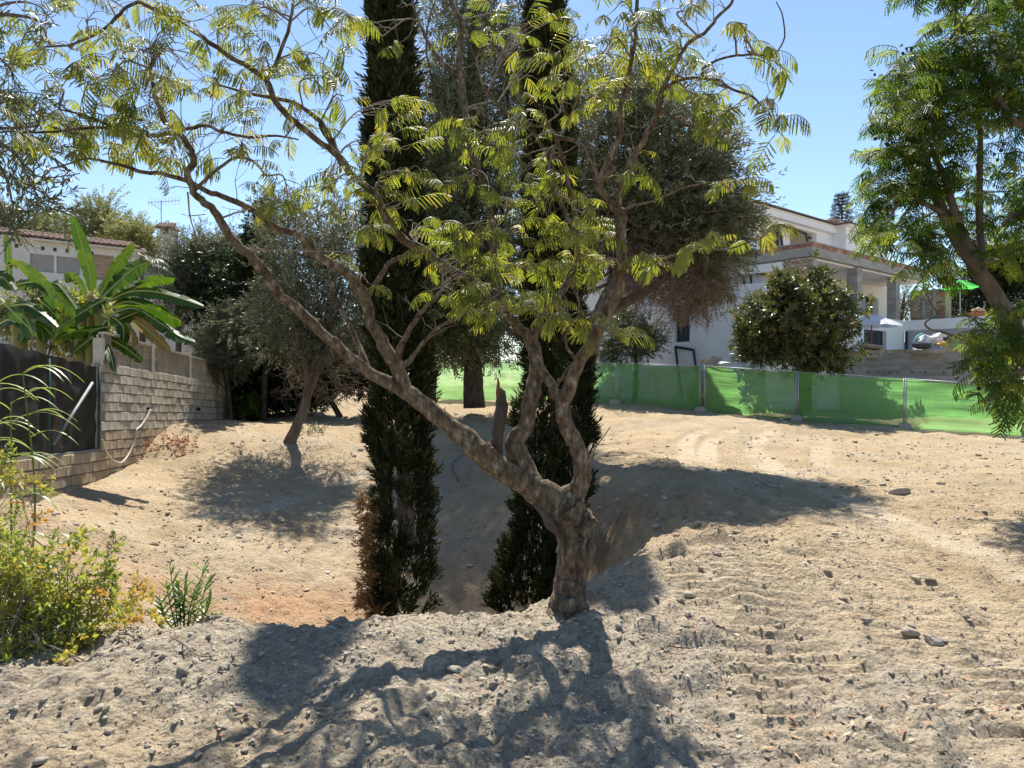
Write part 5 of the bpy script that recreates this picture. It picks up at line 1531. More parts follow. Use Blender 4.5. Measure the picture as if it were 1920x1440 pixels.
# barrel tiles: one short half-round tapered trough each
def barrel(L, r0, r1, n=6):
    V = []; Q = []
    for j, (y, r) in enumerate(((0, r0), (L, r1))):
        for k in range(n + 1):
            a = math.pi * k / n; V.append([math.cos(a) * r, y, math.sin(a) * r * .8])
    for k in range(n):
        Q.append([k, k + 1, n + 2 + k, n + 1 + k])
    V += [[0, 0, 0]]
    return np.array(V), [np.array(Q), np.array([[k + 1, k, len(V) - 1] for k in range(n)])]


BT = mesh_data('tile', *barrel(.5, .10, .085)); BT.materials.append(M['tile'])
sl = math.atan2(.47, 1.94); cx_ = np.array([*LDIR, 0]); cy_ = np.array([-LN[0] * math.cos(sl), -LN[1] * math.cos(sl), math.sin(sl)]); RT = np.stack([cx_, cy_, np.cross(cx_, cy_)], -1)
for c in range(int((HL + .5) / .205)):
    for r_ in range(5):
        yy = .38 - .43 * r_ * math.cos(sl) + RNG.normal(0, .012); zz = EZ + .10 + .43 * r_ * math.sin(sl) + .012
        q = LM(np.array([[-.35 + .205 * c + RNG.normal(0, .008), yy, zz]]))[0]
        place('tile', BT, lh, q, RT, 1.0)
mb = MB(); q = LM(np.array([[-.45, -1.6, EZ + .6], [HL + .2, -1.6, EZ + .6]])); mb.tube(q, .09, 8); mb.build('ridge', M['tile'], lh)
# chimney with its little tiled cap
cd = 36.0; c0 = P(317, 440, cd); k = cd / F
ch = MB()
def cbx(x0, x1, z0, z1, y0=-.35, y1=.35):
    return (c0[0] + x0 * k, c0[0] + x1 * k, cd + y0, cd + y1, EYE + (720 - z1) * k, EYE + (720 - z0) * k)
ch.box(*cbx(-11, 11, 441, 758)); ch.box(*cbx(-11, -5, 430, 441)); ch.box(*cbx(5, 11, 430, 441)); cho = ch.build('chimney', M['wall_white'], lh)
mb = MB()
z0 = EYE + (720 - 431) * k
V = np.array([[c0[0] - 16 * k, cd - .5, z0], [c0[0] + 16 * k, cd - .5, z0], [c0[0] + 16 * k, cd + .5, z0], [c0[0] - 16 * k, cd + .5, z0], [c0[0] - 11 * k, cd - .1, z0 + 10 * k], [c0[0] + 11 * k, cd - .1, z0 + 10 * k], [c0[0] + 11 * k, cd + .1, z0 + 10 * k], [c0[0] - 11 * k, cd + .1, z0 + 10 * k]])
mb.add(V, [np.array([[0, 1, 5, 4], [1, 2, 6, 5], [2, 3, 7, 6], [3, 0, 4, 7], [4, 5, 6, 7], [3, 2, 1, 0]])])
for t in range(6):
    x = c0[0] + (-14 + 5.6 * t) * k; mb.tube([[x, cd - .55, z0 + .02], [x, cd - .1, z0 + 10 * k + .03]], [.07, .06], 6)
mb.build('chimney_cap', M['tile'], cho)
# lower rear roof glimpsed right of the chimney
mb = MB(); V = LM(np.array([[HL + .3, -1, EZ - .75], [13, -1, EZ - .75], [13, -4, EZ + .1], [HL + .3, -4, EZ + .1]])); mb.add(V, [np.array([[0, 1, 2, 3]])]); mb.build('rear_roof', M['tile'], lh)
mb = MB(); mb.box(HL + .3, 13, -4, -1.3, .3, EZ - .85, LM); mb.build('rear_wing', M['house_white'], lh)
an = thing('tv_antenna', 'thin rooftop television antenna beside the chimney of the left house', 'antenna', P(302, 452, 36))
mb = MB(); mb.tube([P(303, 460, 36), P(302, 376, 36)], .022, 6); mb.build('mast', M['steel'], an)
mb = MB(); mb.tube([P(277, 380, 36), P(337, 376, 36)], .014, 5); mb.tube([P(279, 379, 36), P(302, 393, 36)], .012, 5); mb.build('boom', M['steel'], an)
for x in np.linspace(278, 336, 10):
    mb = MB(); y = 380 - (x - 277) * .067; mb.tube([P(x, y - 7, 35.6), P(x, y + 7, 36.4)], .008, 4); mb.build('element', M['steel'], an)

# iron balcony rail and post bits seen between the plants
gb = thing('balcony_railing', 'dark railing by the white house seen left of the silvery shrub', 'railing', foot(362, 30.2))
for x in np.linspace(352, 374, 7):
    mb = MB(); mb.tube([P(x, 632, 30), P(x, 596, 30)], .012, 4); mb.build('bar', M['black_frame'], gb)
mb = MB(); mb.tube([P(350, 596, 30), P(376, 598, 30)], .016, 4); mb.tube([P(350, 632, 30), P(376, 632, 30)], .016, 4); mb.build('rail', M['black_frame'], gb)
q0, q1 = P(348, 632, 30), P(378, 632, 30); mb = MB(); mb.box(q0[0], q1[0], 29.95, 30.5, .3, q0[2] - .02); mb.build('balcony_wall', M['house_white'], gb)

# ================================================================== PALM BEHIND THE BANANAS
def palm(px, d, crown_y, n, L, label):
    b = foot(px, d); t = thing('palm_tree', label, 'palm', b); top = P(px, crown_y, d)
    mb = MB(); mb.tube(smooth_path(np.array([b, (b + top) / 2 + np.array([.1, 0, 0]), top]), 8), .11, 8, True, .1); mb.build('trunk', M['bark_grey'], t, True)
    for k in range(n):
        a = k * 2.4 + RNG.normal(0, .2); el = RNG.uniform(-.1, 1.15); dv = np.array([math.cos(a) * math.cos(el), math.sin(a) * math.cos(el), math.sin(el)])
        s = np.linspace(0, 1, 12)[:, None]; pts = top + dv * L * s + np.array([0, 0, -1]) * (L * .75) * s ** 2.2
        fm = MB(); fm.tube(pts, np.linspace(.022, .006, 12), 4, False)
        tg = np.gradient(pts, axis=0); tg /= np.linalg.norm(tg, axis=1)[:, None]
        m = 46; u = np.linspace(.12, 1, m); pp = np.stack([np.interp(u, s[:, 0], pts[:, i]) for i in range(3)], -1); tt = np.stack([np.interp(u, s[:, 0], tg[:, i]) for i in range(3)], -1)
        side = np.cross(tt, [0, 0, 1]); side /= np.linalg.norm(side, axis=1)[:, None] + 1e-6
        V0, Q0 = strip_leaf(.5, .022, 2, .5, .2, .1)
        for sg in (-1, 1):
            dd = side * sg + tt * .6 + np.array([0, 0, -.25]) + RNG.normal(0, .1, tt.shape)
            scatter(fm, (V0, [Q0]), frames(dd), pp, np.sin(np.pi * (.15 + .8 * u)) * RNG.uniform(.8, 1.1, m))
        fm.build('frond', M['palm_leaf'], t)


palm(262, 27, 505, 17, 1.75, 'feathery palm in front of the left house, behind the right banana plant')
palm(205, 25, 590, 11, 1.2, 'smaller feathery palm under the shuttered windows')
palm(330, 29, 500, 13, 1.5, 'feathery palm below the chimney')

# ================================================================== BANANA PLANTS
def banana_leaf(parent, mid, d0, d1, wpx, phi=50, flip=1, dry=False, tears=5, sd=0):
    """mid: midrib pixels from stem to tip; wpx: blade half-width"""
    rg = np.random.default_rng(sd); n = len(mid)
    rows = [P(x, y, d0 + (d1 - d0) * i / (n - 1)) for i, (x, y) in enumerate(mid)]
    pts = smooth_path(np.array(rows), 6); m = len(pts)
    u = np.linspace(0, 1, m); T = np.gradient(pts, axis=0); T /= np.linalg.norm(T, axis=1)[:, None]
    view = pts - np.array([0, 0, EYE]); view /= np.linalg.norm(view, axis=1)[:, None]
    B = np.cross(T, view); B /= np.linalg.norm(B, axis=1)[:, None] + 1e-6      # perpendicular to the rib as seen
    if B[:, 2].mean() < 0:
        B = -B
    W = np.cross(T, B)
    ph = math.radians(phi)
    half = .84 * wpx * np.mean([d0, d1]) / F / math.sin(ph)
    prof = np.clip(np.sin(np.pi * np.clip((u - .06) / .96, 0, 1)) ** .45, 0, 1) * np.where(u < .1, u / .1, 1); prof[-1] = .02
    mb = MB()
    for s in (1, -1):
        lat_ = B * math.sin(ph) * s + W * math.cos(ph) * s * flip - np.array([0, 0, .28])
        lat_ /= np.linalg.norm(lat_, axis=1)[:, None]
        cuts = sorted(rg.choice(np.arange(4, m - 2), min(tears, m - 7), replace=False))
        start = 0
        for c in list(cuts) + [m - 1]:
            if c - start < 1:
                continue
            idx = np.arange(start, c + 1); k = len(idx); dr = rg.uniform(0, .3); sh = rg.uniform(-.03, .05)
            V = []
            for i in idx:
                w = half * prof[i] * (1 + .05 * rg.normal())
                a = pts[i]; mid_ = a + lat_[i] * w * .55 + np.array([0, 0, -.02 * dr]); e = a + lat_[i] * w + T[i] * sh + np.array([0, 0, -w * dr * .8])
                V += [a, mid_, e]
            Q = []
            for i in range(k - 1):
                p = 3 * i; Q += [[p, p + 1, p + 4, p + 3], [p + 1, p + 2, p + 5, p + 4]]
            if Q:
                mb.add(np.array(V), [np.array(Q)], rg.uniform(.1, .9))
            start = c
    lf = mb.build('leaf', M['banana_dry' if dry else 'banana_leaf'], parent, True)
    r = MB(); r.tube(pts, np.linspace(.028, .006, m) * np.mean([d0, d1]) / 17, 6); r.build('midrib', M['banana_rib'], lf, True)
    return lf


bb = foot(195, 17.2)
ban = thing('banana_plant', 'large banana plant leaning over the start of the block wall', 'banana plant', bb)
for nd in ([(198, 700, 17), (196, 640, 15), (190, 600, 12), (178, 560, 9)], [(172, 690, 12), (172, 610, 9), (172, 552, 6)], [(150, 700, 12), (152, 640, 10), (158, 590, 7)]):
    p, r = pxpath(nd, 17.2); p[0][2] = gz(p[0][0], 17.2); mb = MB(); mb.tube(p, r, 9, True, .06); mb.build('stem', M['banana_stem'], ban, True)
for i, a in enumerate([
        ([(172, 555), (171, 525), (160, 480), (148, 440), (136, 406)], 17.1, 16.8, 15, 70), ([(185, 560), (205, 525), (225, 490), (252, 455)], 17.2, 17.6, 14, 60),
        ([(190, 560), (215, 535), (250, 505), (282, 490)], 17.2, 17.4, 19, 55), ([(200, 565), (245, 545), (285, 525), (327, 522)], 17.2, 17.0, 13, 50),
        ([(195, 570), (240, 548), (290, 547), (340, 560), (383, 575)], 17.2, 16.8, 12, 50), ([(200, 580), (240, 565), (290, 580), (320, 595), (338, 600)], 17.2, 16.6, 17, 50),
        ([(205, 590), (250, 578), (300, 605), (335, 630), (366, 642)], 17.2, 16.4, 13, 45), ([(200, 560), (180, 570), (140, 595), (104, 622)], 17.1, 16.6, 14, 55),
        ([(215, 610), (175, 617), (135, 622), (103, 636)], 16.9, 16.2, 14, 50), ([(190, 628), (215, 640), (240, 655), (268, 678)], 16.2, 15.8, 12, 55),
        ([(185, 636), (197, 645), (208, 668), (214, 698)], 16.0, 15.5, 8, 40), ([(190, 590), (215, 600), (240, 592), (265, 582)], 17, 16.7, 13, 55),
        ([(175, 630), (160, 642), (150, 650), (138, 660)], 16.5, 16.2, 12, 55), ([(200, 600), (188, 615), (170, 625), (165, 640)], 16.9, 16.5, 14, 50), ([(165, 560), (150, 530), (130, 515), (128, 530)], 17.2, 17.0, 10, 60),
        ([(150, 590), (130, 560), (110, 535), (96, 530)], 17.3, 17.3, 14, 60), ([(205, 590), (225, 605), (232, 620), (230, 648)], 16.9, 16.4, 13, 45)]):
    banana_leaf(ban, a[0], a[1], a[2], a[3], a[4], 1 if i % 2 else -1, False, 6 + (i % 4) * 3, 300 + i)
banana_leaf(ban, [(225, 590), (260, 605), (290, 630), (322, 658)], 17.1, 16.2, 14, 50, 1, True, 9, 350)
banana_leaf(ban, [(235, 600), (245, 620), (252, 635), (254, 650)], 17.0, 16.5, 8, 50, 1, True, 7, 351)

bb = foot(35, 15.6)
ban2 = thing('banana_plant', 'banana plant at the left edge behind the black net fence', 'banana plant', bb)
for nd in ([(40, 720, 15), (38, 640, 13), (30, 570, 10)], [(76, 720, 10), (77, 650, 8), (76, 600, 6)]):
    p, r = pxpath(nd, 15.6); p[0][2] = gz(p[0][0], 15.6); mb = MB(); mb.tube(p, r, 9, True, .06); mb.build('stem', M['banana_stem'], ban2, True)
for i, a in enumerate([
        ([(20, 540), (17, 500), (14, 465), (12, 440)], 15.6, 15.6, 8, 50), ([(5, 500), (35, 495), (75, 525), (98, 560), (112, 570)], 15.6, 15.2, 15, 50), ([(10, 545), (40, 532), (70, 530), (95, 540)], 15.6, 15.4, 13, 50),
        ([(0, 560), (30, 590), (55, 615), (66, 624)], 15.2, 14.8, 18, 55), ([(15, 575), (50, 572), (80, 590), (105, 612)], 15.5, 15.1, 13, 50), ([(95, 540), (112, 560), (128, 578), (142, 590)], 15.8, 15.5, 12, 55),
        ([(-5, 610), (15, 600), (30, 606)], 15.3, 15.0, 12, 50), ([(40, 600), (45, 620), (40, 640)], 15.4, 15.1, 14, 50), ([(85, 590), (78, 610), (82, 640)], 15.5, 15.2, 12, 45), ([(60, 600), (85, 615), (100, 632)], 15.4, 15.1, 12, 50),
        ([(-10, 530), (5, 520), (25, 545)], 15.4, 15.2, 16, 50), ([(70, 560), (90, 575), (110, 600)], 15.7, 15.6, 14, 55)]):
    banana_leaf(ban2, a[0], a[1], a[2], a[3], a[4], 1 if i % 2 else -1, False, 6 + (i % 3) * 3, 400 + i)

# ================================================================== BUILDING SITE ON THE RIGHT
HC = np.array([12.49, 31.46]); HV = np.array([.7546, .6562]); HU = np.array([-.6562, .7546])   # corner, right-going and left-going directions


def HM(V):
    """house frame: s along HU, t along HV, z up"""
    V = np.asarray(V, float)
    return np.stack([HC[0] + HU[0] * V[:, 0] + HV[0] * V[:, 1], HC[1] + HU[1] * V[:, 0] + HV[1] * V[:, 1], V[:, 2]], -1)


def hv(px, py, s0):
    """pixel on the vertical plane s = s0 -> (t, z)"""
    k = (px - 960) / F; o = HC + HU * s0; t = (k * o[1] - o[0]) / (HV[0] - k * HV[1]); d = o[1] + HV[1] * t
    return t, EYE + (720 - py) / F * d


def hu(px, py, t0):
    k = (px - 960) / F; o = HC + HV * t0; s = (k * o[1] - o[0]) / (HU[0] - k * HU[1]); d = o[1] + HU[1] * s
    return s, EYE + (720 - py) / F * d


def swap(V):                      # (along t, out = -s, z) -> house frame
    V = np.asarray(V, float); return HM(np.stack([-V[:, 1], V[:, 0], V[:, 2]], -1))


def swapu(V):                     # (along s, out = -t, z)
    V = np.asarray(V, float); return HM(np.stack([V[:, 0], -V[:, 1], V[:, 2]], -1))


hs_ = thing('villa_under_construction', 'white two-storey villa under construction behind the green netting', 'house', HM(np.array([[2, 2, .5]]))[0])
SLZ, SOF, EAV = hu(1524, 454, 0)[1], hu(1524, 480, 0)[1], 10.6
SB = 5.3


def part(name, mat, boxes, parent=hs_, T=HM):
    mb = MB()
    for b in boxes:
        mb.box(*b, T)
    return mb.build(name, M[mat], parent)


TE = hv(1742, 512, 0)[0]; SE = hu(1390, 480, 0)[0]
# terrace slab: concrete core, brick course round its edge, white soffit
part('slab', 'concrete', [(.02, max(SE, SB) + 1, .02, TE, SOF + .02, SLZ - .16)])
part('soffit', 'white_wall', [(.25, max(SE, SB) + 1, .25, TE - .2, SOF - .06, SOF + .018)])
BR = MB(); BR.box(-.118, .118, -.05, .05, -.07, .07); BRM = {k: BR.mesh('brick') for k in ('brick_red', 'brick_tan')}
for k_, me in BRM.items():
    me.materials.append(M[k_])
Rv = np.array([[HV[0], HU[0], 0], [HV[1], HU[1], 0], [0, 0, 1.0]]); Ru = np.array([[HU[0], HV[0], 0], [HU[1], HV[1], 0], [0, 0, 1.0]])


def brick(s, t, z, R, kind='brick_red', sc=(1, 1, 1)):
    place('brick', BRM[kind], hs_, HM(np.array([[s, t, z]]))[0], R * np.array(sc), 1.0)


for t in np.arange(.13, TE, .247):
    brick(.045 + RNG.normal(0, .006), t, SLZ - .085, Rv, 'brick_red' if RNG.random() < .8 else 'brick_tan', (1, 1, 1))
for s in np.arange(.2, max(SE, SB), .247):
    brick(s, .045 + RNG.normal(0, .006), SLZ - .085, Ru, 'brick_red' if s < 3.2 else 'brick_tan')
part('slab_topping', 'concrete', [(-.03, SB, -.03, TE, SLZ - .012, SLZ + .04)])
# bare brick patch under the slab corner
pz0 = hu(1500, 535, 0)[1]
rows = int((SOF - pz0) / .115)
for r_ in range(rows):
    for s in np.arange(0, 9):
        ss = .14 + .247 * s + (.12 if r_ % 2 else 0)
        if ss > hu(1467, 500, 0)[0] + RNG.normal(0, .08):
            continue
        brick(ss, .06, SOF - .07 - .115 * r_, Ru, 'brick_tan' if RNG.random() < .85 else 'brick_red', (.96, .9, .75))
part('brick_backing', 'concrete', [(.02, hu(1470, 500, 0)[0], .1, .35, pz0, SOF - .065)])
part('lintel', 'white_wall', [(hu(1468, 500, 0)[0], SE + 1, .05, .3, SOF - .42, SOF - .065)])

# columns
for px, w in ((1602, .24), (1675, .22)):
    t, _ = hv(px, 520, .3); part('column', 'concrete', [(.3 - w, .3 + w, t - w, t + w, 3.2, SOF - .062)])

# left block with balcony parapet
TB = -2.57; SBk = .64; BZ = hu(1435, 529, TB)[1]; SEND = hu(1196, 600, TB)[0]
wa = (hu(1293, 600, TB)[0], hu(1265, 600, TB)[0]); za = (hu(1280, 641, TB)[1], hu(1280, 591, TB)[1])
wb_ = (hu(1424, 600, TB)[0], hu(1377, 600, TB)[0]); zb = (hu(1395, 668, TB)[1], hu(1395, 590, TB)[1])
mb = MB(); wall_cells(mb, SBk, SEND, .2, BZ, [(*wa, *za), (*wb_, *zb)], .28, swapu, -TB); mb.build('wall', M['white_wall'], hs_)
mb = MB(); mb.box(TB + .28, .3, -SBk - .28, -SBk, .2, BZ, swap); mb.build('wall', M['white_wall'], hs_)
part('balcony_floor', 'concrete', [(SBk + .3, SEND, TB + .3, .2, BZ - 1.0, BZ - .85)])
part('room_back', 'room_shade', [(SBk + .3, SEND, .3, .5, .2, BZ - 1.01)])  # back panel coloured dark to stand in for interior shade
part('end_wall', 'white_wall', [(SEND, SEND + .25, TB, 8, .2, SOF)])
for (a, b_), (z0, z1) in ((wa, za), (wb_, zb)):
    fr_ = MB()
    for bx in ((a, a + .06, z0, z1), (b_ - .06, b_, z0, z1), (a, b_, z0, z0 + .06), (a, b_, z1 - .06, z1)):
        fr_.box(bx[0], bx[1], -TB - .22, -TB - .16, bx[2], bx[3], swapu)
    fo = fr_.build('window', M['black_frame'], hs_)
    g = MB(); g.box(a + .06, b_ - .06, -TB - .2, -TB - .18, z0 + .06, z1 - .06, swapu); g.build('pane', M['glass_dark'], fo)
    if b_ - a > .9:
        for zz in np.linspace(z0 + .2, z1 - .2, 6):
            g = MB(); g.box(a + .08, b_ - .08, -TB - .15, -TB - .13, zz, zz + .03, swapu); g.build('bar', M['black_frame'], fo)
# wall behind the balcony with its opening
o1 = (hu(1462, 520, 0.3)[0], hu(1424, 520, .3)[0], BZ - .9, hu(1440, 505, .3)[1])
mb = MB(); wall_cells(mb, SBk, SEND, BZ - .85, SOF - .43, [o1], .2, swapu, -.5); mb.build('balcony_wall', M['white_wall'], hs_)
fr_ = MB()
for q0, q1 in (((1406, 508), (1462, 522)), ((1406, 508), (1409, 534)), ((1392, 508), (1396, 534)), ((1460, 521), (1461, 532)), ((1390, 508), (1406, 508))):
    a = hu(q0[0], q0[1], .1); b_ = hu(q1[0], q1[1], .1); fr_.tube(HM(np.array([[a[0], .1, a[1]], [b_[0], .1, b_[1]]])), .055, 4)
fr_.build('window_frame', M['black_frame'], hs_)

# upper storey
T0 = -4.0; TI = hv(1560, 430, SB)[0]
w1_ = (hv(1425, 440, SB)[0], hv(1467, 440, SB)[0], SLZ + .35, hv(1440, 419, SB)[1]); w2_ = (hv(1481, 440, SB)[0], hv(1531, 440, SB)[0], SLZ + .35, hv(1481, 424, SB)[1])
mb = MB(); wall_cells(mb, T0, TI, SLZ, EAV - .05, [w1_, w2_], .3, swap, -SB); mb.build('upper_wall', M['white_wall'], hs_)
part('upper_side_wall', 'white_wall', [(SB, SB + 7, T0 - .3, T0, 1, EAV - .05)])
part('upper_room_back', 'room_shade', [(SB + 4, SB + 4.2, T0, TI, SLZ, EAV - .06)])  # dark colour stands in for shade inside the upper room
part('upper_ceiling', 'white_wall', [(SB - .35, SB + 7, T0 - .3, TI + .2, EAV - .049, EAV + .04)])
part('eave_band', 'white_wall', [(SB - .3, SB - .001, T0 - .3, TI, EAV - .38, EAV - .05)])
fr_ = MB()
for q0, q1 in (((1441, 421), (1463, 428)), ((1457, 420), (1459, 462)), ((1461, 422), (1467, 462)), ((1463, 421), (1512, 438)), ((1511, 438), (1515, 456)), ((1516, 445), (1521, 447))):
    a = hv(q0[0], q0[1], SB - .12); b_ = hv(q1[0], q1[1], SB - .12); fr_.tube(HM(np.array([[SB - .12, a[0], a[1]], [SB - .12, b_[0], b_[1]]])), .07, 4)
fr_.build('window_frame', M['black_frame'], hs_)
for i in range(5):
    zz = SLZ + .5 + .16 * i; part('shutter_slat', 'black_frame', [(SB + .35, SB + .38, w2_[0], w2_[1], zz, zz + .09)])
# projecting corner block with hip roof
SP = 4.5; TP0 = TI; TP1 = hv(1664, 470, SP)[0]
w3_ = (hv(1604, 470, SP)[0], hv(1645, 470, SP)[0], SLZ + .2, hv(1604, 463, SP)[1])
mb = MB(); wall_cells(mb, TP0, TP1, SLZ, EAV - .05, [w3_], .3, swap, -SP); mb.build('upper_wall', M['white_wall'], hs_)
part('upper_wall', 'white_wall', [(SP + .3, SB, TP0, TP0 + .3, SLZ, EAV - .05)]); part('upper_wall', 'white_wall', [(SP + .3, SB + 2, TP1 - .3, TP1, SLZ, EAV - .05)])
fr_ = MB()
for bx in ((w3_[0], w3_[0] + .08, w3_[2], w3_[3]), (w3_[1] - .5, w3_[1] - .42, w3_[2], w3_[3]), (w3_[0], w3_[1] - .42, w3_[3] - .3, w3_[3] - .22)):
    fr_.box(bx[0], bx[1], -SP - .2, -SP - .12, bx[2], bx[3], swap)
fr_.build('window_frame', M['black_frame'], hs_)


def tiled(name, V, face, rows, L, cols):
    """roof plane plus half-round tiles along its eave edge"""
    mb = MB(); mb.add(V, [np.array(face)])
    return mb


rt = MB()
R0 = HM(np.array([[SB - .45, T0 - .6, EAV + .05], [SB - .45, TI + .1, EAV + .05], [SB + 4, TI + .1, EAV + 1.3], [SB + 4, T0 - .6, EAV + 1.3], [SB + 8.4, T0 - .6, EAV + .05], [SB + 8.4, TI + .1, EAV + .05]]))
rt.add(R0, [np.array([[0, 1, 2, 3], [3, 2, 5, 4]])]); roof2 = rt.build('roof', M['tile'], hs_)
tm = MB()
BV, BF = barrel(.55, .105, .09)
sl2 = math.atan2(1.25, 4.45)


def lay(o, along, up, n, rows, w):
    along = along / np.linalg.norm(along); up = up / np.linalg.norm(up); R = np.stack([along, up, np.cross(along, up)], -1)
    for i in range(n):
        for r_ in range(rows):
            p = o + along * (i + .5) * w + up * (.46 * r_ - .06 + RNG.normal(0, .01)); tm.add((BV @ R.T) + p, BF, RNG.random())


u3 = np.array([*HU, 0]); v3 = np.array([*HV, 0]); z3 = np.array([0, 0, 1.0])
lay(R0[0], v3, u3 * 4.45 + z3 * 1.25, int((TI + .1 - T0 + .6) / .22), 3, .22)
a0, a1, b0, b1 = SP - .4, SB + 2.5, TP0 - .35, TP1 + .3; cs, ct = (a0 + a1) / 2 + .3, (b0 + b1) / 2
HP = HM(np.array([[a0, b0, EAV + .045], [a0, b1, EAV + .045], [a1, b1, EAV + .045], [a1, b0, EAV + .045], [cs, ct - .9, EAV + .95], [cs, ct + .9, EAV + .95]]))
hp = MB(); hp.add(HP, [np.array([[0, 1, 5, 4], [2, 3, 4, 5]]), np.array([[1, 2, 5], [3, 0, 4]])]); hp.build('hip_roof', M['tile'], hs_)
part('upper_ceiling', 'white_wall', [(a0 + .02, a1, b0 + .02, b1, EAV - .048, EAV + .035)])
wv = np.linalg.norm(HP[1] - HP[0]); nC = int(wv / .22)
for i in range(nC):                                   # front slope, cut by the hips
    f = (i + .5) / nC; q = HP[0] + (HP[1] - HP[0]) * f; lim = min(f * wv / ((ct - .9) - b0), (1 - f) * wv / (b1 - (ct + .9)), 1.0)
    upv = np.array([*(HU * (cs - a0)), .9]); m = max(1, int(np.linalg.norm(upv) * lim / .46)); upn = upv / np.linalg.norm(upv); R = np.stack([v3, upn, np.cross(v3, upn)], -1)
    for r_ in range(m):
        tm.add((BV @ R.T) + q + upn * (.46 * r_ - .06), BF, RNG.random())
su = np.linalg.norm(HP[3] - HP[0]); nC = int(su / .22)
for i in range(nC):                                   # left slope
    f = (i + .5) / nC; q = HP[0] + (HP[3] - HP[0]) * f; lim = min(f / ((cs - a0) / (a1 - a0)), (1 - f) / ((a1 - cs) / (a1 - a0)), 1.0)
    upv = np.array([*(HV * (ct - .9 - b0)), .9]); m = max(1, int(np.linalg.norm(upv) * lim / .46)); upn = upv / np.linalg.norm(upv); R = np.stack([-u3, upn, np.cross(-u3, upn)], -1)
    for r_ in range(m):
        tm.add((BV @ R.T) + q + upn * (.46 * r_ - .06), BF, RNG.random())
tm.build('roof_tiles', M['tile'], hs_, True, 'stuff')

# ground floor terrace under the slab
FL = 3.7; SW = 2.3
dr_ = (hv(1612, 570, SW)[0], hv(1635, 570, SW)[0], FL, hv(1612, 553, SW)[1])
TBW = hv(1664, 570, SW)[0]
mb = MB(); wall_cells(mb, .36, TBW, 1.5, SOF - .065, [dr_], .3, swap, -SW); mb.build('terrace_wall', M['cream_wall'], hs_)
mb = MB(); mb.box(dr_[0], dr_[1], -SW - .2, -SW - .15, dr_[2], dr_[3], swap); mb.build('door', M['glass_dark'], hs_)
part('door_reveal', 'render_grey', [(SW - .02, SW + .14, dr_[1] - .02, hv(1646, 570, SW)[0], FL, dr_[3])])
part('terrace_floor', 'concrete', [(.31, SW, .5, TBW + 1, FL - .25, FL)])
part('upper_inner_wall', 'white_wall', [(SB + .31, SB + 7, TI, TI + .25, .5, EAV - .06)])
part('under_wall', 'white_wall', [(SP + .01, SB + 2, TP0 + .01, TP1 - .01, .5, SLZ - .001)])
TPR = 9.2; PZ = hv(1685, 600, .0)[1]
d2_ = (hv(1620, 635, 0)[0], hv(1662, 635, 0)[0], 1.2, hv(1620, 617, 0)[1])
mb = MB(); wall_cells(mb, .5, TPR, .5, PZ, [d2_], .3, swap, 0); mb.build('lower_wall', M['white_wall'], hs_)
part('lower_room', 'room_shade', [(1.2, 1.3, .5, TPR, .5, FL - .26)])  # panel behind the doorway, its dark colour painted as room shade
mb = MB()
for bx in ((d2_[0], d2_[0] + .07), (d2_[1] - .07, d2_[1]), ((d2_[0] + d2_[1]) / 2 - .03, (d2_[0] + d2_[1]) / 2 + .03)):
    mb.box(bx[0], bx[1], -.25, -.18, d2_[2], d2_[3], swap)
dd_ = mb.build('door_frame', M['black_frame'], hs_); g = MB(); g.box(d2_[0], d2_[1], -.23, -.2, d2_[2], d2_[3], swap); g.build('pane', M['glass_dark'], dd_)
# raised right terrace: white band over grey render
S2 = hu(1905, 590, TPR)[0]
part('terrace_band', 'white_wall', [(S2, 0, TPR, TPR + .25, PZ - .5, PZ)])
part('terrace_render', 'render_grey', [(S2, -.001, TPR + .03, TPR + .3, .5, PZ - .501)])
part('terrace_slab', 'concrete', [(S2, 0, TPR + .251, TPR + 12, PZ - .6, PZ - .02)])
part('downpipe', 'black_frame', [(-.16, -.08, TPR - .1, TPR - .02, 1.5, PZ - .55)])
TR0 = 2.37
# lower terrace floor
YF = 2.7
part('yard_floor', 'concrete', [(S2, -.005, TR0 + .31, TPR, YF - .3, YF)])

# brick pier on the right terrace
pr = thing('brick_pier', 'unplastered tan brick pier standing on the right terrace', 'pier', HM(np.array([[-.3, TPR + 1, PZ - .3]]))[0])
s0, z1 = hu(1706, 598, TPR + .6); s1, _ = hu(1772, 598, TPR + .6); zt = hu(1706, 545, TPR + .6)[1]
mb = MB(); mb.box(s1, s0, TPR + .65, TPR + 1.4, PZ - .3, zt - .03, HM); mb.build('mortar', M['mortar'], pr)
nr = int((zt - PZ + .25) / .1); Rb = Ru
for r_ in range(nr):
    for i in range(9):
        ss = s1 + .12 + i * .248 + (.12 if r_ % 2 else 0)
        if ss > s0 - .02:
            continue
        place('brick', BRM['brick_tan' if ss > s1 + .35 or RNG.random() < .3 else 'brick_red'], pr, HM(np.array([[ss, TPR + .645 + RNG.normal(0, .004), PZ - .25 + .1 * r_]]))[0], Rb * np.array([.95, .9, .62]), 1.0)
for ss in (s1 + (s0 - s1) * .3, s1 + (s0 - s1) * .58):
    mb = MB(); mb.box(ss - .06, ss + .06, TPR + .53, TPR + .6, PZ - .3, zt, HM); mb.build('groove_post', M['concrete'], pr)

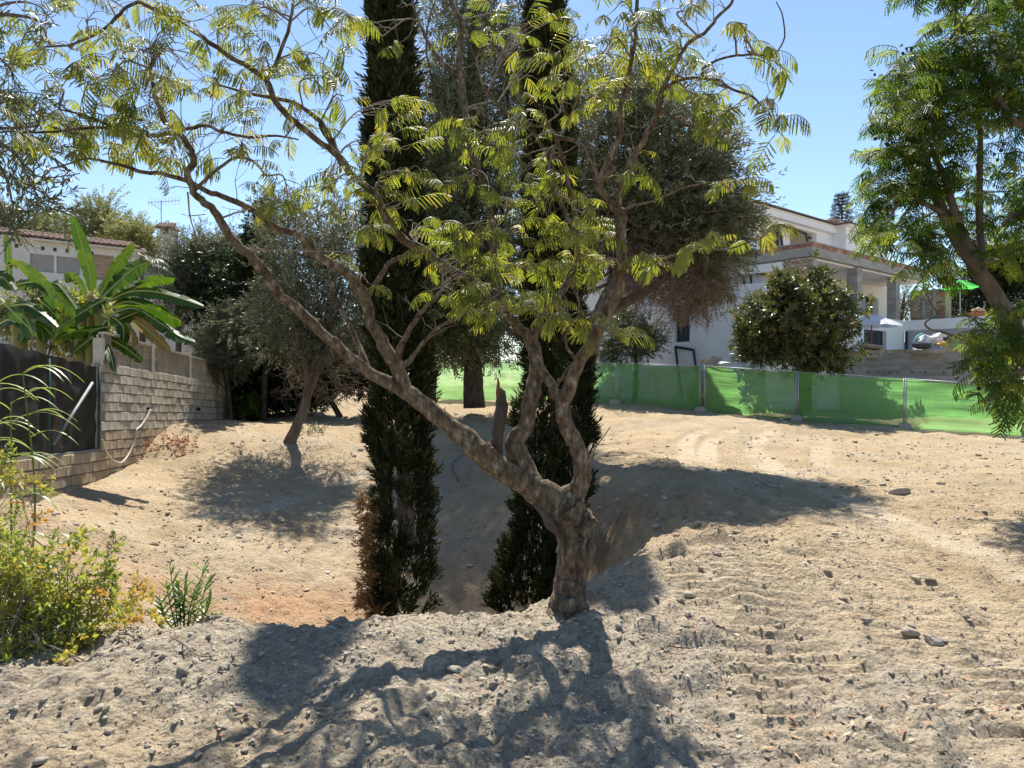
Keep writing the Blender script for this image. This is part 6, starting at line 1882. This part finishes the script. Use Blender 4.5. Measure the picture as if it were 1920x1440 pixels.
# retaining wall with brick coping
TR = 2.37
ra, rza = hu(1580, 663, TR); rb_, rzb = hu(1815, 650, TR); RZ = (rza + rzb) / 2 - .1
rw = thing('retaining_wall', 'concrete retaining wall with a row of bricks on top, behind the netting', 'wall', HM(np.array([[ra, TR, .4]]))[0])
re_ = hu(1900, 650, TR)[0]
mb = MB(); mb.box(re_, ra + .2, TR, TR + .3, RZ - .95, RZ - .002, HM); mb.build('upper_lift', M['concrete'], rw)
mb = MB(); mb.box(re_, ra + .22, TR - .025, TR + .3, .2, RZ - .952, HM); mb.build('lower_lift', M['render_grey'], rw)
for i, s in enumerate(np.arange(re_ + .15, ra + .2, .252)):
    kind = 'brick_red' if RNG.random() < .22 else 'brick_tan'
    place('brick', BRM[kind], rw, HM(np.array([[s, TR + .06, RZ + .07]]))[0], Ru * np.array([.97, 1.3, 1.0]), 1.0)
for px in (1600, 1627, 1647, 1669, 1684, 1711, 1736, 1770):
    s, z = hu(px, 698, TR); mb = MB(); q = HM(np.array([[s, TR - .05, z], [s, TR + .05, z]])); mb.tube(q, .03, 6); mb.build('tie_hole', M['black_frame'], rw)

# parasols
def parasol(px, cy, d, rpx, h, foot_z, label, mat, seed):
    top = P(px, cy, d); rr = rpx * d / F; t = thing('parasol', label, 'parasol', (top[0], top[1], foot_z))
    V = [[top[0], top[1], top[2]]]; Q = []; n = 24
    for ring, f in enumerate((.35, .7, 1.0)):
        for i in range(n):
            a = i * 2 * math.pi / n; sag = 1 - .06 * abs(math.sin(4 * a)) * f; V.append([top[0] + math.cos(a) * rr * f * sag, top[1] + math.sin(a) * rr * f * sag, top[2] - h * f ** 1.15 - .05 * abs(math.sin(4 * a)) * f])
    tri = [[0, 1 + i, 1 + (i + 1) % n] for i in range(n)]
    for r_ in range(2):
        for i in range(n):
            Q.append([1 + r_ * n + i, 1 + (r_ + 1) * n + i, 1 + (r_ + 1) * n + (i + 1) % n, 1 + r_ * n + (i + 1) % n])
    obj('canopy', mesh_data('canopy', np.array(V), [np.array(tri), np.array(Q)]), M[mat], t)
    mb = MB(); mb.tube([[top[0], top[1], foot_z], [top[0], top[1], top[2] + .06]], .03, 8); mb.build('pole', M['wood_red' if 'white' in mat else 'steel'], t)
    for i in range(8):
        a = i * math.pi / 4; mb = MB(); mb.tube([[top[0], top[1], top[2] - h * .75], [top[0] + math.cos(a) * rr * .6, top[1] + math.sin(a) * rr * .6, top[2] - h * .6]], .012, 4); mb.build('rib', M['steel'], t)
    mb = MB(); mb.tube([[top[0], top[1], foot_z], [top[0], top[1], foot_z + .12]], [.25, .22], 12); mb.build('base', M['concrete'], t, True)


parasol(1634, 588, 32.0, 54, .52, YF, 'white parasol with a red-brown pole on the lower terrace', 'parasol_white', 1)
parasol(1800, 524, 36.0, 31, .38, PZ - .02, 'bright green parasol on the right terrace', 'parasol_green', 2)

# trestle table under the parasol
tt_ = HM(np.array([[-1.2, 4.6, YF]]))[0]
tb_ = thing('trestle_table', 'makeshift plank table under the white parasol', 'table', tt_)
q0 = P(1606, 645, 31); q1 = P(1657, 651, 30.2)
mb = MB(); dv = (q1 - q0); 
for j in range(3):
    mb = MB(); o_ = np.array([.1, .25, 0]) * j; mb.tube([q0 + o_, q1 + o_], .07, 4); mb.build('plank', M['plank'], tb_)
for f in (.08, .92):
    for j in (0, 2):
        q = q0 + dv * f + np.array([.1, .25, 0]) * j; mb = MB(); mb.tube([q, [q[0], q[1], YF]], .03, 5); mb.build('leg', M['steel'], tb_)

# heap of rubble bags
def sack(name, label, px, py, d, rx, ry, mat, seed, cat='bag', group=None, amp=.5):
    V, Fc = ICO2; W = V * (1 + amp * vnoise(V[:, 0] * 2.3 + seed, V[:, 1] * 2.3 + V[:, 2] * 2.9, seed))[:, None]
    W += .12 * np.stack([vnoise(V[:, 1] * 6 + seed, V[:, 2] * 6, k) for k in range(3)], -1)
    c = P(px, py, d); k = d / F; W = W * np.array([rx * k, rx * k * .8, ry * k]) + c; W[:, 2] = np.maximum(W[:, 2], c[2] - ry * k * .8)
    return tag(obj(name, mesh_data(name, W, [Fc], None, False), M[mat]), label, cat, group)


sack('rubble_heap', 'low grey rubble under the bags behind the brick coping', 1748, 657, 30.4, 42, 12, 'render_grey', 21, 'rubble', None, .3)
gp = 'rubble bags heaped on the retaining wall'
sack('rubble_bag', 'white plastic rubble bag in the middle of the heap', 1740, 640, 30.2, 17, 13, 'plastic_white', 3, group=gp)
sack('rubble_bag', 'black crumpled bag at the right end of the heap', 1770, 636, 30.2, 16, 13, 'plastic_black', 5, group=gp)
sack('rubble_bag', 'black and grey bag at the foot of the heap, left', 1728, 648, 29.7, 18, 8, 'plastic_black', 8, group=gp)
sack('rubble_bag', 'second white bag between the two black ones', 1757, 636, 29.9, 10, 10, 'plastic_white', 11, group=gp)
sack('rubble_bag', 'grey bag topping the heap', 1765, 628, 30.0, 12, 6, 'plastic_white', 15, group=gp)
sack('sand_bag', 'small ochre sack at the right foot of the heap', 1768, 645, 29.5, 10, 5, 'ochre', 9, group=gp)
pts = [P(1713, 648, 29.9), P(1716, 637, 29.9), P(1722, 630, 29.9), P(1730, 626, 29.9)]; mb = MB(); mb.tube(smooth_path(np.array(pts), 4), .045, 6); tag(mb.build('tarp_strip', M['plastic_cyan'], None, True), 'turquoise strip along the left side of the bag heap', 'strip')
# orange tub on the terrace edge with rubble in it
ob = thing('mortar_tub', 'orange builder\'s tub with rubble on the right terrace', 'tub', (*P(1832, 592, 36)[:2], PZ))
k = 36 / F; c = P(1832, 592, 36); c[2] = PZ - .015; mb = MB()
V = [[c[0] + a * k, c[1] + b_, c[2] + z * k] for z, w, dp in ((0, 14, .3), (10, 21, .45)) for a, b_ in ((-w, -dp), (w, -dp), (w, dp), (-w, dp))]
mb.add(np.array(V), [np.array([[0, 1, 5, 4], [1, 2, 6, 5], [2, 3, 7, 6], [3, 0, 4, 7], [3, 2, 1, 0]])]); mb.build('tub', M['orange'], ob)
for i, (x, y) in enumerate(((1826, 581), (1834, 579), (1842, 581))):
    V, Fc = rock_shape(70 + i); mb = MB(); mb.add(V * .17 + P(x, y, 36), Fc); mb.build('rubble', M['stone'], ob)

# black window frame leaning on the white wall, boards and a helmet-like orange lump behind the netting
def on_u(px, py, t):
    s_, z_ = hu(px, py, t); return HM(np.array([[s_, t, z_]]))[0]


Q = [on_u(1281, 764, TB - .7), on_u(1266, 650, TB - .06), on_u(1300, 656, TB - .06), on_u(1316, 764, TB - .7)]
wf = thing('window_frame', 'empty black window frame leaning against the white wall', 'window frame', (Q[0] + Q[3]) / 2)
for i in range(3):
    mb = MB(); mb.tube([Q[i], Q[i + 1]], .055, 4); mb.build('frame_bar', M['black_frame'], wf)
mb = MB(); c = P(1332, 680, 26.9); V = np.array([P(1322, 684, 26.9), P(1338, 668, 27.2), P(1354, 673, 27.2), P(1346, 690, 26.9)]); mb.add(np.vstack([V, V + np.array([0, .06, .02])]), [np.array([[0, 1, 2, 3], [7, 6, 5, 4], [0, 4, 5, 1], [1, 5, 6, 2], [2, 6, 7, 3], [3, 7, 4, 0]])])
tag(mb.build('board', M['plank']), 'pale board tipped behind the top of the netting', 'board')
sack('orange_bucket', 'round orange bucket just above the netting post', 1319, 677, 26.7, 4.5, 4.5, 'orange', 3, 'bucket', None, .15)
sack('paper_scrap', 'crumpled pale plastic scraps behind the netting top', 1358, 682, 26.8, 13, 4, 'plastic_white', 13, 'scraps', None, .8)

sack('spoil_pile', 'heap of spoil behind the netting under the orange bucket', 1340, 740, 27.6, 50, 56, 'dirt_clod', 23, 'heap', None, .25)
# ================================================================== GREEN NETTING FENCE PANELS
def fence_pt(n):
    d = 27.6 * (1 - .0544 * n); x = (1158 + 87.4 * n) / (1 - .0544 * n)
    return np.array([(x - 960) / F * d, d])


tops = {-3: (748, 672), -2: (750, 674), -1: (753, 677), 0: (757, 681), 1: (771, 686), 2: (788, 697), 3: (803, 710), 4: (818, 726), 5: (834, 742)}
names = {-3: 'between the left cypress and the dark trunk', -2: 'right of the dark tall-tree trunk, half hidden by the right cypress', -1: 'directly right of the right cypress, shaded at its left',
         0: 'left of the wide gap post', 1: 'right of the wide gap post, below the leaning frame', 2: 'with the darkest plant shadow on it', 3: 'with the bright fold across it, under the fern-leaved tree', 4: 'at the right edge of the picture'}
for n in range(-3, 5):
    a, b_ = fence_pt(n), fence_pt(n + 1)
    if n == 0: b_ = b_ - (b_ - a) * .012
    if n == 1: a = a + (b_ - a) * .025
    za0, za1 = [EYE + (720 - y) / F * fence_pt(n)[1] for y in tops[n]]; zb0, zb1 = [EYE + (720 - y) / F * fence_pt(n + 1)[1] for y in tops[n + 1]]
    t = thing('fence_panel', 'green netting fence panel ' + names[n], 'fence panel', (a[0], a[1], za0), 'green netting panels across the plot')
    dirv = (b_ - a) / np.linalg.norm(b_ - a); nrm = np.array([dirv[1], -dirv[0]])
    if nrm[1] > 0: nrm = -nrm
    nx, nz_ = 40, 16; V = []
    for j in range(nz_):
        for i in range(nx):
            u, v = i / (nx - 1), j / (nz_ - 1)
            xy = a + (b_ - a) * u
            z0, z1 = za0 + (zb0 - za0) * u, za1 + (zb1 - za1) * u
            z0 = min(z0, base_h(xy[0], xy[1]) + .06)
            sag = -.05 * math.sin(math.pi * u) * (v if v > .5 else 0) + .03 * vnoise(np.array([i * .35]), np.array([n * 3.0]), 5)[0] * v
            bil = .09 * vnoise(np.array([u * 4 + n * 7]), np.array([v * 7.0]), 17)[0] + .07 * math.sin(math.pi * u) * math.sin(math.pi * v)
            # horizontal folds
            bil += .022 * math.sin(v * 26 + 2.2 * math.sin(u * 4 + n)) * (1 - abs(2 * u - 1) * .4)
            V.append([xy[0] + nrm[0] * (.05 + bil), xy[1] + nrm[1] * (.05 + bil), z0 + (z1 - z0) * v + sag])
    i = np.arange(nz_ - 1)[:, None] * nx; j = np.arange(nx - 1)[None]
    obj('netting', mesh_data('netting', np.array(V), [np.stack([i + j, i + j + 1, i + nx + j + 1, i + nx + j], -1).reshape(-1, 4)], None, True), M['green_net'], t)
    for e, (z0, z1) in ((a + dirv * .03, (za0, za1)), (b_ - dirv * .03, (zb0, zb1))):
        mb = MB(); mb.tube([[e[0] + nrm[0] * .1, e[1] + nrm[1] * .1, z0 - .06], [e[0] + nrm[0] * .1, e[1] + nrm[1] * .1, z1 + .02]], .021, 8); mb.build('upright', M['steel'], t, True)
    for f in (0.0, 1.0):
        z0, z1 = za0 + .05, za1
        mb = MB(); mb.tube([[a[0], a[1], za0 + .03 + (za1 - za0) * f * .98], [b_[0], b_[1], zb0 + .03 + (zb1 - zb0) * f * .98]], .014, 6); mb.build('rail', M['steel'], t, True)
    wires = MB()
    for i in range(1, 34):
        u = i / 34; xy = a + (b_ - a) * u; z0, z1 = za0 + (zb0 - za0) * u, za1 + (zb1 - za1) * u; wires.tube([[xy[0], xy[1], z0 + .03], [xy[0], xy[1], z1]], .003, 3, False)
    for i in range(1, 8):
        v = i / 8; wires.tube([[a[0], a[1], za0 + (za1 - za0) * v], [b_[0], b_[1], zb0 + (zb1 - zb0) * v]], .003, 3, False)
    wires.build('wire_mesh', M['steel'], t, False, 'stuff')
    if n >= 0:
        p = fence_pt(n); z = base_h(p[0], p[1]); mb = MB(); c_ = np.array([p[0] + nrm[0] * .05, p[1] + nrm[1] * .05])
        Tm = lambda V, c_=c_, dirv=dirv, nrm=nrm, z=z: np.stack([c_[0] + dirv[0] * V[:, 0] + nrm[0] * V[:, 1], c_[1] + dirv[1] * V[:, 0] + nrm[1] * V[:, 1], z + V[:, 2]], -1)
        mb.box(-.16, .16, -.32, .32, -.05, .14, Tm); mb.box(-.11, .11, -.25, .25, .142, .17, Tm); mb.build('foot_block', M['concrete'], t)

# ================================================================== PLANTS IN FRONT, LEFT
def near_bush(name, label, px, py, d, blobs, n, per, cr, size, mat, stems=30, extra=None):
    b = foot(px, d); t = thing(name, label, 'shrub', b)
    bl = [(P(x, y, d + dz), (rx * d / F, rx * d / F * .8, ry * d / F), rx * ry) for x, y, rx, ry, dz in blobs]
    cm = MB(); C = blob_pts(bl, n, .3); k = np.repeat(np.arange(len(C)), RNG.poisson(per, len(C)))
    pos = C[k] + RNG.normal(0, cr, (len(k), 3)); d_ = RNG.normal(0, .7, pos.shape) + np.array([0, 0, .35]); many(cm, T_BUSH, pos, d_, size * RNG.uniform(.7, 1.2, len(pos)))
    st = MB()
    for i in RNG.choice(len(C), min(stems, len(C)), replace=False):
        e = C[i]; s = b + np.array([RNG.normal(0, .25), RNG.normal(0, .2), 0]); s[2] = gz(s[0], s[1])
        m = s * .45 + e * .55 + RNG.normal(0, .08, 3) + np.array([0, 0, .12]); q = smooth_path(np.array([s, m, e]), 6); st.tube(q, np.linspace(.0045, .002, len(q)), 5, False)
    st.build('stems', M['bark_twig'], t, True, 'stuff'); cm.build('leaves', M[mat], t, False, 'stuff')
    if extra:
        em = MB()
        for x, y, rx, ry, m in extra:
            pos = np.array([P(x + RNG.uniform(-rx, rx), y + RNG.uniform(-ry, ry), d + RNG.normal(0, .2)) for _ in range(m)]); many(em, T_BUSH, pos, RNG.normal(0, .7, pos.shape) + np.array([0, 0, .3]), size * RNG.uniform(.7, 1.1, m))
        em.build('yellowed_leaves', M['bush_yellow'], t, False, 'stuff')
    return t


near_bush('wild_bush', 'sprawling yellow-green bush at the lower left edge', 60, 1250, 5.0,
          [(40, 1060, 55, 45, 0), (110, 1080, 60, 45, 0), (60, 1130, 70, 50, 0), (140, 1140, 60, 45, .1), (30, 1200, 60, 50, -.2), (100, 1210, 70, 50, -.1), (20, 1030, 40, 30, .2), (180, 1090, 45, 30, .2), (-40, 1120, 60, 120, 0), (150, 1210, 45, 40, -.1), (30, 1260, 50, 30, -.3), (210, 1140, 40, 30, .2), (90, 1255, 40, 22, -.3)],
          200, 3.6, .065, .95, 'bush_leaf', 90, [(140, 1250, 60, 18, 16), (240, 1135, 40, 22, 14), (190, 1160, 40, 30, 8), (90, 1270, 60, 14, 12), (265, 1150, 24, 24, 12), (60, 1100, 60, 70, 8)])
near_bush('wild_bush', 'thin yellowing sapling against the low block wall at left', 20, 1000, 6.6,
          [(20, 930, 30, 50, 0), (55, 900, 30, 26, 0), (10, 985, 40, 26, 0), (80, 925, 30, 14, 0), (20, 880, 24, 20, 0)], 26, 1.5, .05, 1.0, 'bush_leaf', 16, [(75, 905, 40, 18, 7), (30, 960, 40, 30, 6), (20, 890, 24, 26, 4)])

# oleander seedling clump
D = 5.6
b = foot(345, D)
ol = thing('oleander_shrub', 'young leafy green shoots growing on the bank beside the wild bush', 'shrub', b)
for i, (tip, bx) in enumerate([((318, 1062), 335), ((383, 1062), 350), ((350, 1085), 345), ((335, 1095), 338), ((395, 1128), 362), ((300, 1125), 330), ((365, 1105), 350), ((405, 1160), 370), ((312, 1100), 333), ((388, 1090), 356), ((345, 1120), 344), ((285, 1150), 325)]):
    e = P(*tip, D + RNG.normal(0, .08)); s = P(bx, 1192, D); s[2] = gz(s[0], s[1]) - .02
    path = smooth_path(np.array([s, (s + e) / 2 + RNG.normal(0, .015, 3), e]), 6); sh = MB(); sh.tube(path, np.linspace(.006, .003, len(path)), 5, False)
    so = sh.build('shoot', M['reed_leaf'], ol, True); lm = MB(); m = 20
    V0, Q0 = strip_leaf(.115, .026, 3, .22, .3, .06)
    u = np.linspace(.22, 1, m); pp = np.stack([np.interp(u, np.linspace(0, 1, len(path)), path[:, k]) for k in range(3)], -1)
    ph = np.arange(m) * 2.1 + RNG.random() * 6; a = 1.35 - .7 * u
    ax_ = (e - s) / np.linalg.norm(e - s); dd = np.stack([np.sin(a) * np.cos(ph), np.sin(a) * np.sin(ph), np.cos(a)], -1) + ax_ * .15
    scatter(lm, (V0, [Q0]), frames(dd, roll=.3), pp, RNG.uniform(.75, 1.15, m) * (1 - .35 * (u > .93)))
    lm.build('leaves', M['oleander_leaf'], so, True, 'stuff')

# giant reed at the left edge
D = 7.2
b = foot(-30, D)
rd = thing('giant_reed', 'clump of long arching green reed leaves at the left edge', 'reed', b)
for k in range(5):
    s = foot(-50 + 24 * k, D + RNG.normal(0, .2)); e = P(-45 + 22 * k, 700 + RNG.uniform(0, 60), D); mb = MB(); cane = smooth_path(np.array([s, (s + e) / 2 + RNG.normal(0, .04, 3), e]), 6); mb.tube(cane, np.linspace(.013, .006, len(cane)), 6, False); mb.build('cane', M['reed_leaf'], rd, True)
    for j in range(9):
        q = cane[RNG.integers(3, len(cane))]; a = RNG.uniform(-1.1, 1.4); L = RNG.uniform(.4, .75); dv = np.array([math.cos(a), math.sin(a) * .8, .75]); dv /= np.linalg.norm(dv)
        u = np.linspace(0, 1, 9)[:, None]; pts = q + dv * L * u + np.array([0, 0, -1]) * L * .75 * u ** 2
        T_ = np.gradient(pts, axis=0); sd = np.cross(T_, [0, 0, 1]); sd /= np.linalg.norm(sd, axis=1)[:, None]; w = .021 * np.sin(np.pi * np.clip(u[:, 0] * .9 + .1, 0, 1)) ** .6
        V = np.stack([pts + sd * w[:, None], pts + np.array([0, 0, -.006]), pts - sd * w[:, None]], 1).reshape(-1, 3); Q = []
        for i in range(8):
            p = 3 * i; Q += [[p, p + 1, p + 4, p + 3], [p + 1, p + 2, p + 5, p + 4]]
        obj('leaf', mesh_data('leaf', V, [np.array(Q)], np.full(len(V), RNG.random()), True), M['reed_leaf'], rd)

# near olive boughs hanging in at the top left
D = 4.4
on = thing('olive_tree', 'near olive tree whose fruiting boughs hang in from the left edge', 'tree', foot(-420, D))
mb = MB(); base_ = foot(-420, D)
tpts = smooth_path(np.array([[*base_, .2], [base_[0] + .1, D, 1.2, .17], [base_[0] + .2, D, 2.3, .14], [base_[0] + .5, D, 3.2, .1]]), 6); mb.tube(tpts[:, :3], tpts[:, 3], 12, True, .15); mb.build('trunk', M['bark_olive'], on, True)
sp = []
for nd in ([(-260, 90, 14), (-120, 60, 8), (-30, 30, 5), (40, 30, 3), (90, 45, 1.6)], [(-240, 160, 12), (-120, 160, 8), (-30, 160, 5), (40, 190, 2.6), (80, 220, 1.6)], [(-260, 200, 12), (-130, 240, 8), (-40, 250, 5), (30, 290, 3), (60, 350, 1.8), (90, 395, 1)],
           [(-40, 250, 4), (10, 330, 2.6), (25, 390, 1.5), (40, 425, 1)], [(-30, 160, 4), (-5, 110, 2.4), (20, 130, 1.4)], [(-40, 240, 4), (30, 240, 2.6), (75, 235, 1.6)], [(30, 290, 2), (70, 330, 1.4), (120, 330, 1), (150, 325, .7)], [(60, 350, 1.6), (100, 375, 1.1), (125, 395, .7)], [(-50, 30, 4), (20, 5, 2.4), (70, 10, 1.4), (100, 40, 1)], [(-40, 300, 4), (-5, 370, 2.4), (15, 420, 1.2)]):
    p, r = pxpath(nd, D - .2, D); mb = MB(); mb.tube(p, r, 7, True, .08); mb.build('bough', M['bark_grey'], on, True); sp.append(p[len(p) // 3:])
sp = np.concatenate(sp); lm = MB()
obl = [(10, 20, 40, 26, 10), (70, 35, 36, 20, 10), (100, 35, 14, 12, 4), (15, 110, 26, 20, 6), (8, 140, 16, 14, 4), (20, 170, 40, 30, 14), (50, 190, 36, 26, 12), (20, 210, 40, 30, 14), (20, 260, 40, 30, 14), (60, 250, 30, 30, 8), (20, 310, 36, 36, 14), (50, 340, 26, 30, 7), (20, 390, 36, 26, 11), (60, 395, 30, 18, 8), (95, 375, 22, 14, 6), (125, 325, 16, 8, 3), (40, 420, 40, 10, 5), (115, 390, 14, 10, 3), (-60, 200, 60, 220, 60)]
OF = (ICO1[0] * np.array([.009, .009, .0115]), [ICO1[1]]); OFM = mesh_data('olive', *OF, None, True); OFM.materials.append(M['olive_fruit'])
for (x, y, rx, ry, n) in obl:
    n = max(2, int(n * .68))
    pos = np.array([P(x + RNG.uniform(-rx, rx), y + RNG.uniform(-ry, ry), D + RNG.normal(0, .18)) for _ in range(n)]); tw = MB()
    dr2 = np.zeros_like(pos)
    for i, q in enumerate(pos):
        a = sp[np.argmin(((sp - q) ** 2).sum(1))]; dr2[i] = q - a + RNG.normal(0, .05, 3) + np.array([.03, 0, -.03]); lm.tube([a, (a + q) / 2 + RNG.normal(0, .01, 3), q], [.003, .0022, .0016], 3, False)
    many(lm, T_OLIVE_NEAR, pos, dr2, RNG.uniform(.75, 1.1, n), roll=1.5)
lm.build('leaves', M['olive_near'], on, True, 'stuff')
for (x, y) in [(28, 232), (31, 272), (47, 352), (43, 355), (55, 348), (70, 385), (93, 372), (112, 390), (95, 392), (40, 420), (52, 425), (120, 312), (124, 316), (128, 319), (131, 319), (10, 408), (20, 398), (62, 396), (80, 360), (15, 365), (58, 375), (8, 60), (36, 425), (100, 380), (26, 380)]:
    place('olive', OFM, on, P(x, y, D + RNG.normal(0, .06)), np.eye(3), RNG.uniform(.85, 1.2))

# dried red weeds by the wall foot, small sprigs on the soil
for i, (px, py, n, lab) in enumerate([(262, 850, 16, 'small dead red-brown weed against the foot of the block wall'), (335, 842, 22, 'flattened dead red-brown weed on the slope beside the wall'), (590, 815, 20, 'dry grey scrub tuft behind the crooked olive trunk'), (216, 1035, 5, 'tiny green seedling alone on the bare slope')]):
    q = gpx(px, py); t = thing('dry_weed', lab, 'weed', (q[0], q[1], gz(q[0], q[1]))); mb = MB(); w = q[1] / F * (16 if n > 6 else 5)
    pos = np.array([q[0], q[1], 0]) + RNG.normal(0, 1, (n, 3)) * np.array([w, w, 0]); pos[:, 2] = gz(pos[:, 0], pos[:, 1]) + .03
    many(mb, T_BUSH, pos, RNG.normal(0, .7, pos.shape) + np.array([0, 0, .5]), (1.5 if n > 6 else .9)); mb.build('leaves', M['red_leaf' if i < 2 else ('grey_leaf' if i == 2 else 'jaca_leaf')], t, False, 'stuff')
    st = MB()
    for j in range(max(2, n // 4)):
        e = pos[j] + np.array([0, 0, .08]); st.tube([[q[0], q[1], gz(q[0], q[1]) - .02], e], [.006, .003], 4, False)
    st.build('stem', M['dead_twig'], t, False)

# fallen twigs on the heap
for i, (pts, lab) in enumerate([([(320, 1205), (345, 1222), (370, 1235), (400, 1238)], 'thin curved dry twig lying on the gravel bank at left'), ([(475, 1255), (490, 1243), (503, 1232)], 'short dry twig sticking up by the shaded hollow'),
                               ([(1250, 1215), (1275, 1225), (1300, 1222)], 'pale curved twig near the crest right of the trunk'), ([(860, 905), (850, 870), (905, 830)], 'bare fallen branch lying on the slope behind the fork')]):
    q = [ground_hit(*p) for p in pts]; w = [[p[0], p[1], gz(p[0], p[1]) + .012 + (.02 if j == 1 else 0)] for j, p in enumerate(q)]; mb = MB(); pp = smooth_path(np.array(w), 5); mb.tube(pp, np.linspace(.006, .003, len(pp)) * max(1, q[0][1] / 6), 5)
    tag(mb.build('fallen_twig', M['dead_twig'], None, True), lab, 'twig')

for o in bpy.data.objects:
    if 'anchor' in o:
        del o['anchor']
